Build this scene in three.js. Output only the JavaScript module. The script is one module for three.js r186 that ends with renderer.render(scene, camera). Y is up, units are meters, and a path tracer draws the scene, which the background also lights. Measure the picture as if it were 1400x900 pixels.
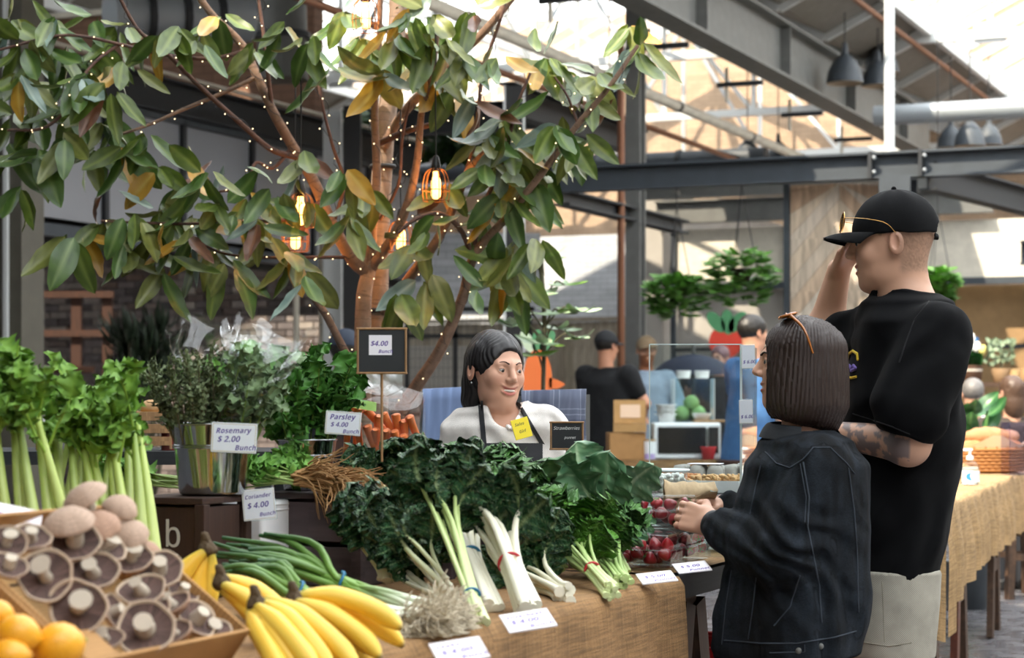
import * as THREE from 'three';
import { mergeGeometries, mergeVertices } from 'three/addons/utils/BufferGeometryUtils.js';
import { RoundedBoxGeometry } from 'three/addons/geometries/RoundedBoxGeometry.js';
import { TextGeometry } from 'three/addons/geometries/TextGeometry.js';
import { FontLoader } from 'three/addons/loaders/FontLoader.js';

// ---------------------------------------------------------------- camera, sky, sun, exposure
const F = 2800, CX = 700, HY = 550, EY = 1.33;           // focal length in pixels, principal point, eye height
const scene = new THREE.Scene();
const camera = new THREE.PerspectiveCamera(2 * Math.atan(450 / F) * 180 / Math.PI, 1400 / 900, 0.1, 200);
camera.position.set(0, EY, 0);
camera.lookAt(0, EY, -10);
camera.setViewOffset(1400, 900, 0, 450 - HY, 1400, 900);
camera.focus = 5.6;
camera.userData.fStop = 5.0;
scene.background = new THREE.Color(0.93, 0.97, 1.0);
scene.backgroundIntensity = 5.0;
scene.environmentIntensity = 1;
const sun = new THREE.DirectionalLight(0xfff0d8, 11);
sun.position.set(-9.5, 16, 9.8); sun.target.position.set(0, 0, 0);
sun.castShadow = true; sun.shadow.radius = 1; sun.shadow.mapSize.set(4096, 4096);
Object.assign(sun.shadow.camera, { left: -35, right: 35, top: 45, bottom: -35, near: 1, far: 90 });
scene.add(sun, sun.target);
const renderer = new THREE.WebGLRenderer({ antialias: true });
renderer.toneMapping = THREE.LinearToneMapping;
renderer.toneMappingExposure = 1.06;
renderer.shadowMap.enabled = true;

// ---------------------------------------------------------------- helpers
const V = (x = 0, y = 0, z = 0) => new THREE.Vector3(x, y, z);
const P = (px, py, d) => V((px - CX) / F * d, EY - (py - HY) / F * d, -d);
const onY = (px, py, y) => P(px, py, (EY - y) * F / (py - HY));
const rng = (s) => () => { s = (s + 0x6d2b79f5) | 0; let t = Math.imul(s ^ (s >>> 15), 1 | s); t = (t + Math.imul(t ^ (t >>> 7), 61 | t)) ^ t; return ((t ^ (t >>> 14)) >>> 0) / 4294967296; };
const clamp = (x, a, b) => Math.min(b, Math.max(a, x)), mix = (a, b, t) => a + (b - a) * t;
const sstep = (a, b, x) => { const t = clamp((x - a) / (b - a), 0, 1); return t * t * (3 - 2 * t); };
const hash3 = (x, y, z) => { let h = Math.imul(x, 374761393) + Math.imul(y, 668265263) + Math.imul(z, 1274126177) | 0; h = Math.imul(h ^ (h >>> 13), 1274126177); return ((h ^ (h >>> 16)) >>> 0) / 4294967296; };
function noise3(x, y, z) {
  const X = Math.floor(x), Y = Math.floor(y), Z = Math.floor(z); let a = x - X, b = y - Y, c = z - Z;
  a = a * a * (3 - 2 * a); b = b * b * (3 - 2 * b); c = c * c * (3 - 2 * c);
  const l = (i, j, k) => hash3(X + i, Y + j, Z + k);
  return mix(mix(mix(l(0, 0, 0), l(1, 0, 0), a), mix(l(0, 1, 0), l(1, 1, 0), a), b), mix(mix(l(0, 0, 1), l(1, 0, 1), a), mix(l(0, 1, 1), l(1, 1, 1), a), b), c) * 2 - 1;
}
const fbm = (x, y, z, o = 4) => { let s = 0, a = 1, t = 0; for (let i = 0; i < o; i++) { s += a * noise3(x, y, z); t += a; x *= 2.03; y *= 2.03; z *= 2.03; a *= 0.5; } return s / t; };
// periodic 2-D noise for textures
function pnoise(x, y, p, s = 0) { const X = Math.floor(x), Y = Math.floor(y); let a = x - X, b = y - Y; a = a * a * (3 - 2 * a); b = b * b * (3 - 2 * b); const w = (i) => ((i % p) + p) % p, h = (i, j) => hash3(w(X + i), w(Y + j), s); return mix(mix(h(0, 0), h(1, 0), a), mix(h(0, 1), h(1, 1), a), b); }
const pfbm = (u, v, p, s, o = 4) => { let r = 0, a = 1, t = 0; for (let i = 0; i < o; i++) { r += a * pnoise(u * p, v * p, p, s + i); t += a; p *= 2; a *= 0.55; } return r / t; };

const taken = {};
const numbered = (n) => { const k = taken[n] = (taken[n] ?? -1) + 1; return k ? n + '_' + String(k).padStart(3, '0') : n; };
function thing(name, label, category, pos, turn = 0, group) {
  const o = new THREE.Group(); o.name = numbered(name); scene.add(o);
  if (pos) o.position.copy(pos.isVector3 ? pos : V(...pos)); o.rotation.y = turn;
  o.userData = { label, category }; if (group) o.userData.group = group;
  return o;
}
function add(parent, name, geo, mat, label) {
  const m = new THREE.Mesh(geo, mat); m.name = parent === scene ? numbered(name) : name; m.castShadow = m.receiveShadow = true; parent.add(m);
  if (label) m.userData.label = label;
  return m;
}
function single(name, label, category, geo, mat, group) { const m = add(scene, name, geo, mat); m.userData = { label, category }; if (group) m.userData.group = group; return m; }
function copyOf(o, label) { const c = o.clone(); c.name = numbered(o.name.replace(/_\d{3}$/, '')); c.userData = { ...o.userData }; if (label) c.userData.label = label; scene.add(c); return c; }
function struct(name, geo, mat, label, category) { const m = add(scene, name, geo, mat); m.userData = { kind: 'structure', label, category }; return m; }

const std = (color, roughness = 0.8, o = {}) => new THREE.MeshStandardMaterial({ color, roughness, side: THREE.DoubleSide, ...o });
const phy = (color, roughness = 0.5, o = {}) => new THREE.MeshPhysicalMaterial({ color, roughness, side: THREE.DoubleSide, ...o });

// merge geometries that carry position / normal / uv (/ color)
function mg(list) {
  const hasC = list.every((g) => g.attributes.color);
  return mergeGeometries(list.map((g) => {
    g = g.index ? g.toNonIndexed() : g;
    const r = new THREE.BufferGeometry();
    r.setAttribute('position', g.attributes.position); r.setAttribute('normal', g.attributes.normal);
    r.setAttribute('uv', g.attributes.uv ?? new THREE.BufferAttribute(new Float32Array(g.attributes.position.count * 2), 2));
    if (hasC) r.setAttribute('color', g.attributes.color);
    return r;
  }));
}
const tr = (g, x = 0, y = 0, z = 0, rx = 0, ry = 0, rz = 0) => g.applyMatrix4(new THREE.Matrix4().compose(V(x, y, z), new THREE.Quaternion().setFromEuler(new THREE.Euler(rx, ry, rz)), V(1, 1, 1)));
// uv in metres by the dominant normal
function boxUV(g, k = 1) {
  const p = g.attributes.position, n = g.attributes.normal, uv = new Float32Array(p.count * 2);
  for (let i = 0; i < p.count; i++) {
    const ax = Math.abs(n.getX(i)), ay = Math.abs(n.getY(i)), az = Math.abs(n.getZ(i));
    const [a, b] = ax >= ay && ax >= az ? [p.getZ(i), p.getY(i)] : ay >= az ? [p.getX(i), p.getZ(i)] : [p.getX(i), p.getY(i)];
    uv[2 * i] = a * k; uv[2 * i + 1] = b * k;
  }
  g.setAttribute('uv', new THREE.BufferAttribute(uv, 2)); return g;
}
const bx = (w, h, d, x = 0, y = 0, z = 0, rx = 0, ry = 0, rz = 0) => tr(boxUV(new THREE.BoxGeometry(w, h, d)), x, y, z, rx, ry, rz);
const rbx = (w, h, d, r = 0.005, x = 0, y = 0, z = 0, rx = 0, ry = 0, rz = 0, s = 2) => tr(boxUV(new RoundedBoxGeometry(w, h, d, s, Math.min(r, w / 2.01, h / 2.01, d / 2.01))), x, y, z, rx, ry, rz);
const cyl = (r0, r1, h, x = 0, y = 0, z = 0, s = 20, open = false) => new THREE.CylinderGeometry(r1, r0, h, s, 1, open).translate(x, y, z);
const sph = (r, x = 0, y = 0, z = 0, s = 12) => new THREE.SphereGeometry(r, s, Math.max(6, s * 0.7 | 0)).translate(x, y, z);
const lathe = (pts, s = 32) => new THREE.LatheGeometry(pts.map((p) => new THREE.Vector2(...p)), s);
// a box bar from a to b (section w across, h along "up")
function bar(a, b, w, h, up = V(0, 1, 0)) {
  const dir = b.clone().sub(a), L = dir.length(); dir.normalize();
  let x = new THREE.Vector3().crossVectors(up, dir); if (x.lengthSq() < 1e-6) x = V(1, 0, 0); x.normalize();
  const y = new THREE.Vector3().crossVectors(dir, x);
  return boxUV(new THREE.BoxGeometry(w, h, L)).applyMatrix4(new THREE.Matrix4().makeBasis(x, y, dir).setPosition(a.clone().add(b).multiplyScalar(0.5)));
}
function ibeam(a, b, h, w, tf = 0.02, tw = 0.015) {
  const o = V(0, (h - tf) / 2, 0);
  return mg([bar(a.clone().add(o), b.clone().add(o), w, tf), bar(a.clone().sub(o), b.clone().sub(o), w, tf), bar(a, b, tw, h - 2 * tf)]);
}
// tapered tube along points
function sweep(pts, rad, radial = 6, { caps = true, flat = 1, uvk = 1 } = {}) {
  const n = pts.length, R = (i) => typeof rad === 'number' ? rad : Array.isArray(rad) ? rad[i] : rad(i / (n - 1));
  const pos = [], nor = [], uv = [], idx = []; let T = pts[1].clone().sub(pts[0]).normalize();
  let N = Math.abs(T.y) < 0.9 ? V(0, 1, 0) : V(1, 0, 0); N.sub(T.clone().multiplyScalar(N.dot(T))).normalize(); let len = 0;
  for (let i = 0; i < n; i++) {
    const t = pts[Math.min(i + 1, n - 1)].clone().sub(pts[Math.max(i - 1, 0)]).normalize();
    N.sub(t.clone().multiplyScalar(N.dot(t))).normalize(); const B = new THREE.Vector3().crossVectors(t, N);
    if (i) len += pts[i].distanceTo(pts[i - 1]);
    for (let j = 0; j <= radial; j++) {
      const a = j / radial * Math.PI * 2, c = Math.cos(a), s = Math.sin(a) * flat, r = R(i);
      const dx = N.x * c + B.x * s, dy = N.y * c + B.y * s, dz = N.z * c + B.z * s;
      pos.push(pts[i].x + dx * r, pts[i].y + dy * r, pts[i].z + dz * r); nor.push(dx, dy, dz); uv.push(j / radial * uvk, len);
      if (i && j < radial) { const k = i * (radial + 1) + j, q = k - radial - 1; idx.push(q, q + 1, k, q + 1, k + 1, k); }
    }
  }
  if (caps) for (const e of [0, n - 1]) {
    const c = pos.length / 3, t = e ? pts[n - 1].clone().sub(pts[n - 2]).normalize() : pts[0].clone().sub(pts[1]).normalize();
    pos.push(...pts[e].toArray()); nor.push(t.x, t.y, t.z); uv.push(0.5, len);
    for (let j = 0; j <= radial; j++) { const k = (e * (radial + 1) + j) * 3; pos.push(pos[k], pos[k + 1], pos[k + 2]); nor.push(t.x, t.y, t.z); uv.push(0, len); }
    for (let j = 0; j < radial; j++) e ? idx.push(c, c + 1 + j, c + 2 + j) : idx.push(c, c + 2 + j, c + 1 + j);
  }
  const g = new THREE.BufferGeometry();
  g.setAttribute('position', new THREE.Float32BufferAttribute(pos, 3)); g.setAttribute('normal', new THREE.Float32BufferAttribute(nor, 3)); g.setAttribute('uv', new THREE.Float32BufferAttribute(uv, 2)); g.setIndex(idx);
  return g;
}
const curve = (pts, n) => new THREE.CatmullRomCurve3(pts, false, 'centripetal').getPoints(n);
// a grid surface f(u,v) -> Vector3, optional colour c(u,v) -> [r,g,b]
function surf(nu, nv, f, col, uvf) {
  const pos = [], uv = [], c = [], idx = [];
  for (let i = 0; i <= nu; i++) for (let j = 0; j <= nv; j++) {
    const u = i / nu, v = j / nv, p = f(u, v); pos.push(p.x, p.y, p.z); const q = uvf ? uvf(u, v, p) : [u, v]; uv.push(q[0], q[1]); if (col) c.push(...col(u, v, p));
    if (i && j) { const k = i * (nv + 1) + j; idx.push(k - nv - 2, k - 1, k - nv - 1, k - nv - 1, k - 1, k); }
  }
  const g = new THREE.BufferGeometry();
  g.setAttribute('position', new THREE.Float32BufferAttribute(pos, 3)); g.setAttribute('uv', new THREE.Float32BufferAttribute(uv, 2));
  if (col) g.setAttribute('color', new THREE.Float32BufferAttribute(c, 3));
  g.setIndex(idx); g.computeVertexNormals(); return g;
}
// signed-distance mesher (surface nets)
function sdfMesh(f, lo, hi, c, color, uvf) {
  const n = [0, 1, 2].map((k) => Math.ceil((hi[k] - lo[k]) / c) + 1), [nx, ny, nz] = n, val = new Float32Array(nx * ny * nz), at = (i, j, k) => (k * ny + j) * nx + i;
  const B = 5, far = c * B * 1.55;                          // blocks far from the surface are filled with one value
  for (let K = 0; K < nz; K += B) for (let J = 0; J < ny; J += B) for (let I = 0; I < nx; I += B) {
    const q = f(lo[0] + (I + B / 2 - 0.5) * c, lo[1] + (J + B / 2 - 0.5) * c, lo[2] + (K + B / 2 - 0.5) * c), skip = Math.abs(q) > far;
    for (let k = K; k < Math.min(K + B, nz); k++) for (let j = J; j < Math.min(J + B, ny); j++) for (let i = I; i < Math.min(I + B, nx); i++) val[at(i, j, k)] = skip ? q : f(lo[0] + i * c, lo[1] + j * c, lo[2] + k * c);
  }
  const vid = new Int32Array(nx * ny * nz).fill(-1), pos = [], idx = [];
  const E = [[0, 1], [0, 2], [0, 4], [1, 3], [1, 5], [2, 3], [2, 6], [3, 7], [4, 5], [4, 6], [5, 7], [6, 7]];
  for (let k = 0; k < nz - 1; k++) for (let j = 0; j < ny - 1; j++) for (let i = 0; i < nx - 1; i++) {
    const b = at(i, j, k), v = [b, b + 1, b + nx, b + nx + 1, b + nx * ny, b + nx * ny + 1, b + nx * ny + nx, b + nx * ny + nx + 1].map((q) => val[q]);
    let m = 0; for (let q = 0; q < 8; q++) if (v[q] < 0) m++; if (m === 0 || m === 8) continue;
    let x = 0, y = 0, z = 0, s = 0;
    for (const [p, q] of E) if ((v[p] < 0) !== (v[q] < 0)) { const t = v[p] / (v[p] - v[q]); x += mix(p & 1, q & 1, t); y += mix(p >> 1 & 1, q >> 1 & 1, t); z += mix(p >> 2, q >> 2, t); s++; }
    vid[b] = pos.length / 3; pos.push(lo[0] + (i + x / s) * c, lo[1] + (j + y / s) * c, lo[2] + (k + z / s) * c);
  }
  const quad = (a, b, d, e, flip) => { if (a < 0 || b < 0 || d < 0 || e < 0) return; flip ? idx.push(a, d, b, b, d, e) : idx.push(a, b, d, b, e, d); };
  for (let k = 1; k < nz - 1; k++) for (let j = 1; j < ny - 1; j++) for (let i = 1; i < nx - 1; i++) {
    const s = val[at(i, j, k)] < 0, sx = nx, sxy = nx * ny, b = at(i, j, k);
    if (s !== (val[b + 1] < 0)) quad(vid[b - sx - sxy], vid[b - sxy], vid[b - sx], vid[b], !s);
    if (s !== (val[b + sx] < 0)) quad(vid[b - 1 - sxy], vid[b - sxy], vid[b - 1], vid[b], s);
    if (s !== (val[b + sxy] < 0)) quad(vid[b - 1 - sx], vid[b - sx], vid[b - 1], vid[b], !s);
  }
  const nor = new Float32Array(pos.length), col = color && new Float32Array(pos.length), uv = new Float32Array(pos.length / 3 * 2), e = c * 0.6;
  for (let i = 0; i < pos.length; i += 3) {
    const x = pos[i], y = pos[i + 1], z = pos[i + 2];
    let a = f(x + e, y, z) - f(x - e, y, z), b = f(x, y + e, z) - f(x, y - e, z), d = f(x, y, z + e) - f(x, y, z - e); const l = Math.hypot(a, b, d) || 1;
    nor[i] = a / l; nor[i + 1] = b / l; nor[i + 2] = d / l;
    if (color) { const q = color(x, y, z, a / l, b / l, d / l); col[i] = q[0]; col[i + 1] = q[1]; col[i + 2] = q[2]; }
    if (uvf) { const q = uvf(x, y, z, a / l, b / l, d / l); uv[i / 3 * 2] = q[0]; uv[i / 3 * 2 + 1] = q[1]; }
  }
  const g = new THREE.BufferGeometry();
  g.setAttribute('position', new THREE.Float32BufferAttribute(pos, 3)); g.setAttribute('normal', new THREE.BufferAttribute(nor, 3)); g.setAttribute('uv', new THREE.BufferAttribute(uv, 2));
  if (color) g.setAttribute('color', new THREE.BufferAttribute(col, 3));
  g.setIndex(idx); if (!uvf) boxUV(g); return g;
}
const smin = (a, b, k) => { const h = Math.max(k - Math.abs(a - b), 0) / k; return Math.min(a, b) - h * h * k * 0.25; };
const smax = (a, b, k) => -smin(-a, -b, k);
// tapered capsule
function cap(x, y, z, a, b, ra, rb) {
  const bx_ = b.x - a.x, by = b.y - a.y, bz = b.z - a.z, px = x - a.x, py = y - a.y, pz = z - a.z;
  const t = clamp((px * bx_ + py * by + pz * bz) / (bx_ * bx_ + by * by + bz * bz || 1), 0, 1);
  return Math.hypot(px - bx_ * t, py - by * t, pz - bz * t) - mix(ra, rb, t);
}
const ell = (x, y, z, cx, cy, cz, rx, ry, rz) => { const a = (x - cx) / rx, b = (y - cy) / ry, c = (z - cz) / rz, k = Math.hypot(a, b, c); const q = Math.hypot(a / rx, b / ry, c / rz); return q < 1e-9 ? -Math.min(rx, ry, rz) : k * (k - 1) / q; };

// ---------------------------------------------------------------- textures
function ctex(w, h, draw, rep) {
  const c = document.createElement('canvas'); c.width = w; c.height = h; draw(c.getContext('2d'), w, h);
  const t = new THREE.CanvasTexture(c); t.colorSpace = THREE.SRGBColorSpace; t.wrapS = t.wrapT = THREE.RepeatWrapping; if (rep) t.repeat.set(rep, rep); return t;
}
function dtex(s, fn, rep = 1, srgb = true) {
  const a = new Uint8Array(s * s * 4);
  for (let y = 0; y < s; y++) for (let x = 0; x < s; x++) { const q = fn(x / s, y / s), i = (y * s + x) * 4; if (typeof q === 'number') a[i] = a[i + 1] = a[i + 2] = clamp(q, 0, 1) * 255; else for (let k = 0; k < 3; k++) a[i + k] = clamp(q[k], 0, 1) * 255; a[i + 3] = 255; }
  const t = new THREE.DataTexture(a, s, s); t.wrapS = t.wrapT = THREE.RepeatWrapping; t.magFilter = THREE.LinearFilter; t.minFilter = THREE.LinearMipmapLinearFilter; if (srgb) t.colorSpace = THREE.SRGBColorSpace; t.repeat.set(rep, rep); t.needsUpdate = true; return t;
}
const tint = (c, k) => c.map((x) => x * k);
const T = {};
T.speck = dtex(256, (u, v) => 0.86 + 0.14 * pfbm(u, v, 8, 3, 5), 1.5);
T.rough = dtex(256, (u, v) => pfbm(u, v, 6, 9, 5), 2, false);
T.grain = dtex(256, (u, v) => { const a = pfbm(u * 1, v * 0.12, 16, 5, 4), b = pnoise(u * 96, v * 6, 96, 7); return 0.62 + 0.3 * a + 0.12 * b; }, 2.2);
T.grainH = T.grain.clone(); T.grainH.rotation = Math.PI / 2; T.grainH.needsUpdate = true;
T.burlap = dtex(512, (u, v) => { const n = 96, a = Math.abs(Math.sin(u * n * Math.PI)), b = Math.abs(Math.sin(v * n * Math.PI)), over = (Math.floor(u * n) + Math.floor(v * n)) & 1; const w = over ? Math.max(a, b * 0.72) : Math.max(b, a * 0.72); const s = 0.72 + 0.3 * pnoise(u * n, v * 6, 96, 2) * 0.6 + 0.25 * pnoise(u * 6, v * n, 96, 4); return (0.55 + 0.45 * w) * s * (0.9 + 0.15 * pfbm(u, v, 4, 8, 3)); }, 3.2);
T.denim = dtex(512, (u, v) => { const a = Math.sin((u + v) * 150 * Math.PI) * 0.5 + 0.5; return 0.62 + 0.2 * a + 0.3 * (pfbm(u, v, 10, 3, 4) - 0.4) + 0.22 * pnoise(u * 90, v * 220, 512, 5) - 0.1; }, 4);
T.knit = dtex(256, (u, v) => 0.86 + 0.14 * Math.sin(u * 64 * Math.PI) * Math.sin(v * 64 * Math.PI) + 0.12 * (pfbm(u, v, 6, 2, 3) - 0.5), 6);
T.card = dtex(256, (u, v) => 0.86 + 0.1 * pfbm(u, v, 8, 4, 4) + 0.06 * Math.sin(u * 80 * Math.PI), 3);
T.plaster = dtex(512, (u, v) => { const n = pfbm(u, v, 5, 21, 5); return 0.8 + 0.25 * n + (n > 0.62 ? -0.08 : 0); }, 0.35);
T.whiteBrick = dtex(512, (u, v) => { const row = Math.floor(v * 12), uu = (u * 4 + (row & 1) * 0.5) % 1, vv = v * 12 % 1; const m = Math.min(uu * 0.24, (1 - uu) * 0.24, vv * 0.086, (1 - vv) * 0.086) < 0.005; return (m ? 0.8 : 0.92 + 0.08 * hash3(row, Math.floor(u * 4 + (row & 1) * 0.5) % 4, 3)) * (0.88 + 0.16 * pfbm(u, v, 4, 9, 4)); }, 1);
T.whiteBrick.repeat.set(1 / 0.96, 1 / 1.032);
T.leafy = dtex(256, (u, v) => 0.78 + 0.4 * (pfbm(u, v, 7, 31, 4) - 0.4), 8);

const M = {
  steel: std('#3f464d', 0.55, { map: T.speck }), steelDark: std('#24272b', 0.6), steelGrey: std('#6e6f6c', 0.6, { map: T.speck }), steelOlive: std('#615d52', 0.6, { map: T.speck }), whiteSteel: std('#d9dcdb', 0.5),
  galv: std('#9aa0a4', 0.45, { metalness: 0.25 }), copper: std('#7d5138', 0.5, { metalness: 0.3 }), blackMetal: std('#191a1c', 0.45), chrome: std('#c9ccce', 0.25, { metalness: 1 }),
  concrete: std('#77767a', 0.55, { map: T.plaster, roughnessMap: T.rough }),
  plaster: std('#b3aea6', 0.9, { map: T.plaster }), cream: std('#e3dccb', 0.8, { map: T.speck }), darkwall: std('#2b2a2b', 0.9),
  whiteBrick: std('#c9cdd2', 0.85, { map: T.whiteBrick }), tanBrick: std('#b49a80', 0.9, { map: T.whiteBrick }), redBrick: std('#8c6a56', 0.9, { map: T.whiteBrick }),
  mortar: std('#7a7474', 0.95, { map: T.speck }), roofSheet: std('#8b867d', 0.7, { map: T.speck }), glass: phy('#ffffff', 0.02, { transmission: 1, thickness: 0, ior: 1.5 }),
  acrylic: phy('#f4fafa', 0.03, { transmission: 1, thickness: 0, ior: 1.45 }),
  burlap: std('#b3895a', 0.95, { map: T.burlap, bumpMap: T.burlap, bumpScale: 0.002 }), burlapLight: std('#c9a472', 0.95, { map: T.burlap, bumpMap: T.burlap, bumpScale: 0.002 }),
  darkWood: std('#43291c', 0.75, { map: T.grain }), greyWood: std('#5c4f52', 0.85, { map: T.grainH }), blackWood: std('#2c3034', 0.7, { map: T.grainH }), redWood: std('#6b321d', 0.5, { map: T.grain }), brownWood: std('#5b4230', 0.7, { map: T.grain }), orangeWood: std('#4f2d1b', 0.7, { map: T.grain }), paleWood: std('#b98f62', 0.75, { map: T.grain }),
  card: std('#b98c58', 0.9, { map: T.card }), cardIn: std('#c39a63', 0.9, { map: T.card }), cardEdge: std('#8a6238', 0.95), paper: std('#eeeaf2', 0.8), white: std('#eeeeec', 0.5), whitePlastic: phy('#f1f2f4', 0.35, { clearcoat: 0.2 }), black: std('#101113', 0.6), red: std('#c8232b', 0.45),
};
// hall directions: t runs along the stall (away, to the right), m across; hall-local x = across, -z = along
const TH = -Math.atan2(0.3936, 0.9193), tv = V(0.3936, 0, -0.9193), mv = V(0.9193, 0, 0.3936);
const H = (u, w, y = 0) => V(tv.x * u + mv.x * w, y, tv.z * u + mv.z * w);
const toH = (p) => ({ u: p.x * tv.x + p.z * tv.z, w: p.x * mv.x + p.z * mv.z, y: p.y });
// market table: front edge through A, v runs back from the edge
const TY = 0.91, A0 = onY(640, 860, TY), nv_ = V(-0.9193, 0, -0.3936);
const TB = (u, v, y = 0) => A0.clone().addScaledVector(tv, u).addScaledVector(nv_, v).setY(TY + y);
// ================================================================ leaves
function orient(m, p, dir, nrm) {
  const y = dir.clone().normalize(), z = nrm.clone().addScaledVector(y, -nrm.dot(y)); if (z.lengthSq() < 1e-5) z.set(y.z, y.x, y.y).addScaledVector(y, -(y.z * y.x + y.x * y.y + y.y * y.z)); z.normalize();
  const x = new THREE.Vector3().crossVectors(y, z); m.quaternion.setFromRotationMatrix(new THREE.Matrix4().makeBasis(x, y, z)); m.position.copy(p); return m;
}
const hex = (h) => { const c = new THREE.Color(h); return [c.r, c.g, c.b]; };
const cmix = (a, b, t) => [mix(a[0], b[0], t), mix(a[1], b[1], t), mix(a[2], b[2], t)];
// blade of unit length: base at the origin, tip along +y, upper face +z
function blade({ W = 0.3, prof, nu = 16, nv = 8, fold = 0.2, curl = 0.8, ruf = 0, rf = 5, bump = 0, bf = 9, lobe = 0, lf = 5, seed = 1, dark, light, rib, veins = 0, edge }) {
  const D = hex(dark), L = hex(light), B = hex(rib), Eg = edge && hex(edge);
  return surf(nu, nv, (u, q) => {
    const v = q * 2 - 1, a = Math.abs(v), s = v < 0 ? 1.7 : 0, w = W * prof(u) * (1 + lobe * Math.sin(u * lf * 6.283 + s + seed) * sstep(0, 0.2, u));
    const th = curl * u, y = Math.abs(curl) < 1e-3 ? u : Math.sin(th) / curl, z0 = Math.abs(curl) < 1e-3 ? 0 : (1 - Math.cos(th)) / curl;
    const r = ruf * Math.pow(a, 1.6) * (Math.sin(u * rf * 6.283 + s * 3 + seed * 2.3) + 0.6 * Math.sin(u * rf * 13.7 + s + seed) + 0.5 * noise3(u * rf * 3, v * 3, seed)) * sstep(0, 0.12, u);
    const h = fold * a * w + r + bump * (noise3(u * bf * 1.6, v * bf * 0.5 + 9, seed * 3) * 0.7 + noise3(u * bf * 3, v * bf, seed) * 0.3) * sstep(0, 0.1, a);
    const xs = v * w + ruf * 0.6 * a * a * Math.cos(u * rf * 6.283 + s * 3 + seed * 2.3) * Math.sign(v);
    return V(xs, y - Math.sin(th) * h, z0 + Math.cos(th) * h);
  }, (u, q) => {
    const v = q * 2 - 1, a = Math.abs(v); let c = cmix(D, L, clamp(0.5 + 0.5 * noise3(u * 7 + seed, v * 3, seed * 2), 0, 1));
    if (veins) { const k = Math.abs(((u * veins - a * 1.1) % 1 + 1) % 1 - 0.5) * 2; c = cmix(c, B, sstep(0.82, 1, k) * 0.45); }
    if (Eg && a > 0.95) c = Eg;
    return cmix(c, B, (1 - sstep(0.03, 0.13, a)) * (1 - 0.6 * u));
  });
}
const leafMat = (r = 0.45, o = {}) => phy('#ffffff', r, { vertexColors: true, ...o });
T.crinkle = dtex(256, (u, v) => { const n = Math.abs(pnoise(u * 9, v * 9, 9, 41) - 0.5) * 2, m = Math.abs(pnoise(u * 19, v * 19, 19, 47) - 0.5) * 2; return Math.sqrt(clamp(0.65 * n + 0.45 * m, 0, 1)); }, 1, false); T.crinkle.repeat.set(3, 2);
const LMchard = leafMat(0.27, { bumpMap: T.crinkle, bumpScale: 0.007 }), LMkale = leafMat(0.45, { bumpMap: T.crinkle, bumpScale: 0.006 });
const LM = leafMat(0.36), LMmatte = leafMat(0.65), LMthin = leafMat(0.5, { transmission: 0.25, thickness: 0 });
const oval = (u) => Math.pow(Math.sin(Math.PI * Math.pow(clamp(u, 0, 1), 0.8)), 0.7) + 0.02, paddle = (u) => (0.12 + sstep(0.05, 0.4, u) * 0.95) * Math.sqrt(Math.max(0, 1 - Math.pow(Math.max(0, u - 0.55) / 0.45, 2.4))) + 0.01;
const V6 = (o, n = 6) => Array.from({ length: n }, (_, i) => blade({ ...o, seed: (o.seed ?? 1) + i * 3.1, curl: (o.curl ?? 0.8) * (0.7 + 0.25 * (i % 4)) }));
const LEAF = {
  chard: V6({ W: 0.34, prof: paddle, nu: 40, nv: 24, fold: 0.3, curl: 1.6, ruf: 0.06, rf: 4, bump: 0.075, bf: 13, dark: '#14301c', light: '#346238', rib: '#9db077', veins: 7 }),
  kale: V6({ W: 0.36, prof: paddle, nu: 64, nv: 20, fold: 0.35, curl: 1.3, ruf: 0.16, rf: 9, bump: 0.08, bf: 20, lobe: 0.22, lf: 9, dark: '#254d21', light: '#5a9040', rib: '#a3c374' }),
  kaleBright: V6({ W: 0.36, prof: paddle, nu: 64, nv: 20, fold: 0.35, curl: 1.0, ruf: 0.15, rf: 9, bump: 0.08, bf: 20, lobe: 0.22, lf: 9, dark: '#32681f', light: '#72ab42', rib: '#a3c46e', seed: 4 }),
  broad: V6({ W: 0.4, prof: paddle, nu: 30, nv: 16, fold: 0.16, curl: 0.7, ruf: 0.05, rf: 4, bump: 0.025, bf: 8, lobe: 0.1, lf: 4, dark: '#3f684c', light: '#6f966e', rib: '#ccdcb8', veins: 6, seed: 2 }),
};
const stemMats = { pale: std('#ffffff', 0.5, { vertexColors: true }) };
function cSweep(pts, rad, radial, c0, c1, pw = 1, cm) {
  const g = sweep(pts, rad, radial), n = pts.length, a = hex(c0), b = hex(c1), m = cm && hex(cm), col = new Float32Array(g.attributes.position.count * 3);
  for (let k = 0; k < g.attributes.position.count; k++) { const i = k < n * (radial + 1) ? Math.floor(k / (radial + 1)) : k < n * (radial + 1) + radial + 2 ? 0 : n - 1, t = Math.pow(i / (n - 1), pw); const c = m ? (t < 0.5 ? cmix(a, m, t * 2) : cmix(m, b, t * 2 - 1)) : cmix(a, b, t); col.set(c, k * 3); }
  g.setAttribute('color', new THREE.BufferAttribute(col, 3)); return g;
}
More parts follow.
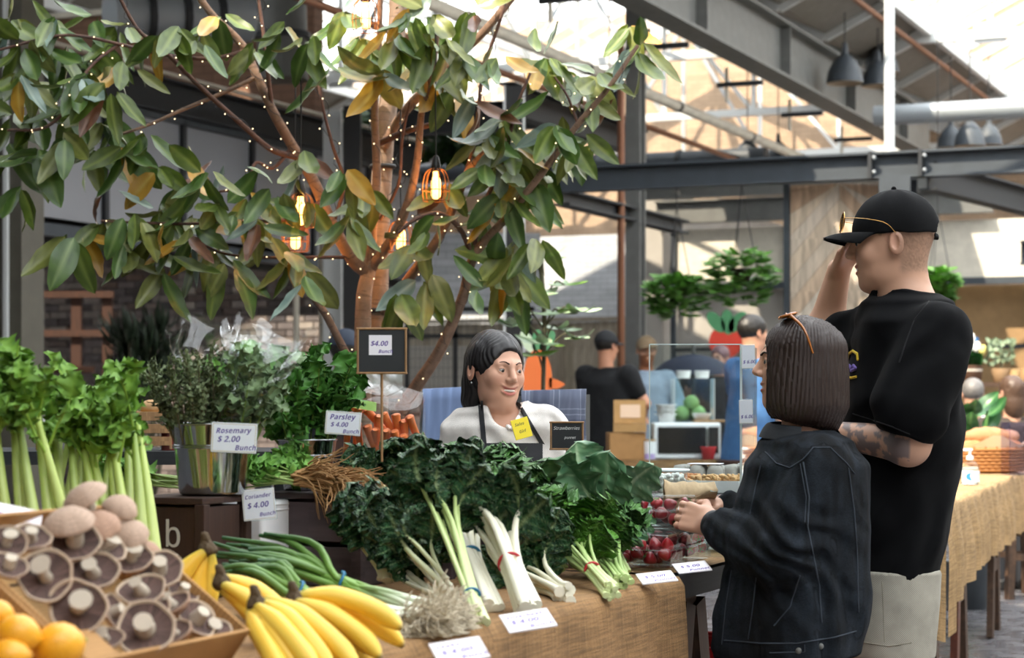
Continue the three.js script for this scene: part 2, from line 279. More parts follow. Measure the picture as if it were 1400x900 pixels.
// ---------------------------------------------------------------- hand lettering helpers
function signTex(w, h, bg, draw) { return ctex(w, h, (c) => { c.fillStyle = bg; c.fillRect(0, 0, w, h); draw(c, w, h); }); }
const ink = '#4a2f8f';
function priceCard(name, label, pos, rot, W, Hh, lines, group) {
  const g = thing(name, label, 'price sign', pos, 0, group); g.rotation.set(...rot);
  const t = signTex(384, Math.round(384 * Hh / W), '#f1edf6', (c, w, h) => {
    c.strokeStyle = '#c9b99a'; c.lineWidth = 5; c.strokeRect(9, 9, w - 18, h - 18); c.fillStyle = ink;
    for (const [s, x, y, k] of lines) { c.font = 'italic bold ' + Math.round(h * k) + 'px sans-serif'; c.save(); c.translate(w * x, h * y); c.rotate(-0.04); c.fillText(s, 0, 0); c.restore(); }
  });
  const face = new THREE.PlaneGeometry(W * 0.985, Hh * 0.985).translate(0, 0, 0.0016);
  add(g, 'card', rbx(W, Hh, 0.003, 0.001), M.paper); add(g, 'print', face, std('#ffffff', 0.75, { map: t })); if (rot[0] > -0.9) add(g, 'sleeve', rbx(W * 1.06, Hh * 1.07, 0.0045, 0.002), M.acrylic);
  return g;
}
// ================================================================ the hall
const hall = (m) => { m.rotation.y = TH; return m; };
function sgroup(name, label, category) { const o = new THREE.Group(); o.name = numbered(name); o.userData = { kind: 'structure', label, category }; scene.add(o); return o; }
const hb = (u0, u1, w0, w1, y0, y1) => bx(Math.abs(w1 - w0), y1 - y0, Math.abs(u1 - u0), (w0 + w1) / 2, (y0 + y1) / 2, -(u0 + u1) / 2);   // box in hall-local coordinates
const hp = (u, w, y) => V(w, y, -u);
hall(struct('floor', hb(-8, 40, -20, 9, -0.2, 0), M.concrete, 'grey polished concrete floor of the market hall', 'floor'));
hall(struct('wall_back', hb(38, 38.3, -20, 9, 0, 9), M.tanBrick, 'tan brick end wall of the hall', 'wall'));
hall(struct('wall_left', hb(-8, 38, -18.6, -18.3, 0, 6), M.plaster, 'plastered side wall of the hall beyond the mezzanine', 'wall'));
hall(struct('wall_right', hb(-8, 38, 5.9, 6.2, 0, 6), M.plaster, 'plastered side wall of the hall', 'wall'));
hall(struct('wall_front', hb(-8.3, -8, -20, 9, 0, 9), M.plaster, 'plastered end wall behind the shoppers', 'wall'));

// saw-edged double-pitch roofs: sheets low on each slope, panes above; closed bays added to block and dapple the sun
{
  const slope = (name, w0, y0, w1, y1, glazed, label, sh = 0.34) => {      // from eave (w0,y0) to ridge (w1,y1)
    const g = sgroup(name, label, 'roof'); hall(g);
    const at = (u, s, o = 0) => hp(u, mix(w0, w1, s), mix(y0, y1, s) + o), n = V(-(y1 - y0), Math.abs(w1 - w0), 0).normalize(); if (w1 < w0) n.x *= -1;
    const slab = (u0, u1, s0, s1, th) => bar(at((u0 + u1) / 2, s0), at((u0 + u1) / 2, s1), u1 - u0, th, n);
    const pane = slab(0, 2, sh, 1, 0.006), sheetA = slab(0, 2, 0, sh, 0.03), full = slab(0, 2, sh, 1, 0.03);
    for (let u = -8; u < 38; u += 2) {
      const mk = (nm_, geo, mat) => { const m = add(g, nm_, geo, mat); m.position.z = -u; return m; };
      mk('roof_sheet', sheetA, M.roofSheet);
      if (glazed(u)) mk('pane', pane, M.glass); else mk('roof_sheet', full, M.roofSheet);
      const rib = mk('glazing_bar', mg([bar(at(0, 0, -0.06), at(0, 1, -0.06), 0.05, 0.1, n), bar(at(1, sh, -0.04), at(1, 1, -0.04), 0.03, 0.05, n)]), M.whiteSteel);
    }
    for (const s of [sh, 0.67]) add(g, 'purlin', bar(at(-8, s, -0.12), at(38, s, -0.12), 0.08, 0.14), M.whiteSteel);
    add(g, 'ridge_beam', bar(at(-8, 1, -0.1), at(38, 1, -0.1), 0.12, 0.2), M.whiteSteel);
  };
  slope('roof', -6.2, 5.75, -0.2, 8.7, (u) => u >= 2.5, 'glazed roof slope with sheet metal strip along the crane beam', 0.14);
  slope('roof', 6.1, 5.75, -0.2, 8.7, () => true, 'glazed roof slope above the bread stall side', 0.1);
  slope('roof', -6.2, 5.75, -12.3, 8.7, (u) => u >= 18 && (u / 2) % 2 === 0, 'glazed roof slope on the mezzanine side of the crane beam');
  slope('roof', -18.5, 5.75, -12.3, 8.7, (u) => u >= 6 && (u < 18 ? (u / 2) % 2 === 1 : u >= 26), 'glazed roof slope above the mezzanine');
}
// white trusses
{
  const truss = (u, wa, wb, label) => {
    const g = thing('roof_truss', label, 'truss', null, TH, 'white roof trusses'), yb = 5.95, wr = (wa + wb) / 2, yr = 8.55;
    const ch = (a, b, s = 0.09) => bar(a, b, s, s);
    add(g, 'bottom_chord', ch(hp(u, wa, yb), hp(u, wb, yb), 0.11), M.whiteSteel);
    add(g, 'top_chord', ch(hp(u, wa, 5.7), hp(u, wr, yr), 0.12), M.whiteSteel); add(g, 'top_chord', ch(hp(u, wb, 5.7), hp(u, wr, yr), 0.12), M.whiteSteel);
    const n = 4; for (let i = 0; i < n; i++) for (const s of [0, 1]) {
      const W = (k) => mix(s ? wb : wa, wr, k / n), Y = (k) => mix(5.7, yr, k / n);
      add(g, 'post', ch(hp(u, W(i + 1), yb), hp(u, W(i + 1), Y(i + 1) - 0.05), 0.06), M.whiteSteel);
      add(g, 'diagonal', ch(hp(u, W(i), yb), hp(u, W(i + 1), Y(i + 1) - 0.05), 0.055), i % 2 ? M.galv : M.whiteSteel);
    }
    for (let i = 1; i < n; i++) add(g, 'gusset_plate', bx(0.4, 0.26, 0.02, mix(wa, wr, i / n), yb + 0.02, -u), M.whiteSteel);
  };
  for (const u of [20.5, 26, 31.5, 37]) { truss(u, -6.1, 5.9, 'white steel truss spanning the glazed roof beyond the crane beam'); truss(u, -18.3, -6.3, 'white steel truss spanning the glazed roof over the mezzanine'); }
}
// crane beam with rail, hangers and columns
{
  const g = thing('crane_beam', 'deep grey steel beam running under the roof gutter', 'beam', null, TH);
  add(g, 'beam', ibeam(hp(9, -6.2, 5.2), hp(30, -6.2, 5.2), 0.62, 0.3, 0.03, 0.03), M.steelGrey);
  for (let u = 10; u <= 28; u += 3) add(g, 'stiffener', bx(0.26, 0.56, 0.02, -6.2, 5.2, -u), M.steelGrey);
  for (let u = 11; u <= 29; u += 2.5) { add(g, 'bracket', bx(0.5, 0.05, 0.05, -6.35, 4.72, -u), M.steelDark); add(g, 'hanger', bx(0.03, 0.36, 0.03, -6.5, 4.72, -u), M.cream); }
  const c = hall(thing('steel_column', 'grey steel column carrying the deep crane beam', 'column', null, TH)); add(c, 'shaft', ibeam(hp(29.8, -6.2, 0), hp(29.8, -6.2, 0), 0.1, 0.1), M.steelGrey); c.children[0].geometry = mg([bx(0.3, 4.9, 0.03, -6.2, 2.45, -29.95), bx(0.3, 4.9, 0.03, -6.2, 2.45, -29.65), bx(0.03, 4.9, 0.3, -6.2, 2.45, -29.8)]); add(c, 'cap_plate', bx(0.4, 0.04, 0.4, -6.2, 4.88, -29.8), M.steelGrey);
}
// pipes under the crane beam and across the hall
{
  const pipe = (nm_, label, a, b, r, mat, rings = 0) => {
    const g = thing(nm_, label, 'pipe'); add(g, 'run', sweep([a, b], r, 14), mat); g.userData.label = label;
    for (let i = 1; i <= rings; i++) { const q = a.clone().lerp(b, i / (rings + 1)), dir = b.clone().sub(a).normalize(); add(g, 'collar', sweep([q.clone().addScaledVector(dir, -0.03), q.clone().addScaledVector(dir, 0.03)], r * 1.16, 14), M.steelDark); }
    return g;
  };
  pipe('cable_tray', 'cream cable tray slung below the crane beam', H(10, -7.0, 4.5), H(29, -7.0, 4.5), 0.055, M.cream, 6);
  pipe('copper_pipe', 'copper pipe running below the cream tray', H(10, -7.35, 4.3), H(29, -7.35, 4.3), 0.032, M.copper);
  pipe('copper_pipe', 'copper pipe running along the roof sheets above the crane beam', H(12, -5.5, 5.85), H(32, -5.5, 5.85), 0.035, M.copper);
  pipe('air_duct', 'dark blue-grey round duct crossing the hall', H(26, -13.5, 4.55), H(26, -7.5, 4.55), 0.13, M.steel, 4);
  pipe('strip_light_rail', 'pale rail crossing the hall under the dark duct', H(25, -13.5, 4.15), H(25, -7.5, 4.15), 0.05, M.whiteSteel, 3);
  pipe('air_duct', 'thick grey duct crossing under the roof beyond the white post', H(24, -5.6, 4.72), H(24, 5.6, 4.72), 0.12, M.galv, 4);
  pipe('water_pipe', 'thin grey pipe crossing the hall above the steel frame', H(23, -13, 4.0), H(23, -5.0, 4.0), 0.04, M.galv, 5);
  pipe('sprinkler_pipe', 'brown pipe standing beside the tall column', P(849, 480, 19.6).setY(0), P(849, 40, 19.6), 0.035, M.copper);
  pipe('air_duct', 'big silver duct high above the mezzanine', P(150, 20, 18), P(340, 22, 18.6), 0.24, M.galv, 3);
  pipe('air_duct', 'silver duct piece hanging behind the tree crown', P(384, -10, 21), P(387, 110, 21), 0.26, M.steelGrey, 1);
}
// pavilion frame of dark steel
{
  const post = (nm_, label, u, w, y0, y1, s, mat) => { const g = thing(nm_, label, 'column', H(u, w, 0), TH); add(g, 'web', bx(0.02, y1 - y0, s - 0.05, 0, (y0 + y1) / 2, 0), mat); for (const k of [-1, 1]) add(g, 'flange', bx(s, y1 - y0, 0.025, 0, (y0 + y1) / 2, k * s / 2), mat); if (y0 === 0) add(g, 'base_plate', bx(s * 1.5, 0.02, s * 1.5, 0, 0.01, 0), mat); return g; };
  const beam = (label, u0, w0, u1, w1, y, h, mat = M.steel) => { const g = thing('steel_beam', label, 'beam'); add(g, 'profile', ibeam(H(u0, w0, y), H(u1, w1, y), h, 0.16), mat); return g; };
  const b1 = beam('long dark steel beam resting on the column behind the capped man', 16.9, -6.85, 16.9, 3, 3.3, 0.22);
  for (const w of [-3.96, -3.54]) { add(b1, 'splice_plate', bx(0.03, 0.22, 0.14, ...H(16.85, w, 3.3).toArray(), 0, TH, 0), M.steelDark); for (const y of [3.24, 3.36]) add(b1, 'bolt', sph(0.018, ...H(16.81, w + 0.03, y).toArray(), 8), M.galv); }
  post('steel_column', 'broad dark steel column under the long beam behind the cap', 16.92, -3.75, 0, 3.19, 0.26, M.steel);
  post('steel_column', 'dark steel column by the potted white flowers', 21.0, -2.86, 0, 3.9, 0.3, M.steelDark);
  beam('dark steel beam crossing at head height behind the capped man', 20.95, -3.4, 20.95, 3, 2.83, 0.24);
  beam('dark steel beam running back from the column towards the shelves', 16.9, -3.5, 21, -2.86, 3.2, 0.24, M.steelDark);
  beam('short dark steel beam above the shelf corner', 20.95, -2.8, 20.95, 3, 3.42, 0.22);
  beam('dark beam running back from the end of the long beam', 17.0, -6.8, 20.4, -6.8, 3.16, 0.14, M.steelDark);
  beam('grey fascia beam above the cream blinds', 23.9, -8.3, 23.9, -4.2, 3.66, 0.28, M.steelGrey);
  beam('second grey beam above the fascia', 22.5, -8.2, 22.5, -4.2, 3.78, 0.2, M.steelGrey);
  beam('dark steel beam across the yard behind the tree crown', 19.5, -10, 19.5, -7.6, 4.3, 0.3, M.steelDark);
  beam('dark steel roof beam running back from the tree crown', 17.6, -7.6, 21.4, -7.6, 4.18, 0.3, M.steelDark);
  post('steel_column', 'black steel post under the dark roof beam', 21.3, -7.62, 0, 4.0, 0.13, M.steelDark);
  const tc = P(869, 480, 20); const tq = toH(tc);
  post('steel_column', 'tall grey steel column rising past the long beam', tq.u, tq.w, 0, 5.4, 0.15, M.steelGrey);
  const wp = single('roof_post', 'white round post standing on the long steel beam', 'post', sweep([H(16.9, -3.82, 3.41), H(16.9, -3.82, 7.0)], 0.043, 16), M.whiteSteel);
  // chevron timber panel, plank by plank
  const g = thing('chevron_panel', 'pale timber panel of chevron boards beside the dark column', 'panel', H(17.1, -4.72, 0), TH);
  const Wp = 0.86, hw = Wp / 2, y0 = 0.1, y1 = 3.19, pw = 0.19, mats = ['#dfc4a8', '#d6b698', '#e6d0b6', '#dccab4', '#ebdcc8', '#d2b092', '#e4d3bf'].map((c) => std(c, 0.75, { map: T.grain }));
  add(g, 'backing', bx(Wp, y1 - y0, 0.02, hw, (y0 + y1) / 2, -0.03), M.brownWood);
  const R = rng(5);
  for (const s of [0, 1]) for (let k = -6; k < 26; k++) {
    const gy = y0 + k * pw, sh = new THREE.Shape(), x0 = s * hw + 0.002, x1 = (s + 1) * hw - 0.002, lift = hw * 1.15, f = (x) => s ? gy + (1 - (x - x0) / hw) * lift : gy + (x - x0) / hw * lift;
    let pts = [[x0, f(x0)], [x1, f(x1)], [x1, f(x1) + pw - 0.005], [x0, f(x0) + pw - 0.005]];
    if (Math.max(...pts.map((p) => p[1])) < y0 || Math.min(...pts.map((p) => p[1])) > y1) continue;
    pts = pts.map(([x, y]) => new THREE.Vector2(x, clamp(y, y0, y1)));
    sh.setFromPoints(pts); const geo = boxUV(new THREE.ExtrudeGeometry(sh, { depth: 0.018, bevelEnabled: false }));
    add(g, 'plank', geo, mats[R() * mats.length | 0]);
  }
  add(g, 'edge_trim', bx(0.05, 3.1, 0.06, -0.03, 1.65, 0), M.steel);
}
// far wall with blinds, mesh screens and the dark doorway
{
  const g = sgroup('wall_far', 'far wall of cream blinds over framed mesh screens', 'wall'); hall(g); const u = 24;
  const q = (nm_, w0, w1, y0, y1, mat, off = 0, th = 0.05) => add(g, nm_, hb(u + off, u + off + th, w0, w1, y0, y1), mat);
  for (let i = 0; i < 7; i++) q('blind', -8.1 + i * 1.45, -8.1 + i * 1.45 + 1.41, 2.78, 3.45, M.cream);
  for (let i = 0; i < 8; i++) q('mullion', -8.13 + i * 1.45, -8.07 + i * 1.45, 0, 3.5, M.steel, -0.06, 0.06);
  q('rail', -8.1, 5, 2.7, 2.78, M.steel, -0.05, 0.1); q('rail', -8.1, 5, 1.95, 2.0, M.steelDark, -0.05, 0.05); q('rail', -8.1, 5, 0.9, 0.98, M.steelDark, -0.05, 0.05);
  q('backing', -6.55, 5, 0, 2.7, std('#a88860', 0.9, { map: T.speck }), 0.35, 0.05);
  q('backing', -8.1, -6.7, 0, 2.7, M.plaster, 0.1, 0.05);
  // doorway: a dark recess
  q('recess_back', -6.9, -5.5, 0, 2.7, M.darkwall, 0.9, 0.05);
  const wires = []; const mesh = (w0, w1, y0, y1) => { const l = []; for (let w = w0; w <= w1; w += 0.06) l.push(hb(u - 0.005, u + 0.001, w, w + 0.014, y0, y1)); for (let y = y0; y <= y1; y += 0.06) l.push(hb(u - 0.004, u + 0.002, w0, w1, y, y + 0.014)); const m = add(g, 'mesh_screen', mg(l), M.steelDark); m.userData.kind = 'stuff'; };
  mesh(-5.4, -4.7, 0.9, 2.7); mesh(-3.7, -2.5, 0.9, 2.7); mesh(-2.2, -0.8, 0.9, 2.7);
  // white painted brick wall further back
  const w2 = hall(struct('wall_white', hb(30, 30.3, -15, -8.4, 0, 3.95), M.whiteBrick, 'white painted brick wall behind the black capped man', 'wall'));
  hall(struct('wall_side', hb(24, 30, -8.5, -8.25, 0, 3.95), M.plaster, 'plastered return wall beside the hanging planters', 'wall'));
  // timber fence boards before the white wall
  const fe = thing('timber_fence', 'weathered pale timber board fence along the white brick wall', 'fence', null, TH);
  const fm = ['#b9ad9b', '#a99c8a', '#c4b8a5', '#b0a490'].map((c) => std(c, 0.85, { map: T.grain })); const R = rng(9);
  for (let i = 0; i < 44; i++) { const w = -14.6 + i * 0.14; add(fe, 'board', hb(28.6, 28.63, w, w + 0.132, 0, 2.52 + R() * 0.015), fm[R() * 4 | 0]); }
  add(fe, 'top_rail', hb(28.56, 28.66, -14.6, -8.42, 2.54, 2.6), fm[0]);
}
// brick wall under the mezzanine, brick by brick where it shows
{
  const g = sgroup('wall_brick', 'old grey-brown brick wall with smeared mortar below the mezzanine', 'wall'); hall(g); const u = 20.5, w1 = -10.85, w0 = -17;
  add(g, 'mortar_bed', hb(u, u + 0.3, w0, w1, 0, 3.95), M.mortar);
  const mats = ['#6d6666', '#7c7270', '#57504f', '#857a74', '#6a5d58', '#8f8681', '#4c484b', '#a39a92', '#76645a'].map((c) => std(c, 0.92, { map: T.speck })), R = rng(11);
  const full = rbx(0.228, 0.074, 0.06, 0.006), rest = []; let n = 0;
  for (let r = 0; r < 45; r++) for (let i = 0; i < 26; i++) {
    const w = w1 - 0.12 - i * 0.24 - (r & 1) * 0.12, y = 0.05 + r * 0.086; if (w < w0 + 0.12) continue;
    const vis = y > 1.85 && y < 3.38 && w > -15.0;
    if (vis && n < 298) { n++; const m = add(g, 'brick', full, mats[R() * (R() < 0.7 ? 6 : 9) | 0]); m.position.set(w, y, -u + 0.012 - R() * 0.012); m.rotation.y = (R() - 0.5) * 0.02; }
    else if (y < 3.95) rest.push(tr(full.clone(), w, y, -u + 0.012 - R() * 0.012));
  }
  const s = add(g, 'brick_rest', mg(rest), mats[1]); s.userData.kind = 'stuff';
  // mezzanine: dark beam with frosted windows hung below it
  const z = thing('mezzanine', 'mezzanine front of dark beam and frosted grey windows', 'building'), W = -9.87, y0 = 2.76, y1 = 3.86;
  add(z, 'top_beam', ibeam(H(9.5, W, 4.0), H(20.4, W, 4.0), 0.3, 0.25), M.steelDark);
  add(z, 'handrail', sweep([H(9.5, W, 4.22), H(20.4, W, 4.22)], 0.02, 8), M.cream);
  add(z, 'sill_beam', bar(H(9.5, W, y0 - 0.05), H(20.4, W, y0 - 0.05), 0.1, 0.1), M.steel); add(z, 'head_beam', bar(H(9.5, W, y1 - 0.02), H(20.4, W, y1 - 0.02), 0.1, 0.1), M.steel);
  for (let i = 0; i < 9; i++) { const u0 = 9.6 + i * 1.2; add(z, 'pane', bar(H(u0, W, (y0 + y1) / 2), H(u0 + 1.14, W, (y0 + y1) / 2), 0.015, y1 - y0 - 0.1), std('#8d8f94', 0.35)); add(z, 'mullion', bx(0.1, y1 - y0, 0.06, ...H(u0 - 0.03, W, (y0 + y1) / 2).toArray(), 0, TH, 0), M.steelDark); }
  add(z, 'floor_slab', tr(hb(9.5, 20.4, W - 0.6, W - 0.15, 2.6, 2.72)), M.steelDark).rotation.y = TH;
  add(z, 'back_wall', hb(9.5, 20.4, W - 0.62, W - 0.6, 2.72, 4.1), M.darkwall).rotation.y = TH;
  // upper brick parapet and rails above the mezzanine
  const up = thing('upper_brick_wall', 'sunlit red-brown brick wall set back above the mezzanine', 'wall'); add(up, 'brickwork', hb(19, 19.2, -16, -10.4, 4.15, 5.6), M.redBrick).rotation.y = TH; add(up, 'coping', hb(18.95, 19.25, -16, -10.4, 5.6, 5.66), M.cream).rotation.y = TH;
}
// left column with sunlight modelled as a white strip, and columns near the tree
{
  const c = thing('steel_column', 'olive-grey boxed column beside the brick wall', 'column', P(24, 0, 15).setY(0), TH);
  add(c, 'shaft', bx(0.27, 6, 0.27, 0, 3, 0), M.steelOlive); add(c, 'sunlit_strip', rbx(0.045, 6, 0.03, 0.01, 0.01, 3, 0.15), M.whiteSteel); add(c, 'foot', bx(0.36, 1.6, 0.36, 0, 0.8, 0), M.steelOlive);
  const d = thing('steel_column', 'white painted column at the end of the brick wall', 'column', P(455, 0, 19.5).setY(0), 0); add(d, 'shaft', bx(0.17, 4.1, 0.17, 0, 2.05, 0), M.whiteSteel); add(d, 'base_plate', bx(0.3, 0.02, 0.3, 0, 0.01, 0), M.galv);
  const e = thing('steel_column', 'black column next to the white painted one', 'column', P(482, 0, 19.2).setY(0), 0); add(e, 'shaft', bx(0.16, 4.1, 0.16, 0, 2.05, 0), M.blackMetal); add(e, 'base_plate', bx(0.3, 0.02, 0.3, 0, 0.01, 0), M.steel);
  const f2 = thing('steel_column', 'black column behind the vendor with pale edge trims', 'column', P(703, 0, 18).setY(0), 0); add(f2, 'shaft', bx(0.14, 4.1, 0.14, 0, 2.05, 0), M.blackMetal); for (const k of [-1, 1]) add(f2, 'edge_trim', bx(0.02, 4.1, 0.05, k * 0.085, 2.05, 0.06), M.whiteSteel);
  // block wall and mesh gate behind the tree trunk
  const w = sgroup('wall_block', 'grey painted block wall behind the tree trunk', 'wall'); add(w, 'blockwork', bx(2.2, 0.95, 0.2, ...P(610, 375, 24).toArray()), M.whiteBrick); add(w, 'lower_wall', bx(2.2, 2.0, 0.1, P(610, 0, 24.4).x, 1.0, -24.4), M.plaster);
  const gt = thing('mesh_gate', 'black framed wire mesh gate behind the tree trunk', 'gate', P(610, 0, 22).setY(0));
  for (const x of [-0.95, -0.42, 0.1, 0.68, 0.9]) add(gt, 'post', bx(0.05, 2.35, 0.05, x, 1.175, 0), M.blackMetal);
  for (const y of [2.33, 2.04, 1.2]) add(gt, 'rail', bx(1.9, 0.05, 0.05, 0, y, 0), M.blackMetal);
  const l = []; for (let x = -0.93; x < 0.9; x += 0.05) l.push(bx(0.006, 2.2, 0.006, x, 1.15, 0)); for (let y = 0.1; y < 2.3; y += 0.1) l.push(bx(1.86, 0.006, 0.006, 0, y, 0)); add(gt, 'mesh', mg(l), M.steelGrey).userData.kind = 'stuff';
  const rl = thing('mesh_railing', 'white metal railing beside the black columns', 'railing'); add(rl, 'top_rail', sweep([P(395, 218, 19.4), P(410, 222, 19.5), P(470, 236, 20)], 0.025, 8), M.cream);
  for (const [x, y] of [[405, 220], [440, 229]]) add(rl, 'post', sweep([P(x, y, 19.6), P(x, y, 19.6).setY(0)], 0.03, 8), M.cream);
  for (const k of [14, 30]) add(rl, 'mid_rail', sweep([P(405, 220 + k, 19.6), P(470, 236 + k, 20)], 0.012, 6), M.cream);
}
// dome pendants hanging in the hall
{
  const prof = [[0.012, 0.42], [0.03, 0.4], [0.035, 0.3], [0.06, 0.28], [0.12, 0.22], [0.17, 0.12], [0.19, 0.0]];
  const make = (p, s, label) => { const g = thing('dome_pendant', label, 'lamp', p, 0, 'dome pendants in the hall'); const sh = add(g, 'shade', lathe(prof, 28), M.steel); sh.scale.setScalar(s); const li = add(g, 'liner', lathe(prof.slice(3).map(([r, y]) => [r * 0.96, y - 0.004]), 28), std('#b9a58c', 0.6)); li.scale.setScalar(s); add(g, 'cord', sweep([V(0, 0.4 * s, 0), V(0, Math.max(0.6, 5.9 - p.y), 0)], 0.008, 6), M.blackMetal); return g; };
  for (const [x, y, d, s] of [[1155, 114, 24, 1.15], [1205, 100, 26, 1.2], [1200, 118, 25, 1.05], [1022, 221, 27.9, 0.98], [1064, 220, 28, 0.9]]) make(P(x, y, d), s, 'dark grey metal dome pendant hanging above the long steel beam');
  for (const [x, y, d, s] of [[1300, 203, 27, 1.0], [1326, 200, 26, 1.05], [1352, 199, 27, 0.95]]) make(P(x, y, d), s, 'grey dome pendant in the cluster of three beyond the white post');
  make(P(833, 148, 22), 0.85, 'dark dome pendant beside the tall grey column');
}
// ================================================================ the stall tables
{
  const slab = (u0, u1, v0, v1, y0, y1) => { const g = boxUV(new THREE.BoxGeometry(v1 - v0, y1 - y0, u1 - u0)); const m = new THREE.Matrix4().makeBasis(nv_.clone().negate(), V(0, 1, 0), tv.clone().negate()); const c = TB((u0 + u1) / 2, (v0 + v1) / 2, 0); return g.applyMatrix4(m.setPosition(V(c.x, (y0 + y1) / 2, c.z))); };
  const trestle = (g, u, v0, v1, mat) => { for (const v of [v0, v1]) for (const k of [-1, 1]) add(g, 'leg', bar(TB(u + k * 0.04, v, -0.1), TB(u + k * 0.24, v, 0).setY(0), 0.075, 0.03, nv_), mat); add(g, 'cross_bar', bar(TB(u, v0, -0.09), TB(u, v1, -0.09), 0.09, 0.05), mat); for (const k of [-1, 1]) add(g, 'stretcher', bar(TB(u + k * 0.15, v0, 0).setY(0.42), TB(u + k * 0.15, v1, 0).setY(0.42), 0.02, 0.08), mat); };
  const a = thing('market_table', 'long trestle table under the burlap cloth and greens', 'table'); add(a, 'top', slab(-1.5, 1.24, 0.03, 1.15, TY - 0.06, TY - 0.006), M.blackWood);
  trestle(a, -0.9, 0.12, 1.0, M.brownWood); trestle(a, 0.95, 0.12, 1.0, M.brownWood);
  const b = thing('market_table', 'dark-edged trestle table carrying the strawberry punnets', 'table'); add(b, 'top', slab(1.245, 3.05, 0.03, 0.66, TY - 0.065, TY - 0.006), M.blackWood);
  trestle(b, 1.62, 0.1, 0.55, M.brownWood); trestle(b, 2.72, 0.1, 0.55, M.brownWood);
  // burlap cloth: top then front drop with folds
  const top = 1.13, R = 0.02, drop = 0.78;
  const prof = (s, u) => {                                  // s metres from the back hem
    const fold = (d) => 0.018 * Math.sin(u * 9 + 1.3 + d * 1.2) * d / 0.5 + 0.012 * Math.sin(u * 23 + d * 2) * Math.min(1, d / 0.4) + 0.03 * d;
    if (s < top) return [top - s + R * 0, 0.004 + 0.002 * fbm(u * 6, s * 6, 1)];
    s -= top; const arc = R * Math.PI / 2;
    if (s < arc) { const q = s / R; return [-R * Math.sin(q) + 0.0, 0.004 - R * (1 - Math.cos(q))]; }
    const d = s - arc; return [-R - fold(d), 0.004 - R - d];
  };
  const total = top + R * Math.PI / 2 + drop;
  single('burlap_tablecloth', 'brown burlap cloth hanging over the front of the greens table', 'tablecloth', surf(110, 70, (i, j) => { const u = mix(-1.5, 1.215 + 0.012 * Math.sin(j * 20), i), [v, y] = prof(j * total, u); return TB(u, v, y); }, null, (i, j) => [i * 2.7, j * total]), M.burlap);
  single('burlap_runner', 'burlap runner lying under the strawberry punnets', 'tablecloth', surf(60, 14, (i, j) => { const u = mix(1.25, 3.03, i), v = mix(0.035 + 0.012 * Math.sin(u * 7), 0.64, j); return TB(u, v, 0.003 + 0.004 * (0.5 + 0.5 * fbm(u * 5, v * 5, 2)) + (j === 0 ? -0.002 : 0)); }, null, (i, j) => [i * 2.2, j * 0.6]), M.burlap);
  // red crate stored below
  const rc = thing('plastic_crate', 'red plastic crate standing on the floor under the strawberry table', 'crate', TB(2.12, 0.32, 0).setY(0), TH);
  for (const y of [0, 1]) { const o = y * 0.33; add(rc, 'wall', bx(0.36, 0.31, 0.02, 0, 0.16 + o, 0.17), M.red); add(rc, 'wall', bx(0.36, 0.31, 0.02, 0, 0.16 + o, -0.17), M.red); for (const k of [-1, 1]) add(rc, 'wall', bx(0.02, 0.31, 0.36, k * 0.17, 0.16 + o, 0), M.red); add(rc, 'rim', mg([bx(0.4, 0.03, 0.03, 0, 0.31 + o, 0.185), bx(0.4, 0.03, 0.03, 0, 0.31 + o, -0.185)]), M.red); add(rc, 'bottom', bx(0.36, 0.02, 0.36, 0, 0.012 + o, 0), M.red); }
}
// ---------------------------------------------------------------- crates and boxes at the back of the greens table
function crate(name, label, pos, w, h, d, rows, mat, letters) {
  const g = thing(name, label, 'crate', pos, TH), bh = h / rows;
  for (let r = 0; r < rows; r++) { const y = bh * (r + 0.5), hh = bh - 0.012; for (const k of [-1, 1]) { add(g, 'board', rbx(w - 0.002, hh, 0.014, 0.002, 0, y, k * d / 2), mat); add(g, 'board', rbx(0.014, hh, d - 0.03, 0.002, k * (w / 2 - 0.01), y, 0), mat); } }
  for (const x of [-1, 1]) for (const z of [-1, 1]) add(g, 'corner_post', rbx(0.024, h, 0.024, 0.002, x * (w / 2 - 0.004), h / 2, z * (d / 2 + 0.006)), mat);
  add(g, 'bottom', bx(w - 0.03, 0.012, d - 0.03, 0, 0.012, 0), mat);
  return g;
}
const cr1 = crate('wooden_crate', 'dark stained wooden crate with white painted letters under the rosemary bucket', P(257, 0, 4.4).setY(TY), 0.185, 0.205, 0.16, 1, M.darkWood);
add(cr1, 'lid_board', rbx(0.19, 0.014, 0.19, 0.002, 0, 0.212, 0), M.darkWood);
{
  const font = await new FontLoader().loadAsync('fonts/droid/droid_sans_regular.typeface.json');
  const wp = std('#c9c6bd', 0.9);
  for (const [s, x, y] of [['b', -0.005, 0.115], ['c', -0.002, 0.06]]) { const t = new TextGeometry(s, { font, size: 0.055, depth: 0.0012, curveSegments: 6 }); add(cr1, 'painted_letter', t.translate(x, y, 0.0873), wp); }
}
const cr2 = crate('wooden_crate', 'grey weathered slatted crate under the coriander roots', P(458, 0, 4.74).setY(TY), 0.26, 0.2, 0.24, 2, M.greyWood);
add(cr2, 'lid_board', rbx(0.26, 0.012, 0.26, 0.002, 0, 0.208, 0), M.greyWood);
crate('wooden_crate', 'grey slatted crate propping up the chard bunches', P(590, 0, 4.95).setY(TY), 0.2, 0.2, 0.2, 2, M.greyWood);
crate('wooden_crate', 'grey slatted crate propping up the curly kale', P(690, 0, 5.2).setY(TY), 0.2, 0.15, 0.24, 2, M.greyWood);
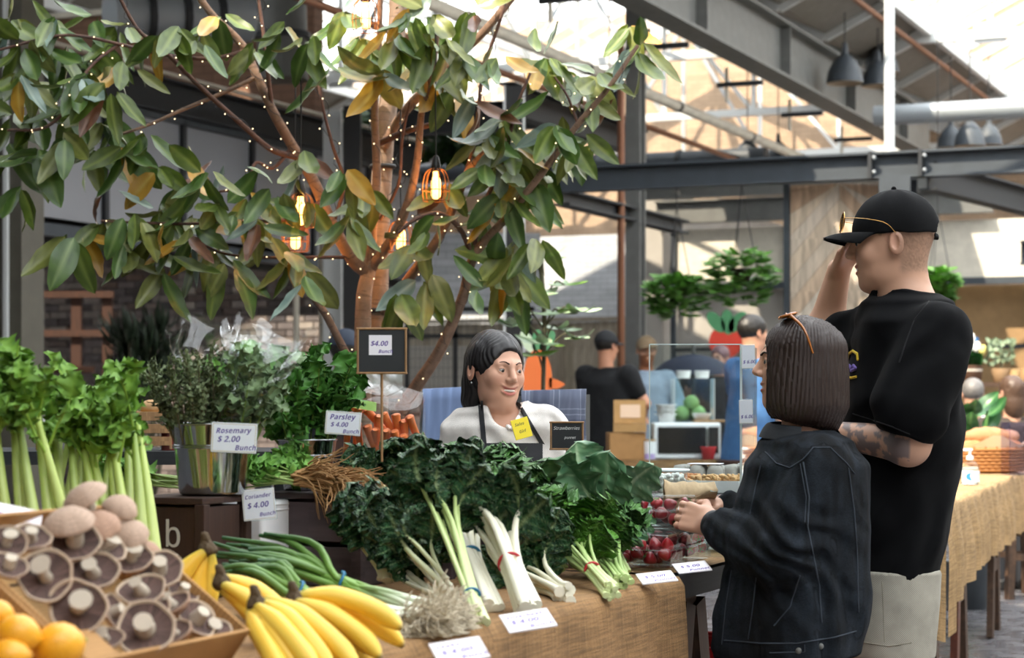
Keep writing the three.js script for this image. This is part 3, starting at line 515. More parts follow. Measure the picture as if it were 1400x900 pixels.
{
  const g = thing('storage_container', 'white plastic storage container with small printed label between the crates', 'container', P(349, 0, 4.62).setY(TY), TH);
  add(g, 'tub', rbx(0.115, 0.2, 0.13, 0.012, 0, 0.1, 0), M.whitePlastic); add(g, 'rib', mg([0, 1].map((i) => rbx(0.118, 0.006, 0.134, 0.003, 0, 0.19 - i * 0.012, 0))), M.whitePlastic);
  add(g, 'label', bx(0.05, 0.055, 0.001, 0.03, 0.07, 0.0665), std('#ffffff', 0.6, { map: signTex(256, 280, '#f4f1e4', (c) => { c.fillStyle = '#222'; c.fillRect(26, 40, 22, 12); c.font = 'bold 42px sans-serif'; c.fillText('Storage', 26, 110); c.fillText('Container', 26, 158); c.fillRect(26, 200, 120, 6); }) })).geometry.attributes.uv.array.set(new THREE.BoxGeometry(1, 1, 1).attributes.uv.array);
}
// ---------------------------------------------------------------- tilted trays
const AL = 0.62, trayX = mv.clone().multiplyScalar(Math.cos(AL)).setY(-Math.sin(AL)), trayZ = tv.clone().negate(), trayY = new THREE.Vector3().crossVectors(trayZ, trayX);
const trayRot = new THREE.Quaternion().setFromRotationMatrix(new THREE.Matrix4().makeBasis(trayX, trayY, trayZ));
const corner = P(343, 862, 3.2);   // low far corner of the mushroom tray's rim
const trayP = (a, b, c) => corner.clone().addScaledVector(trayX, -a).addScaledVector(trayZ, b).addScaledVector(trayY, c);   // a up the slope, b towards the near side, c off the rim plane
function tray(name, label, b0, b1, L, dep) {
  const g = thing(name, label, 'box', trayP(0, b0, 0)); g.quaternion.copy(trayRot); const W = b1 - b0, th = 0.007;
  const wall = (nm_, gq) => { const m = add(g, nm_, gq, M.card); return m; };
  wall('side_wall', rbx(L, dep, th, 0.002, -L / 2, -dep / 2, th / 2)); wall('side_wall', rbx(L, dep, th, 0.002, -L / 2, -dep / 2, W - th / 2));
  wall('end_wall', rbx(th, dep, W - 2 * th, 0.002, -th / 2, -dep / 2, W / 2)); wall('end_wall', rbx(th, dep, W - 2 * th, 0.002, -L + th / 2, -dep / 2, W / 2));
  add(g, 'base', bx(L - 0.01, 0.006, W - 0.01, -L / 2, -dep + 0.003, W / 2), M.cardIn);
  for (const x of [0, -L]) add(g, 'fold_flap', rbx(0.06, 0.004, 0.07, 0.001, x + (x ? 0.035 : -0.035), -0.004, W - 0.045), M.card);
  return g;
}
tray('mushroom_tray', 'tilted cardboard tray heaped with portobello mushrooms', 0, 0.43, 0.33, 0.085);
tray('fruit_tray', 'tilted cardboard tray of lemons next to the mushrooms', 0.436, 0.8, 0.33, 0.085);
{ // wedge crates that prop up the trays
  const g = thing('tray_prop', 'dark wooden prop under the tilted cardboard trays', 'crate', null);
  const q = (a, b) => trayP(a, b, -0.1);
  for (const b of [0.05, 0.38, 0.72]) add(g, 'upright', bar(q(0.26, b), q(0.26, b).setY(TY + 0.004), 0.05, 0.03, nv_), M.darkWood);
  add(g, 'bearer', bar(q(0.26, 0), q(0.26, 0.78), 0.04, 0.03), M.darkWood);
}
const rayTo = (px, py, p0, n) => { const d = P(px, py, 1).sub(V(0, EY, 0)); const t = p0.clone().sub(V(0, EY, 0)).dot(n) / d.dot(n); return V(0, EY, 0).addScaledVector(d, t); };
// ---------------------------------------------------------------- mushrooms
{
  const R = rng(21);
  const gillTex = ctex(512, 64, (c, w, h) => { const r = rng(3); c.fillStyle = '#5d4640'; c.fillRect(0, 0, w, h); for (let i = 0; i < 512; i++) { const k = 50 + r() * 70; c.fillStyle = `rgb(${k * 1.08 | 0},${k * 0.84 | 0},${k * 0.77 | 0})`; c.fillRect(i, 0, 1, h); } });
  const mCap = std('#d8b79f', 0.75, { map: T.leafy }), mCap2 = std('#c99f84', 0.75, { map: T.leafy }), mRim = std('#cdb79e', 0.8), mGill = std('#ffffff', 0.9, { map: gillTex, bumpMap: gillTex, bumpScale: 0.002 }), mStem = std('#e8d9c4', 0.8, { map: T.leafy });
  const make = (r, seed) => {
    const wob = (a) => 1 + 0.05 * Math.sin(a * 2 + seed) + 0.035 * Math.sin(a * 3 + seed * 2) + 0.02 * Math.sin(a * 7 + seed * 3), cup = 0.12 + 0.1 * Math.sin(seed * 5);
    const ring = (prof, n = 40) => surf(n, prof.length - 1, (i, j) => { const a = i * Math.PI * 2, [q, y] = prof[Math.round(j * (prof.length - 1))], k = wob(a); return V(Math.cos(a) * q * r * k, y * r + 0.05 * r * q * q * Math.sin(a * 2 + seed), -Math.sin(a) * q * r * k); }, null, (i, j) => [i, j]);
    const capG = ring([[0, -0.42], [0.3, -0.4], [0.6, -0.31], [0.85, -0.12], [0.97, 0.06], [1.0, 0.15], [0.97, 0.2]]), rimG = ring([[0.97, 0.2], [0.94, 0.205], [0.9, 0.17], [0.88, 0.1]]), gillG = ring([[0.9, 0.13], [0.7, 0.04], [0.45, -0.01], [0.2, -0.02], [0.05, 0]]);
    const bend = 0.15 * Math.sin(seed * 7), stemG = sweep(curve([V(0, -0.05 * r, 0), V(bend * r * 0.4, 0.2 * r, 0), V(bend * r, 0.45 * r, bend * r), V(bend * r * 1.4, 0.62 * r, bend * r)], 8), (t) => r * (0.24 + 0.07 * Math.sin(t * 3 + seed) + (t > 0.7 ? (t - 0.7) * 0.35 : 0) + 0.05 * (1 - t)), 12);
    return [capG, rimG, gillG, stemG];
  };
  const vars = [0, 1, 2, 3, 4, 5].map((i) => make(1, i * 1.7 + 0.4));
  const put = (px, py, rp, lift, dir, label, group, v) => {
    const pos = rayTo(px, py, trayP(0, 0, lift), trayY), r = rp / (F / -pos.z), g = thing('portobello_mushroom', label, 'mushroom', pos, 0, group), q = vars[v ?? (R() * 6 | 0)];
    const n = V(...dir).add(V((R() - 0.5) * 0.3, (R() - 0.5) * 0.3, (R() - 0.5) * 0.3)).normalize();
    g.quaternion.setFromUnitVectors(V(0, 1, 0), n).multiply(new THREE.Quaternion().setFromAxisAngle(V(0, 1, 0), R() * 6.28)); g.scale.setScalar(r);
    add(g, 'cap', q[0], R() < 0.6 ? mCap : mCap2); add(g, 'rim', q[1], mRim); add(g, 'gills', q[2], mGill); add(g, 'stem', q[3], mStem);
  };
  const up = [0.12, 0.55, 0.8], gl = 'portobello mushroom lying gills up in the tray with pale stem';
  for (const [x, y, r, l, d] of [[63, 790, 40, 0.012, up], [127, 784, 36, 0.012, [0.15, 0.75, 0.6]], [107, 832, 41, 0.006, up], [217, 780, 33, 0.004, [0.35, 0.6, 0.7]], [199, 862, 42, 0.0, up], [194, 810, 33, 0.0, [0.05, 0.8, 0.6]], [9, 744, 28, 0.02, [0.2, 0.6, 0.7]], [42, 738, 30, 0.03, [0, 0.75, 0.6]], [103, 742, 36, 0.03, [0, 0.7, 0.7]], [142, 750, 33, 0.02, [0.2, 0.8, 0.5]], [180, 765, 30, 0.0, [0, 0.8, 0.5]], [235, 828, 28, -0.01, [-0.2, 0.8, 0.5]], [268, 848, 32, -0.012, [0.5, 0.7, 0.5]], [205, 832, 28, -0.02, [0.3, 0.7, 0.6]], [12, 775, 26, 0.01, [0.4, 0.7, 0.6]], [240, 866, 26, -0.01, [-0.3, 0.8, 0.5]], [145, 874, 24, -0.02, [0.2, 0.7, 0.7]], [155, 838, 26, -0.02, [0.8, 0.5, 0.3]], [290, 862, 26, -0.02, [0.3, 0.8, 0.4]], [250, 812, 24, -0.02, [0.4, 0.8, 0.4]]]) put(x, y, r, l, d, gl, 'mushrooms lying gills up');
  const cl = 'portobello mushroom with its smooth pinkish cap turned up on top of the heap';
  for (const [x, y, r, l, d] of [[115, 678, 33, 0.06, [0.25, -0.75, -0.45]], [165, 692, 24, 0.05, [-0.2, -0.75, -0.4]], [92, 712, 38, 0.05, [0.2, -0.85, -0.3]], [135, 716, 32, 0.045, [-0.1, -0.8, -0.35]], [180, 727, 27, 0.03, [-0.3, -0.75, -0.4]], [200, 750, 22, 0.01, [-0.2, -0.8, -0.3]]]) put(x, y, r, l, d, cl, 'mushrooms with caps up');
}
// ---------------------------------------------------------------- lemons
{
  const peel = dtex(128, (u, v) => 0.5 + 0.5 * pnoise(u * 32, v * 32, 32, 4), 2, false), mat = phy('#f0a81c', 0.4, { bumpMap: peel, bumpScale: 0.0012, clearcoat: 0.25, clearcoatRoughness: 0.4 });
  const body = lathe([[0, -1.18], [0.09, -1.16], [0.16, -1.08], [0.3, -0.98], [0.62, -0.78], [0.88, -0.42], [0.98, 0], [0.9, 0.42], [0.66, 0.78], [0.35, 0.98], [0.16, 1.06], [0, 1.08]], 28), nub = sph(0.1, 0, 1.07, 0, 10);
  for (const [x, y, r, e, l] of [[26, 868, 29, [0.3, 0.2, 1.2], 0.02], [80, 884, 34, [0.2, 0.4, -1.45], 0.02], [14, 899, 27, [0.5, 0, 1.7], 0.0], [-2, 842, 22, [0.2, 0.3, 0.9], 0.01], [60, 915, 30, [0, 0, 1.2], -0.02]]) {
    const pos = rayTo(x, y, trayP(0, 0.5, l), trayY), g = thing('lemon', 'ripe orange-yellow lemon in the tilted tray', 'lemon', pos, 0, 'lemons in the tray'); g.rotation.set(...e); g.scale.setScalar(r / (F / -pos.z)); add(g, 'peel', body, mat); add(g, 'stem_end', nub, std('#8a9a3a', 0.7));
  }
}
// a bunch: cut stems at base, tied by a band, leaves fanning from the neck towards the tip
function bunch(name, label, category, { base, neck, tip, n = 7, type = 'chard', len, fan = 0.35, sr = 0.008, c0 = '#e4e3cf', c1 = '#b9c98a', band, bandT = 0.25, seed = 1, up = [0.1, 0.6, 0.8], wid = 0.02, flatK = 1 }) {
  const g = thing(name, label, category, base, 0), R = rng(seed * 97 + 5), B = V(), Nk = neck.clone().sub(base), Tp = tip.clone().sub(base), ax = Nk.clone().normalize();
  const s1 = new THREE.Vector3().crossVectors(ax, V(0, 0, 1)).normalize(), s2 = new THREE.Vector3().crossVectors(s1, ax), dir0 = Tp.clone().sub(Nk), L = len ?? dir0.length() * 1.15; dir0.normalize();
  const side = new THREE.Vector3().crossVectors(dir0, V(...up)).normalize();
  for (let i = 0; i < n; i++) {
    const a = i / n * 6.283 + R(), rr = wid * Math.sqrt((i % 3 + 0.6) / 3), off = s1.clone().multiplyScalar(Math.cos(a) * rr).addScaledVector(s2, Math.sin(a) * rr * flatK), k = (i / (n - 1) - 0.5) * 2 * fan + (R() - 0.5) * 0.4;
    const dir = dir0.clone().addScaledVector(side, k).addScaledVector(V(...up), (R() - 0.45) * 0.5).normalize(), st = off.clone().addScaledVector(ax, (R() - 0.5) * 0.02), m1 = Nk.clone().multiplyScalar(bandT).addScaledVector(off, 0.85), e = Nk.clone().addScaledVector(off, 2).addScaledVector(dir, (R() - 0.3) * 0.06), e2 = e.clone().addScaledVector(dir, L * 0.35);
    add(g, 'stem', cSweep(curve([st, m1, e, e2], 10), (t) => sr * (1.15 - 0.75 * t) * (0.85 + 0.3 * (i % 2)), 8, c0, c1, 0.8), stemMats.pale);
    const lf = add(g, 'leaf', LEAF[type][(i + seed) % 6], type === 'chard' ? LMchard : type === 'broad' ? LM : LMkale), nr = V(...up).addScaledVector(side, (R() - 0.5) * 1.9).addScaledVector(dir0, (R() - 0.6) * 0.5);
    orient(lf, e, dir, nr); lf.scale.set(L * (0.85 + R() * 0.35), L * (0.85 + R() * 0.3), L);
  }
  if (band) { const q = Nk.clone().multiplyScalar(bandT), pts = []; for (let i = 0; i <= 18; i++) { const a = i / 18 * 6.283; pts.push(q.clone().addScaledVector(s1, Math.cos(a) * (wid * 0.72 + sr * 0.6)).addScaledVector(s2, Math.sin(a) * (wid * 0.72 * flatK + sr * 0.6))); } add(g, 'rubber_band', sweep(pts, 0.0035, 6), std(band, 0.5), 'coloured rubber band'); }
  return g;
}
{
  const T3 = (x, y, k = 0) => onY(x, y, TY + k), ch = 'chard', W = '#ece9d6', G = '#b7c587';
  // behind and below: dark leaf masses leaning on the crates
  const C = (label, o) => bunch('chard_bunch', label, ch, { c0: W, c1: G, ...o });
  C('dark crinkled chard bunch draped over the grey crate beside the coriander', { base: P(533, 792, 4.35), neck: P(522, 745, 4.4), tip: P(478, 665, 4.5), n: 12, seed: 1, len: 0.135, fan: 0.7 });
  C('dark chard bunch spreading its leaves before the carrot bag', { base: P(560, 742, 4.5), neck: P(528, 680, 4.65), tip: P(492, 612, 4.75), n: 15, seed: 2, len: 0.125, fan: 1.0, up: [0, 0.75, 0.65] });
  C('chard bunch rising highest behind the blue-banded stems', { base: P(610, 735, 4.55), neck: P(582, 672, 4.7), tip: P(565, 610, 4.85), n: 15, seed: 3, len: 0.13, fan: 1.0, up: [0.1, 0.75, 0.65] });
  C('chard bunch with short pale stems lying behind the spring onion roots', { base: T3(612, 818, 0.02), neck: P(572, 785, 4.35), tip: P(520, 720, 4.45), n: 9, seed: 4, len: 0.13, fan: 0.6, c1: '#d8d8bd', sr: 0.008 });
  C('chard bunch tied with a blue band standing behind the nearest stems', { base: T3(672, 832, 0.012), neck: P(630, 725, 4.4), tip: P(598, 650, 4.6), n: 10, seed: 5, len: 0.14, fan: 0.6, band: '#1f6f96', bandT: 0.66, c1: '#d9d7bd', sr: 0.009 });
  C('chard bunch with long green stems and a blue band near the cut ends', { base: T3(655, 846, 0.014), neck: P(606, 700, 4.18), tip: P(585, 625, 4.3), n: 7, seed: 6, len: 0.12, fan: 0.5, band: '#1c6690', bandT: 0.2, c0: '#d5dca8', c1: '#9cb865', sr: 0.0075, wid: 0.016 });
  C('chard bunch with thick white stems tied by a red band', { base: T3(722, 836, 0.014), neck: P(680, 725, 4.25), tip: P(648, 645, 4.45), n: 9, seed: 7, len: 0.14, fan: 0.65, band: '#b3202c', bandT: 0.58, c1: '#e2e0c8', sr: 0.0115, wid: 0.022 });
  C('chard bunch lying flat with pale stem ends pointing at the table edge', { base: T3(772, 812, 0.02), neck: P(735, 790, 4.55), tip: P(690, 750, 4.65), n: 9, seed: 8, len: 0.13, fan: 0.6, c1: '#d3cfae', sr: 0.009, wid: 0.02 });
  C('folded chard leaves leaning out before the pale stems', { base: P(612, 800, 4.1), neck: P(582, 762, 4.12), tip: P(558, 712, 4.15), n: 3, seed: 9, len: 0.1, fan: 0.6, sr: 0.007 });
  const kl = 'kale';
  const K = (label, o) => bunch('kale_bunch', label, kl, { type: 'kale', fan: 1.1, c0: '#b9cc86', c1: '#8fb061', sr: 0.004, len: 0.09, ...o, n: (o.n ?? 16) + 8 });
  K('curly kale bunch heaped before the vendor and her apron', { base: P(690, 745, 4.75), neck: P(655, 662, 4.95), tip: P(640, 610, 5.05), seed: 11, up: [0, 0.7, 0.7], n: 18 });
  K('curly kale bunch heaped under the yellow name badge', { base: P(740, 755, 4.8), neck: P(712, 680, 5.0), tip: P(710, 625, 5.1), seed: 12, up: [0.1, 0.7, 0.7], n: 18 });
  K('curly kale bunch below the strawberries chalkboard', { base: P(775, 755, 4.85), neck: P(757, 690, 5.0), tip: P(765, 640, 5.1), seed: 13, len: 0.08, up: [0.2, 0.7, 0.7], n: 12 });
  K('curly kale bunch hanging in front over the red-banded chard', { base: P(765, 780, 4.7), neck: P(742, 735, 4.72), tip: P(712, 680, 4.78), seed: 14, len: 0.095, up: [0.1, 0.6, 0.8], fan: 0.8, n: 14 });
  K('curly kale bunch filling the gap between chard and kale', { base: P(690, 740, 4.65), neck: P(675, 690, 4.75), tip: P(668, 635, 4.85), seed: 19, len: 0.085, up: [0, 0.6, 0.8], n: 12 });
  bunch('kale_bunch', 'bright green curly kale bunch tied with a red band', kl, { type: 'kaleBright', base: T3(836, 808, 0.014), neck: P(785, 752, 4.68), tip: P(757, 675, 4.8), seed: 15, n: 16, len: 0.115, fan: 0.7, band: '#b3262c', bandT: 0.5, c0: '#cdd9a0', c1: '#88ad52', sr: 0.0055, wid: 0.018 });
  bunch('kale_bunch', 'dark curly kale bunch tucked behind the red-banded kale', kl, { type: 'kale', base: T3(850, 796, 0.02), neck: P(820, 755, 4.85), tip: P(800, 690, 4.95), seed: 16, n: 18, len: 0.1, fan: 0.8, c0: '#b7cc88', c1: '#80a650', sr: 0.005 });
  bunch('collard_bunch', 'broad blue-green collard leaves standing at the end of the greens', 'collard', { type: 'broad', base: T3(858, 784, 0.014), neck: P(822, 710, 4.98), tip: P(815, 628, 5.0), seed: 17, n: 4, len: 0.18, fan: 0.55, up: [0.05, 0.1, 1], band: '#b3262c', bandT: 0.62, c0: '#bcd08e', c1: '#a9c483', sr: 0.006, wid: 0.013 });
  bunch('collard_bunch', 'dark ragged collard leaves beside the strawberry punnets', 'collard', { type: 'broad', base: T3(858, 794, 0.014), neck: P(830, 750, 4.98), tip: P(836, 695, 5.05), seed: 18, n: 6, len: 0.1, fan: 0.9, up: [0.1, 0.2, 0.97], c0: '#bcd08e', c1: '#8fb061', sr: 0.005, wid: 0.012 });
}
// ---------------------------------------------------------------- spring onions
{
  const hair = (R, n, from, to, sp, r, len, fy) => { const l = []; for (let i = 0; i < n; i++) { const p = from.clone().add(V((R() - 0.5) * sp, (R() - 0.5) * sp, (R() - 0.5) * sp)), d = to.clone().add(V((R() - 0.5) * 1.1, (R() - 0.5) * 1.1, (R() - 0.5) * 1.1)).normalize(), pts = [p]; for (let k = 0; k < 5; k++) { p.addScaledVector(d, len / 5 * (0.6 + R() * 0.8)); d.add(V((R() - 0.5) * 1.3, (R() - 0.5) * 1.3, (R() - 0.5) * 1.3)).normalize(); p.y = Math.max(p.y, fy); pts.push(p.clone()); } l.push(sweep(pts, r, 3, { caps: false })); } return mg(l); };
  const so = (label, tips, bandP, bulb, rootDir, n, seed, spread) => {
    const g = thing('spring_onion_bunch', label, 'spring onions', bulb), R = rng(seed), rel = (p) => p.clone().sub(bulb), ends = [];
    for (let i = 0; i < n; i++) {
      const j = (k) => V((R() - 0.5) * k, (R() - 0.5) * k * 0.7, (R() - 0.5) * k), e = j(0.055), tp = rel(tips).add(j(spread)); ends.push(e);
      const pts = curve([e, e.clone().lerp(rel(bandP), 0.5).add(j(0.02)), rel(bandP).add(j(0.028)), rel(bandP).lerp(tp, 0.5).add(j(0.05)).add(V(0, 0.015, 0)), tp], 14);
      add(g, 'shoot', cSweep(pts, (t) => t < 0.06 ? 0.0088 : t < 0.5 ? 0.0066 : 0.0066 + 0.006 * Math.sin((t - 0.5) * 6.283) * (1 - t) - 0.005 * (t - 0.5), 7, '#f3f3e6', '#1f4a26', 0.75, '#7da446'), stemMats.pale);
    }
    add(g, 'rubber_band', sweep(Array.from({ length: 17 }, (_, i) => rel(bandP).add(V(0.004 * Math.sin(i), Math.cos(i / 16 * 6.283) * 0.021, Math.sin(i / 16 * 6.283) * 0.024))), 0.003, 5), std('#1f6f96', 0.5), 'blue rubber band');
    const l = ends.slice(0, 17).map((e) => hair(R, 34, e, rootDir, 0.016, 0.0011, 0.085, TY + 0.006 - bulb.y)); const m = add(g, 'roots', mg(l), std('#d6cab2', 0.9)); m.userData.kind = 'stuff';
  };
  so('spring onion bunch with hairy roots lying uppermost behind the bananas', P(330, 757, 4.0), P(468, 797, 3.9), P(585, 836, 3.78), V(0.8, -0.5, 0.5), 28, 31, 0.12);
  so('spring onion bunch tucked against the banana hands', P(318, 790, 3.85), P(412, 811, 3.8), P(560, 850, 3.68), V(0.8, -0.4, 0.6), 22, 32, 0.12);
}
// ---------------------------------------------------------------- bananas
{
  const make = (L, r, k, seed) => { // banana along an arc in the xy plane, stalk at the origin
    const pts = [], n = 18; for (let i = 0; i <= n; i++) { const t = i / n, a = k * t; pts.push(V(Math.sin(a) / k * L, -(1 - Math.cos(a)) / k * L, 0)); }
    const prof = (t) => r * (t < 0.12 ? 0.38 + t * 2.2 : t < 0.3 ? 0.64 + (t - 0.12) * 1.9 : t < 0.75 ? 0.98 + 0.04 * Math.sin(t * 8) : Math.max(0.24, 0.98 - Math.pow((t - 0.75) / 0.25, 2) * 0.72));
    const g = sweep(pts, prof, 10), c = new Float32Array(g.attributes.position.count * 3), y1 = hex('#e8b22c'), y2 = hex('#f3cf52'), gr = hex('#b9a83a'), br = hex('#2b1d12');
    for (let q = 0; q < g.attributes.position.count; q++) { const i = Math.min(n, Math.floor(q / 11)), t = i / n, j = q % 11; let col = cmix(y1, y2, 0.5 + 0.5 * Math.sin(j / 10 * 6.283 * 2.5)); if (t < 0.14) col = cmix(gr, col, t / 0.14); const sp = noise3(t * 31 + seed * 9, j * 1.7, seed * 5.3); if (sp > 0.8) col = cmix(col, hex('#6b4a1c'), 0.7); if (t > 0.965) col = br; c.set(col, q * 3); }
    g.setAttribute('color', new THREE.BufferAttribute(c, 3)); return g;
  };
  const vs = [0, 1, 2, 3].map((i) => make(0.172 + 0.01 * i, 0.0185, 0.75 + 0.12 * (i % 3), i + 1)), mat = phy('#ffffff', 0.45, { vertexColors: true }), cm = std('#4b3a22', 0.8);
  const hand = (label, crown, list, tipDir) => {
    const g = thing('banana_hand', label, 'bananas', crown);
    list.forEach(([dx, dy, dz, roll, ox, oy, oz], i) => { const m = add(g, 'banana', vs[i % 4], mat); const x = V(dx, dy, dz).normalize(), dn = V(0, -1, 0).applyAxisAngle(x, roll), z = new THREE.Vector3().crossVectors(x, dn.clone().negate()).normalize(), y = new THREE.Vector3().crossVectors(z, x); m.quaternion.setFromRotationMatrix(new THREE.Matrix4().makeBasis(x, y, z)); m.position.set(ox, oy, oz); });
    add(g, 'crown', sdfMesh((x, y, z) => smin(ell(x, y, z, 0, 0, 0, 0.018, 0.014, 0.02), cap(x, y, z, V(0, 0, 0), V(-0.006, 0.026, 0), 0.01, 0.008), 0.01) + 0.002 * noise3(x * 200, y * 200, z * 200), [-0.04, -0.04, -0.04], [0.04, 0.05, 0.04], 0.004), cm);
  };
  hand('banana hand with brown crown lying across the front of the spring onions', P(404, 822, 3.34), [[0.97, -0.2, 0.25, 0.25, 0, 0, 0.012], [0.98, 0.12, 0.05, 0.1, 0.006, 0.008, 0], [0.95, -0.32, 0.1, 0.3, 0, -0.012, 0.004], [0.92, -0.08, -0.35, -0.1, 0.004, 0.004, -0.014], [0.95, -0.3, -0.15, 0.1, 0, -0.014, -0.01]]);
  hand('banana hand pointing down the table edge beside the mushroom tray', P(352, 828, 3.26), [[0.6, -0.3, 0.75, 0.5, 0, 0, 0.012], [0.72, -0.26, 0.62, 0.3, 0.01, 0.004, 0], [0.45, -0.34, 0.82, 0.6, -0.006, -0.006, 0.006], [0.85, -0.22, 0.4, 0.2, 0.012, 0.008, -0.012], [0.3, -0.34, 0.9, 0.6, -0.012, -0.01, 0.0]]);
  hand('banana hand with dark speckles resting behind the tray corner', P(304, 798, 3.5), [[0.9, -0.38, 0.2, 0.2, 0, 0, 0.012], [0.95, -0.25, -0.05, 0.1, 0, 0.01, -0.004], [0.86, -0.36, 0.3, 0.3, 0, -0.01, 0.006], [0.8, -0.4, 0.4, 0.4, 0, -0.012, 0]]);
  hand('banana hand leaning against the lettered crate', P(284, 752, 3.75), [[-0.75, -0.55, 0.3, 0.4, 0, 0, 0.01], [-0.45, -0.85, 0.25, 0.4, 0.004, -0.006, 0], [0.05, -0.98, 0.15, -0.3, 0.008, -0.008, 0.006]]);
}
// ---------------------------------------------------------------- celery, herbs
const LOBE = (dark, light, n = 5, seed = 1, w = 0.5) => Array.from({ length: n }, (_, i) => blade({ W: w, prof: (u) => oval(u) * (0.7 + 0.35 * Math.abs(Math.sin(u * 9 + i))), nu: 8, nv: 4, fold: 0.5, curl: 0.9 * ((i % 3) - 0.6), ruf: 0.12, rf: 2.5, lobe: 0.3, lf: 2.2, seed: seed + i, dark, light, rib: light }));
const CEL = LOBE('#3c6a1e', '#7aa338', 5, 3), PAR = LOBE('#24501a', '#4f8a2e', 5, 5, 0.55), COR = LOBE('#3e7a2a', '#7fb04c', 4, 8, 0.6), SAGE = LOBE('#4d6645', '#7c9468', 4, 9, 0.28), ROSE = LOBE('#48563a', '#77855c', 3, 4, 0.1);
function sprig(g, root, dir, L, set, n, size, R, mat = LMmatte, stemMat, sr = 0.002) {
  const pts = [root]; const d = dir.clone().normalize(); for (let k = 1; k <= 4; k++) { pts.push(pts[k - 1].clone().addScaledVector(d, L / 4)); d.add(V((R() - 0.5) * 0.3, (R() - 0.5) * 0.2, (R() - 0.5) * 0.3)).normalize(); }
  add(g, 'stem', sweep(pts, (t) => sr * (1.2 - 0.6 * t), 5), stemMat);
  for (let i = 0; i < n; i++) { const t = 0.35 + 0.65 * (i + R()) / n, k = Math.min(3.999, t * 4), p = pts[k | 0].clone().lerp(pts[(k | 0) + 1], k % 1), q = V(R() - 0.5, R() * 0.7 - 0.1, R() - 0.35).normalize(), m = add(g, 'leaf', set[R() * set.length | 0], mat); orient(m, p, q.addScaledVector(d, 0.3), V((R() - 0.5), 0.8, 0.6)); m.scale.setScalar(size * (0.7 + R() * 0.6)); }
}
{
  const cm = std('#ffffff', 0.4, { vertexColors: true });
  const celery = (label, base, tops, n, seed, leafK, wid) => {
    const g = thing('celery_bunch', label, 'celery', base), R = rng(seed), sm = std('#86a83c', 0.6);
    for (let i = 0; i < n; i++) {
      const f = i / (n - 1), b = V((f - 0.5) * wid, (R() - 0.5) * 0.02, (R() - 0.5) * 0.06), top = tops[0].clone().lerp(tops[1], f).add(V((R() - 0.5) * 0.03, (R() - 0.5) * 0.05, (R() - 0.5) * 0.07)).sub(base);
      const pts = curve([b, b.clone().lerp(top, 0.5).add(V(0.008 * (f - 0.5), 0, 0.01)), top], 8);
      add(g, 'stalk', cSweep(pts, (t) => 0.0125 * (1.1 - 0.62 * t), 9, '#c9d68a', R() < 0.3 ? '#7d9a34' : '#a5bd55', 0.9), cm);
      const dir = top.clone().sub(pts[5]).normalize();
      for (let k = 0; k < 3; k++) sprig(g, pts[6 + (k % 3)].clone(), dir.clone().add(V((R() - 0.5) * 1.5, R() * 0.3, (R() - 0.3) * 1.2)), 0.07 + R() * 0.05, CEL, leafK, 0.042, R, LMmatte, sm, 0.003);
    }
  };
  celery('tall celery bunch with bright leaves leaning over the mushroom heap', P(40, 770, 3.72), [P(-30, 540, 3.85), P(60, 560, 3.8)], 10, 41, 4, 0.16);
  celery('shorter celery bunch with dark leaf tops beside the lettered crate', P(150, 760, 3.95), [P(70, 590, 4.1), P(190, 600, 4.05)], 10, 42, 5, 0.17);
  celery('celery bunch standing behind the other two with leaves over the crate', P(120, 760, 4.15), [P(90, 585, 4.3), P(180, 570, 4.3)], 7, 43, 5, 0.16);
}
// buckets
const bucketMat = std('#b9bdbf', 0.22, { metalness: 1, roughnessMap: T.rough });
function bucket(label, p, s) {
  const g = thing('metal_bucket', label, 'bucket', p); g.scale.setScalar(s);
  add(g, 'body', lathe([[0, 0.004], [0.07, 0.004], [0.073, 0], [0.076, 0.006], [0.087, 0.105], [0.0905, 0.107], [0.0905, 0.113], [0.0885, 0.116], [0.095, 0.163]], 48), bucketMat);
  add(g, 'rim', new THREE.TorusGeometry(0.0955, 0.003, 8, 48).rotateX(Math.PI / 2).translate(0, 0.163, 0), bucketMat);
  add(g, 'inner_wall', lathe([[0.0, 0.008], [0.072, 0.008], [0.092, 0.16]], 40), bucketMat);
  add(g, 'band', mg([0.108, 0.114].map((y) => new THREE.TorusGeometry(0.0905, 0.0018, 6, 48).rotateX(Math.PI / 2).translate(0, y, 0))), bucketMat);
  return g;
}
const bk1 = P(290, 672, 4.42).setY(TY + 0.2215), bk2 = P(420, 634, 4.78).setY(TY + 0.215);
bucket('galvanised bucket of rosemary and sage on the lettered crate', bk1, 0.93);
bucket('galvanised bucket of parsley on the grey crate', bk2, 0.72);
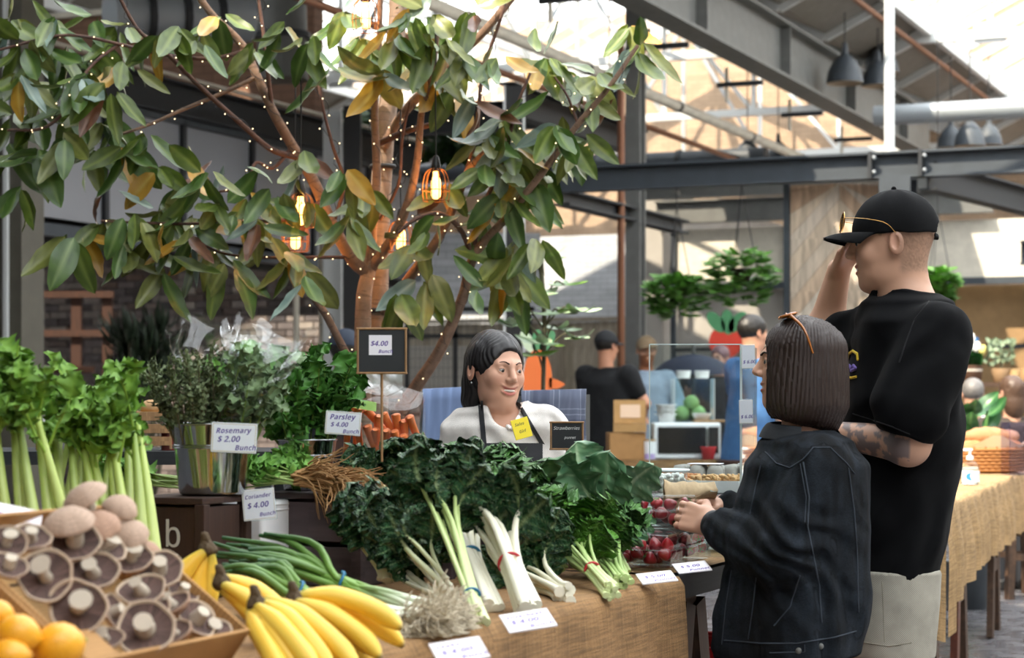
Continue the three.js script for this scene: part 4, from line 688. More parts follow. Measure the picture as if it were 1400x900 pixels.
{
  const stemG = std('#6d8a3a', 0.6), stemB = std('#5a5236', 0.7), R = rng(51);
  const herb = (name, label, at, n, L, set, k, size, spread, lean, mat, sm, sr) => { const g = thing(name, label, 'herbs', at); for (let i = 0; i < n; i++) { const a = R() * 6.283, r = Math.sqrt(R()) * 0.045; sprig(g, V(Math.cos(a) * r, 0, Math.sin(a) * r), V(Math.cos(a) * spread * R() * 1.4 + lean[0], 1, Math.sin(a) * spread * R() + lean[1]), L * (0.75 + R() * 0.4), set, k, size, R, mat, sm, sr); } return g; };
  herb('rosemary_bunch', 'grey-green rosemary sprigs standing in the bucket', bk1.clone().add(V(-0.03, 0.08, 0.02)), 40, 0.2, ROSE, 17, 0.034, 0.34, [-0.13, 0], LMmatte, stemB, 0.0019);
  herb('sage_bunch', 'sage sprigs bagged in clear plastic in the bucket', bk1.clone().add(V(0.05, 0.08, 0)), 17, 0.21, SAGE, 9, 0.055, 0.3, [0.32, 0], LMmatte, stemG, 0.0018);
  herb('mint_bunch', 'bright green herb sprigs between the clear bags', bk1.clone().add(V(0.015, 0.09, -0.035)), 7, 0.2, COR, 7, 0.035, 0.22, [0.05, 0], LMmatte, stemG, 0.0018);
  herb('parsley_bunch', 'flat leaf parsley standing in the smaller bucket', bk2.clone().add(V(0, 0.05, 0)), 26, 0.24, PAR, 9, 0.04, 0.42, [-0.12, 0.05], LMmatte, stemG, 0.002);
  herb('parsley_bunch', 'parsley bunch standing tall behind the clear bag', P(388, 600, 4.95), 16, 0.2, PAR, 9, 0.038, 0.4, [0.02, 0.05], LMmatte, stemG, 0.002);
  // clear bags
  const bagM = phy('#fafcfd', 0.04, { transmission: 1, thickness: 0, ior: 1.6, clearcoat: 1, clearcoatRoughness: 0.05 });
  const bag = (label, p0, p1, w, seed) => { const ax = p1.clone().sub(p0), g = single('plastic_bag', label, 'plastic bag', surf(40, 30, (u, v) => { const a = u * 6.283, t = v, r = w * (0.35 + 0.65 * Math.pow(t, 0.8)) * (t > 0.75 ? 1 : 1), sq = t > 0.62 ? mix(1, 0.22, sstep(0.62, 1, t)) : 1, q = 0.02 * fbm(u * 7, t * 5, seed) + 0.009 * Math.sin(a * 6 + t * 7 + seed); return V(0, 0, 0).addScaledVector(ax, t).add(V((r + q) * Math.cos(a), 0.02 * Math.sin(a * 3 + seed) * t, (r + q) * sq * Math.sin(a))); }), bagM, 'clear herb bags'); g.position.copy(p0); return g; };
  bag('open clear plastic bag sleeve around the rosemary', P(280, 580, 4.42), P(285, 438, 4.45), 0.075, 1);
  bag('clear plastic bag flaring around the sage bunch', P(318, 580, 4.4), P(368, 455, 4.42), 0.1, 2);
  bag('twisted clear plastic bag top standing between the herbs', P(330, 560, 4.36), P(340, 447, 4.4), 0.05, 5);
  // coriander: leaves left, roots to the right
  const cor = (label, p, dirLeaf, seed, roots) => {
    const g = thing('coriander_bunch', label, 'coriander', p), Q = rng(seed), d = dirLeaf.clone().normalize(), cs = std('#9fb86a', 0.55);
    for (let i = 0; i < 16; i++) sprig(g, V((Q() - 0.5) * 0.03, (Q() - 0.5) * 0.025, (Q() - 0.5) * 0.05), d.clone().add(V((Q() - 0.5) * 0.3, (Q() - 0.4) * 0.25, (Q() - 0.5) * 0.3)), 0.17, COR, 5, 0.032, Q, LMmatte, cs, 0.0024);
    if (roots) { const l = []; for (let i = 0; i < 190; i++) { const q = V((Q() - 0.5) * 0.03, (Q() - 0.5) * 0.03, (Q() - 0.5) * 0.06), e = d.clone().negate().add(V((Q() - 0.5) * 0.7, (Q() - 0.2) * 0.8, (Q() - 0.5) * 0.8)).normalize(), pts = [q.clone()]; for (let k = 0; k < 6; k++) { q.addScaledVector(e, 0.018 + Q() * 0.009); e.add(V((Q() - 0.5) * 0.7, (Q() - 0.5) * 0.6 - 0.16, (Q() - 0.5) * 0.7)).normalize(); pts.push(q.clone()); } l.push(sweep(pts, (t) => 0.0026 * (1.2 - t), 4, { caps: false })); } const m = add(g, 'roots', mg(l), std('#a67f52', 0.9), 'tangled tan roots'); m.userData.kind = 'stuff'; }
  };
  cor('coriander bunch with tan roots spilling over the grey crate', P(408, 655, 4.62), V(-1, 0.05, -0.1), 61, true);
  cor('coriander bunch whose roots hang down past the crate edge', P(452, 660, 4.6), V(-0.8, 0.2, -0.6), 62, true);
  cor('leafy coriander bunch at the back of the lettered crate', P(245, 660, 4.6), V(-1, 0.15, 0.1), 63, false);
  // carrots in a printed bag
  const cb = thing('carrot_bag', 'clear printed bag of orange carrots beside the parsley bucket', 'carrots', P(505, 590, 4.95)), cmx = phy('#e2793a', 0.5, {});
  const car = sweep(curve([V(0, 0.004, 0), V(0, 0, 0), V(0, -0.04, 0), V(0.003, -0.09, 0), V(0.006, -0.14, 0)], 14), (t) => t < 0.08 ? 0.006 + t * 0.08 : 0.0125 * Math.pow(1.06 - t, 0.6), 12);
  for (let i = 0; i < 15; i++) { const m = add(cb, 'carrot', car, cmx); m.position.set(-0.05 + (i % 8) * 0.021 + R() * 0.012, 0.045 - 0.035 * (i / 8 | 0) - (i % 8) * 0.004 + R() * 0.016, 0.01 + 0.024 * (i / 8 | 0) + R() * 0.01); m.rotation.set(0.35 + R() * 0.4, 0.2 * R(), -0.25 + R() * 0.9); }
  add(cb, 'bag', surf(20, 14, (u, v) => { const a = u * 6.283, s = v < 0.75 ? 1 : mix(1, 0.1, (v - 0.75) / 0.25); return V(Math.cos(a) * 0.115 + 0.02, -0.08 + v * 0.2 + 0.01 * fbm(u * 6, v * 5, 3) - 0.03 * Math.cos(a), Math.sin(a) * 0.055 * s + 0.01 * fbm(u * 8, v * 6, 8)); }), bagM);
  add(cb, 'printed_band', surf(16, 4, (u, v) => V(-0.05 + u * 0.07, 0.06 + v * 0.022 - u * 0.012, 0.055 - v * 0.012)), std('#8fb552', 0.5), 'green and grey print');
  add(cb, 'bag_top', surf(24, 6, (u, v) => V(-0.1 + u * 0.18, 0.1 + v * 0.055 - u * 0.02 + 0.012 * fbm(u * 7, v * 4, 2), 0.02 * fbm(u * 9, v * 5, 6))), phy('#eef1f1', 0.2, { transmission: 0.45, thickness: 0, clearcoat: 1 }));
}
// ---------------------------------------------------------------- price cards
priceCard('price_card', 'card reading Rosemary clipped to the galvanised bucket', P(320, 599, 4.28), [-0.05, 0.1, -0.04], 0.094, 0.062, [['Rosemary', 0.08, 0.36, 0.25], ['$ 2.00', 0.12, 0.66, 0.28], ['Bunch', 0.52, 0.92, 0.24]]);
priceCard('price_card', 'card reading Coriander hanging before the white container', P(354, 690, 4.42), [-0.05, 0.05, 0.1], 0.07, 0.066, [['Coriander', 0.07, 0.3, 0.18], ['$ 4.00', 0.12, 0.62, 0.26], ['Bunch', 0.48, 0.9, 0.18]]);
priceCard('price_card', 'card reading Parsley leaning on the smaller bucket', P(469, 579, 4.62), [-0.1, 0, -0.07], 0.08, 0.052, [['Parsley', 0.1, 0.36, 0.32], ['$ 4.00', 0.14, 0.68, 0.28], ['Bunch', 0.5, 0.94, 0.24]]);
priceCard('price_card', 'blank-backed white card resting over the mushroom heap', P(18, 707, 3.12), [-1.1, 0.3, 0.1], 0.085, 0.06, [['$ 4.00', 0.2, 0.6, 0.26]]);
for (const [x, y, w, l] of [[722, 849, 0.092, 'Silverbeet'], [628, 890, 0.085, 'Leeks']]) priceCard('price_card', l === 'Leeks' ? 'price card lying by the spring onion roots at the cloth edge' : 'price card lying below the red-banded chard stems', onY(x, y, TY + 0.022), [-Math.PI / 2 + 0.42, 0, 0.3], w, 0.066, [[l, 0.08, 0.32, 0.22], ['$ 4.00', 0.12, 0.64, 0.3], ['Bunch', 0.45, 0.92, 0.24]]);
for (const [x, y, l] of [[898, 790, 'price card lying before the strawberry punnets at the cloth corner'], [946, 776, 'price card lying on the burlap runner near the shopper']]) priceCard('price_card', l, onY(x, y, TY + 0.02), [-Math.PI / 2 + 0.36, 0, 0.25], 0.085, 0.055, [['$ 5.00', 0.15, 0.55, 0.34], ['Punnet', 0.35, 0.9, 0.28]]);
{ // chalkboards on stakes
  const board = (label, p, w, h, frame, lines, turn, stake) => { const g = thing('chalkboard_sign', label, 'sign', p, turn); add(g, 'slate', bx(w, h, 0.006), std('#22262a', 0.55, { map: T.speck })); for (const [a, b, x, y] of [[w + 0.008, 0.005, 0, h / 2], [w + 0.008, 0.005, 0, -h / 2], [0.005, h, w / 2, 0], [0.005, h, -w / 2, 0]]) add(g, 'frame', rbx(a, b, 0.012, 0.002, x, y, 0), frame); add(g, 'lettering', new THREE.PlaneGeometry(w * 0.96, h * 0.94).translate(0, 0, 0.0036), std('#ffffff', 0.7, { map: signTex(384, Math.round(384 * h / w), '#25292c', lines) })); add(g, 'stake', sweep([V(0, -h / 2, -0.004), V(0, -h / 2 - stake, -0.004)], 0.003, 6), M.paleWood); return g; };
  const b1 = board('small chalkboard on a stake with taped price card reading 4.00', P(522, 480, 4.62), 0.108, 0.1, M.paleWood, (c, w, h) => { c.fillStyle = '#efeef6'; c.fillRect(w * 0.22, h * 0.12, w * 0.5, h * 0.48); c.fillStyle = ink; c.font = 'italic bold 58px sans-serif'; c.fillText('$4.00', w * 0.25, h * 0.38); c.font = 'italic bold 40px sans-serif'; c.fillText('Bunch', w * 0.42, h * 0.55); }, 0.03, 0.2);
  board('small chalkboard reading Strawberries among the kale', P(775, 596, 5.35), 0.083, 0.07, M.paleWood, (c, w, h) => { c.fillStyle = '#e9ebea'; c.font = 'italic 58px sans-serif'; c.fillText('Strawberries', 22, 84); c.font = 'italic 44px sans-serif'; c.fillText('punnet', 160, 200); }, -0.1, 0.16);
}
// ---------------------------------------------------------------- strawberry punnets and the far end of the table
{
  const clear = phy('#f3f6f6', 0.08, { transmission: 1, thickness: 0, ior: 1.4 }), R = rng(71), sb = phy('#a81d26', 0.35, { clearcoat: 0.3 }), sb2 = phy('#8c1420', 0.35, { clearcoat: 0.3 });
  const berry = lathe([[0, -1], [0.25, -0.9], [0.6, -0.45], [0.85, 0.1], [0.9, 0.4], [0.7, 0.72], [0.3, 0.85], [0, 0.86]], 14), calyx = mg([0, 1, 2, 3, 4].map((i) => bx(0.16, 0.04, 0.55, 0, 0.86, 0.25).rotateY(i * 1.257)));
  const leafM = std('#4b7a2c', 0.6);
  const W = 0.15, D = 0.115, Hh = 0.082;
  const shell = (w, d, h) => mg([rbx(w, h * 0.55, d, 0.008, 0, h * 0.275, 0), rbx(w * 1.07, 0.004, d * 1.08, 0.001, 0, h * 0.56, 0), rbx(w * 0.97, h * 0.42, d * 0.97, 0.008, 0, h * 0.79, 0)]);
  const sh = shell(W, D, Hh), sh2 = shell(0.1, 0.1, 0.045);
  const punnet = (label, p, turn, full = true) => {
    const g = thing('strawberry_punnet', label, 'punnet', p, turn, 'punnets of strawberries'); add(g, 'clear_shell', sh, clear);
    const c = Math.cos(turn), s = Math.sin(turn);
    if (full) for (let i = 0; i < 12; i++) { const j = i % 8, x = -0.052 + (j % 4) * 0.035 + (R() - 0.5) * 0.006, z = (i > 7 ? 0.0 : i < 4 ? 0.032 : -0.03) + (R() - 0.5) * 0.006, y = 0.022 + (i > 7 ? 0.034 : (j % 2) * 0.012); const b = thing('strawberry', 'red strawberry packed inside a clear punnet', 'strawberry', p.clone().add(V(x * c + z * s, y, -x * s + z * c)), 0, 'strawberries in the punnets'); b.rotation.set(R() * 3, R() * 6, R() * 3); b.scale.setScalar(0.0185); add(b, 'flesh', berry, R() < 0.5 ? sb : sb2); add(b, 'calyx', calyx, leafM); }
  };
  const pl = 'clear hinged punnet of strawberries stacked on the burlap runner';
  const y0 = TY + 0.012, base = [[893, 776], [925, 766], [950, 757], [878, 755], [905, 748]].map(([x, y]) => onY(x, y - 12, y0));
  for (const [u, v, l] of [[1.34, 0.12, 0], [1.47, 0.12, 0], [1.6, 0.13, 0], [1.36, 0.29, 0], [1.49, 0.3, 0], [1.63, 0.3, 0], [1.42, 0.46, 0], [1.36, 0.29, 1], [1.5, 0.3, 1]]) punnet(pl, TB(u, v, 0.013 + l * 0.084), TH + (R() - 0.5) * 0.08);
  punnet('clear punnet of strawberries lifted in the shopper\'s hand', P(908, 720, 5.2), 0.15);
  const bowl = (label, p, mat) => { const g = thing('salad_tub', label, 'tub', p, TH, 'salad tubs'); add(g, 'clear_shell', sh2, clear); const l = []; for (let i = 0; i < 40; i++) l.push(sph(0.008, (R() - 0.5) * 0.075, 0.008 + R() * 0.02, (R() - 0.5) * 0.075, 6)); add(g, 'contents', mg(l), mat).userData.kind = 'stuff'; };
  bowl('shallow clear tub of olive-green mix by the shopper\'s sleeve', TB(2.0, 0.12, 0.013), std('#5b5a2c', 0.6)); bowl('shallow clear tub of red beans behind the punnets', TB(1.8, 0.44, 0.013), std('#6e2a1e', 0.6)); bowl('shallow clear tub of dark seeds beside the bean tub', TB(1.86, 0.28, 0.013), std('#4b3528', 0.6));
  const ri = crate('wooden_crate', 'low grey crate raising the nuts and egg cartons', TB(2.45, 0.4, 0.008), 0.44, 0.135, 0.86, 2, M.greyWood); add(ri, 'lid_board', rbx(0.46, 0.008, 0.9, 0.002, 0, 0.139, 0), M.greyWood);
  // tub of white nuts
  const tb = thing('snack_tub', 'round clear tub of white coated nuts with white lid', 'tub', TB(2.14, 0.34, 0.152)); add(tb, 'wall', lathe([[0.0, 0], [0.05, 0], [0.058, 0.07]], 32), clear); add(tb, 'rim', new THREE.TorusGeometry(0.06, 0.004, 8, 36).rotateX(Math.PI / 2).translate(0, 0.072, 0), M.whitePlastic);
  { const l = []; for (let i = 0; i < 130; i++) { const a = R() * 6.28, r = Math.sqrt(R()) * 0.046; l.push(sph(0.008, Math.cos(a) * r, 0.008 + R() * 0.05, Math.sin(a) * r, 6)); } add(tb, 'white_nuts', mg(l), std('#e6e3dd', 0.7)).userData.kind = 'stuff'; }
  const trayN = (label, p, col) => { const g = thing('nut_tray', label, 'tray', p, TH); add(g, 'tray', mg([bx(0.17, 0.006, 0.13, 0, 0.003, 0), bx(0.17, 0.035, 0.006, 0, 0.018, 0.065), bx(0.17, 0.035, 0.006, 0, 0.018, -0.065), bx(0.006, 0.035, 0.13, 0.085, 0.018, 0), bx(0.006, 0.035, 0.13, -0.085, 0.018, 0)]), M.white); const l = []; for (let i = 0; i < 150; i++) l.push(tr(sph(0.0085, 0, 0, 0, 6).scale(0.7, 0.7, 1.2), (R() - 0.5) * 0.155, 0.02 + R() * 0.028, (R() - 0.5) * 0.115, R() * 3, R() * 3, 0)); add(g, 'nuts', mg(l), std(col, 0.65)).userData.kind = 'stuff'; };
  trayN('white tray of roasted orange almonds behind the collard leaves', TB(2.22, 0.5, 0.152), '#b9672c'); trayN('white tray of brown almonds under the egg carton end', TB(2.44, 0.42, 0.152), '#b4703a'); trayN('white tray of shelled walnuts beside the paper bag', TB(2.4, 0.27, 0.152), '#c49a66');
  // egg cartons
  const eggc = (label, p) => { const g = thing('egg_carton', label, 'egg carton', p, TH + 0.1), mat = std('#a8a39c', 0.95, { map: T.speck }); for (let i = 0; i < 3; i++) for (let j = 0; j < 2; j++) { add(g, 'cup', lathe([[0.016, 0], [0.022, 0.004], [0.026, 0.035]], 14).translate(-0.055 + i * 0.055, 0, -0.028 + j * 0.055), mat); add(g, 'lid_dome', lathe([[0.026, 0.038], [0.025, 0.055], [0.018, 0.07], [0, 0.073]], 14).translate(-0.055 + i * 0.055, 0, -0.028 + j * 0.055), mat); } add(g, 'flange', rbx(0.175, 0.004, 0.118, 0.002, 0, 0.037, 0), mat); add(g, 'paper_wrap', bx(0.1, 0.002, 0.08, 0.02, 0.075, 0), M.paper); };
  eggc('grey pulp egg carton at the screen end of the table', TB(2.68, 0.42, 0.152)); eggc('second grey pulp egg carton closer to the shopper\'s shoulder', TB(2.76, 0.28, 0.152));
  // brown paper bag in her hand
  const pb = single('paper_bag', 'crumpled kraft paper bag held open over the punnets', 'paper bag', surf(30, 18, (u, v) => { const a = u * 6.283, sq = mix(0.045, 0.02, v), r = mix(0.05, 0.075, v); return V(-0.02 + 0.13 * v + 0.006 * fbm(u * 9, v * 6, 4), Math.sin(a) * sq + 0.012 * fbm(u * 5, v * 5, 3) + 0.02 * v, Math.cos(a) * r); }), std('#c3ab87', 0.9, { map: T.card })); pb.position.copy(P(918, 682, 5.3));
}
{ // acrylic guard with taped price labels
  const d = 5.42, a = P(888, 471, d), b = P(1013, 471, d), y0 = TY + 0.01;
  const g = thing('acrylic_screen', 'clear acrylic counter screen standing behind the punnets', 'screen', V(0, 0, 0));
  add(g, 'panel', bx(b.x - a.x, a.y - y0, 0.004, (a.x + b.x) / 2, (a.y + y0) / 2, -d), M.acrylic);
  const c2 = P(1000, 471, 5.9); add(g, 'side_panel', bar(V(b.x, (a.y + y0) / 2, -d), V(c2.x + 0.06, (a.y + y0) / 2, -5.8), 0.004, a.y - y0), M.acrylic);
  add(g, 'edge', bx(0.006, a.y - y0, 0.006, b.x, (a.y + y0) / 2, -d), phy('#e9f3f2', 0.2, { transmission: 0.5, thickness: 0 })); add(g, 'edge', bx(0.003, a.y - y0, 0.006, a.x, (a.y + y0) / 2, -d), phy('#e9f3f2', 0.2, { transmission: 0.5, thickness: 0 })); add(g, 'edge', bx(b.x - a.x, 0.003, 0.006, (a.x + b.x) / 2, a.y, -d), phy('#e9f3f2', 0.2, { transmission: 0.5, thickness: 0 }));
  for (const [y, t, l] of [[488, 'Eggs', 'upper taped label on the acrylic screen reading 6.00'], [563, 'Nuts', 'lower taped label on the acrylic screen reading 6.00']]) priceCard('price_card', l, P(1023 - (y > 500 ? 3 : 0), y, d - 0.012), [0, 0, 0.02], 0.036, 0.062, [['$ 6.00', 0.08, 0.8, 0.2]]);
}
// ================================================================ the indoor tree
{
  const TD = 8.2, R = rng(81), tree = thing('indoor_tree', 'tall branching indoor tree with broad leathery leaves and wound fairy lights', 'tree', P(512, 0, TD).setY(0)), O = tree.position;
  const bark = dtex(256, (u, v) => 0.72 + 0.3 * pfbm(u, v * 0.5, 8, 4, 4) - (pnoise(u * 4, v * 40, 40, 6) > 0.82 ? 0.15 : 0), 1), bm = std('#8d6f5a', 0.75, { map: bark, bumpMap: bark, bumpScale: 0.003 }), bm2 = std('#9a8471', 0.75, { map: bark, bumpMap: bark, bumpScale: 0.003 }), twig = std('#6b4a3c', 0.75, { map: bark });
  bark.repeat.set(1, 6);
  const br = [], k = TD / F;
  const branch = (pts, r0, r1, mat = bm, nm_ = 'branch') => { const p = pts.map(([x, y, z = 0]) => P(x, y, TD - z).sub(O)), c = curve(p, pts.length * 4); const m = add(tree, nm_, sweep(c, (t) => k * mix(r0, r1, Math.pow(t, 0.8)), 9), mat); if (r1 < 4.5 || r0 > 5) br.push(c); return m; };
  // trunks
  branch([[514, 1010, -0.1], [515, 700, -0.1], [515, 430, -0.1], [519, 300, -0.1], [526, 180, -0.1], [540, 70, -0.12], [546, -40, -0.15]], 19, 12, bm2, 'trunk');
  branch([[498, 1010, 0.06], [497, 700, 0.06], [496, 450, 0.06], [498, 400, 0.06], [504, 370, 0.05], [509, 335, 0.07]], 14, 9, bm2, 'trunk');
  for (const [x, y, r] of [[515, 425, 17.5], [519, 286, 17], [523, 228, 16]]) add(tree, 'strap', new THREE.TorusGeometry(k * r, k * 3.4, 6, 24).rotateX(Math.PI / 2).translate(...P(x, y, TD + 0.1).sub(O).toArray()), M.black);
  branch([[504, 372, 0.05], [488, 362, 0.07], [455, 308, 0.1], [430, 250, 0.14], [400, 200, 0.16], [372, 150, 0.2], [352, 105, 0.2], [330, 60, 0.2], [290, 20, 0.25], [262, -20, 0.3]], 10, 4.5);
  branch([[505, 368, 0.05], [509, 310, 0.1], [515, 240, 0.12], [512, 150, 0.12], [517, 80, 0.15], [521, -20, 0.2]], 8, 3.5);
  branch([[508, 366, 0.05], [540, 320, 0.15], [560, 270, 0.2], [571, 215, 0.22], [577, 150, 0.25], [592, 95, 0.3], [600, 20, 0.3]], 8, 3);
  branch([[526, 428, 0], [560, 380, 0.1], [600, 325, 0.2], [626, 268, 0.25], [642, 232, 0.3], [668, 205, 0.35], [690, 190, 0.4]], 8, 4);
  branch([[548, 560, 0.1], [575, 520, 0.15], [602, 478, 0.2], [633, 405, 0.25], [648, 350, 0.3], [690, 300, 0.35], [740, 238, 0.4], [790, 170, 0.45], [832, 120, 0.5], [872, 62, 0.5]], 10, 2.6);
  branch([[648, 350, 0.3], [650, 320, 0.3], [662, 280, 0.35], [690, 215, 0.35], [705, 150, 0.4], [725, 100, 0.4]], 4.5, 1.8, twig);
  branch([[646, 352, 0.3], [628, 312, 0.35], [600, 292, 0.4], [568, 300, 0.45], [545, 318, 0.45]], 4, 2.2, twig);
  branch([[525, 200, -0.05], [548, 160, 0], [610, 92, 0.1], [660, 45, 0.15], [710, -15, 0.2]], 7.5, 5);
  branch([[520, 195, 0], [560, 178, 0.1], [600, 165, 0.12], [612, 140, 0.15], [605, 110, 0.15]], 5, 2.5, twig);
  branch([[487, 505, 0.15], [470, 478, 0.15], [445, 430, 0.2], [420, 393, 0.2], [402, 350, 0.25]], 6.5, 4, bm);
  branch([[405, 215, 0.16], [372, 205, 0.2], [325, 165, 0.25], [272, 117, 0.3], [230, 75, 0.35], [190, 42, 0.4], [160, -10, 0.45]], 4.5, 2.2, twig);
  branch([[352, 105, 0.2], [310, 125, 0.25], [250, 150, 0.3], [200, 172, 0.35], [158, 186, 0.4]], 3.4, 1.8, bm);
  branch([[335, 70, 0.2], [290, 80, 0.25], [230, 76, 0.3], [170, 62, 0.35], [90, 48, 0.4], [0, 68, 0.45]], 3.2, 1.8, twig);
  branch([[440, 275, 0.14], [395, 300, 0.2], [330, 302, 0.25], [265, 306, 0.3], [200, 305, 0.35], [138, 302, 0.4]], 3, 1.6, twig);
  branch([[400, 200, 0.16], [372, 230, 0.2], [350, 222, 0.25], [336, 255, 0.3], [300, 262, 0.3]], 2.8, 1.6, twig);
  branch([[470, 352, 0.1], [420, 352, 0.2], [360, 352, 0.25], [300, 345, 0.3], [255, 320, 0.3]], 2.6, 1.6, twig);
  branch([[110, 110, 0.45], [90, 150, 0.45], [60, 175, 0.45], [10, 178, 0.45]], 2.8, 1.8, twig); branch([[160, 62, 0.35], [130, 85, 0.4], [105, 115, 0.45], [85, 140, 0.45]], 2.4, 1.6, twig);
  branch([[626, 268, 0.25], [650, 190, 0.3], [660, 100, 0.3], [683, 30, 0.35], [695, -10, 0.35]], 3.2, 2, twig); branch([[790, 170, 0.45], [775, 130, 0.45], [758, 105, 0.45]], 2, 1.3, twig); branch([[520, 300, 0.1], [545, 250, 0.2], [550, 190, 0.2], [560, 140, 0.2]], 2.6, 1.5, twig); branch([[455, 308, 0.1], [470, 250, 0.15], [455, 200, 0.2], [440, 140, 0.2], [430, 80, 0.2]], 3, 1.6, twig); branch([[372, 150, 0.2], [365, 90, 0.25], [358, 30, 0.25], [352, -10, 0.25]], 3.2, 2, twig);
  // leaves
  const shapes = (dark, light, rib, n, s0) => Array.from({ length: n }, (_, i) => blade({ W: 0.165 + 0.025 * (i % 3), prof: oval, nu: 10, nv: 6, fold: 0.35 - 0.1 * (i % 3), curl: [0.5, 1.1, -0.4, 0.8][i % 4], ruf: 0.012, rf: 2, seed: s0 + i, dark, light, rib }));
  const sets = [shapes('#41551c', '#64792a', '#8a9a4c', 5, 2), shapes('#33501c', '#52722a', '#7d9450', 4, 12), shapes('#56602a', '#7d843a', '#999f5c', 4, 22), shapes('#5f7570', '#86998c', '#a5b3a5', 2, 32), shapes('#a9802a', '#c99b34', '#d9b860', 3, 42), shapes('#54321f', '#7a4d33', '#8c6248', 2, 52)];  // blue-grey set: bluish sheen of some leaves put into their colour
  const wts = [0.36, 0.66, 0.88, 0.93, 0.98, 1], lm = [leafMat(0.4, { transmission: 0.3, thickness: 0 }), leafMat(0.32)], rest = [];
  let n = 0;
  const cl = [[30, 50, 5, 1], [78, 25, 5, 1], [125, 20, 5], [165, 35, 5], [28, 100, 5], [55, 150, 5, 1.1], [112, 95, 6, 1.1], [140, 62, 5], [175, 85, 6], [205, 50, 5], [240, 35, 4], [275, 45, 4, 0.9], [10, 200, 6, 1.2], [52, 205, 6, 1.2], [30, 250, 4, 1.1], [150, 160, 5], [128, 205, 6, 1.1], [172, 200, 6, 1.1], [105, 135, 5], [195, 175, 4],
    [100, 315, 5, 1.1], [140, 300, 5], [180, 292, 5], [222, 278, 6], [255, 250, 5], [283, 232, 5], [300, 275, 6], [330, 290, 6], [255, 315, 6], [205, 325, 6, 1.1], [165, 335, 5], [290, 330, 6], [312, 350, 4], [345, 262, 4], [240, 300, 4],
    [400, 345, 5, 1.05], [408, 375, 4, 1.2], [378, 262, 4], [420, 275, 5], [362, 320, 4], [475, 285, 5], [558, 330, 5], [580, 372, 5, 1.1], [548, 395, 4, 1.2], [500, 262, 4], [605, 250, 5], [420, 205, 4], [470, 232, 4],
    [385, 30, 5], [420, 50, 5], [448, 90, 3, 1.3], [495, 50, 6, 1.1], [540, 42, 6, 1.1], [562, 72, 6, 1.1], [600, 50, 6, 1.1], [640, 70, 5], [600, 95, 5], [560, 12, 5], [470, 15, 5], [645, 12, 5], [520, 95, 4, 1.2], [350, 60, 4],
    [690, 160, 6, 1.1], [722, 190, 6, 1.1], [700, 222, 6, 1.2], [742, 180, 5], [762, 160, 5], [782, 190, 5], [722, 245, 5, 1.2], [690, 270, 5, 1.1], [662, 290, 4], [752, 205, 5], [805, 182, 4], [665, 185, 5],
    [742, 78, 6, 1.0], [772, 95, 5], [792, 105, 5], [802, 135, 4], [872, 55, 6, 1.1], [862, 35, 4], [824, 98, 4], [648, 130, 4], [678, 70, 4],
    [680, 365, 6, 1.1], [702, 375, 6, 1.2], [662, 392, 4], [700, 320, 4, 1.1], [735, 320, 3],
    [15, 25, 6, 1.1], [50, 85, 6, 1.1], [90, 60, 6], [85, 180, 5, 1.1], [20, 150, 6, 1.2], [150, 110, 5], [215, 230, 5], [270, 290, 5], [225, 355, 4, 1.1], [350, 300, 4], [580, 20, 5], [620, 120, 4], [700, 195, 6, 1.1], [735, 225, 5], [670, 225, 5], [590, 300, 4], [300, 20, 4]];
  for (const [x, y, m, s = 1] of cl) {
    const c = P(x, y, TD - 0.15 - R() * 0.35).sub(O), ph = R() * 6.28;
    for (let i = 0; i < m; i++) {
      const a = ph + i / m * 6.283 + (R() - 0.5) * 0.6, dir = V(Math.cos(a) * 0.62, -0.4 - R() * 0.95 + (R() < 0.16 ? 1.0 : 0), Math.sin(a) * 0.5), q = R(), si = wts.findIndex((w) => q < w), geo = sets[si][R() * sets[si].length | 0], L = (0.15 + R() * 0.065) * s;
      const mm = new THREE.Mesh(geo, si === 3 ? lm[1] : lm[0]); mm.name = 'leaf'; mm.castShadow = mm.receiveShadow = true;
      orient(mm, c.clone().addScaledVector(dir, 0.02).add(V((R() - 0.5) * 0.05, (R() - 0.5) * 0.05, (R() - 0.5) * 0.05)), dir, V((R() - 0.5) * 1.8, 0.6, 0.5 + R() * 0.5)); mm.scale.setScalar(L);
      if (n < 299) { tree.add(mm); n++; } else { mm.updateMatrix(); rest.push(geo.clone().applyMatrix4(mm.matrix)); }
    }
  }
  if (rest.length) add(tree, 'foliage_rest', mg(rest), lm[0]).userData.kind = 'stuff';
  const pot = thing('tree_planter', 'large dark round planter holding the indoor tree', 'planter', O); add(pot, 'tub', lathe([[0, 0.02], [0.3, 0.0], [0.32, 0.02], [0.38, 0.5], [0.4, 0.52], [0.36, 0.52], [0.35, 0.46], [0, 0.46]], 36), M.blackMetal); add(pot, 'soil', lathe([[0, 0.47], [0.35, 0.465]], 24), std('#33261c', 0.95));
  // fairy lights wound round the branches
  const fl = thing('fairy_lights', 'string of tiny warm fairy lights wound around the tree branches', 'string lights', O), beads = [], wires = [];
  br.forEach((c, bi) => { const pts = []; let acc = 0; for (let i = 1; i < c.length; i++) { const a = c[i - 1], b = c[i], st = 4; for (let j = 0; j < st; j++) { const t = j / st, ph = (i + t) * 1.35 + bi, rr = 0.022, p = a.clone().lerp(b, t).add(V(Math.cos(ph) * rr, 0.005 * Math.sin(ph * 3), Math.sin(ph) * rr)); pts.push(p); acc += 1; if (acc % 7 === 0 && p.y < 3.35) beads.push(sph(0.0026, p.x + Math.cos(ph) * 0.012, p.y - 0.004, p.z + Math.sin(ph) * 0.012, 6)); } } wires.push(sweep(pts, 0.0013, 4, { caps: false })); });
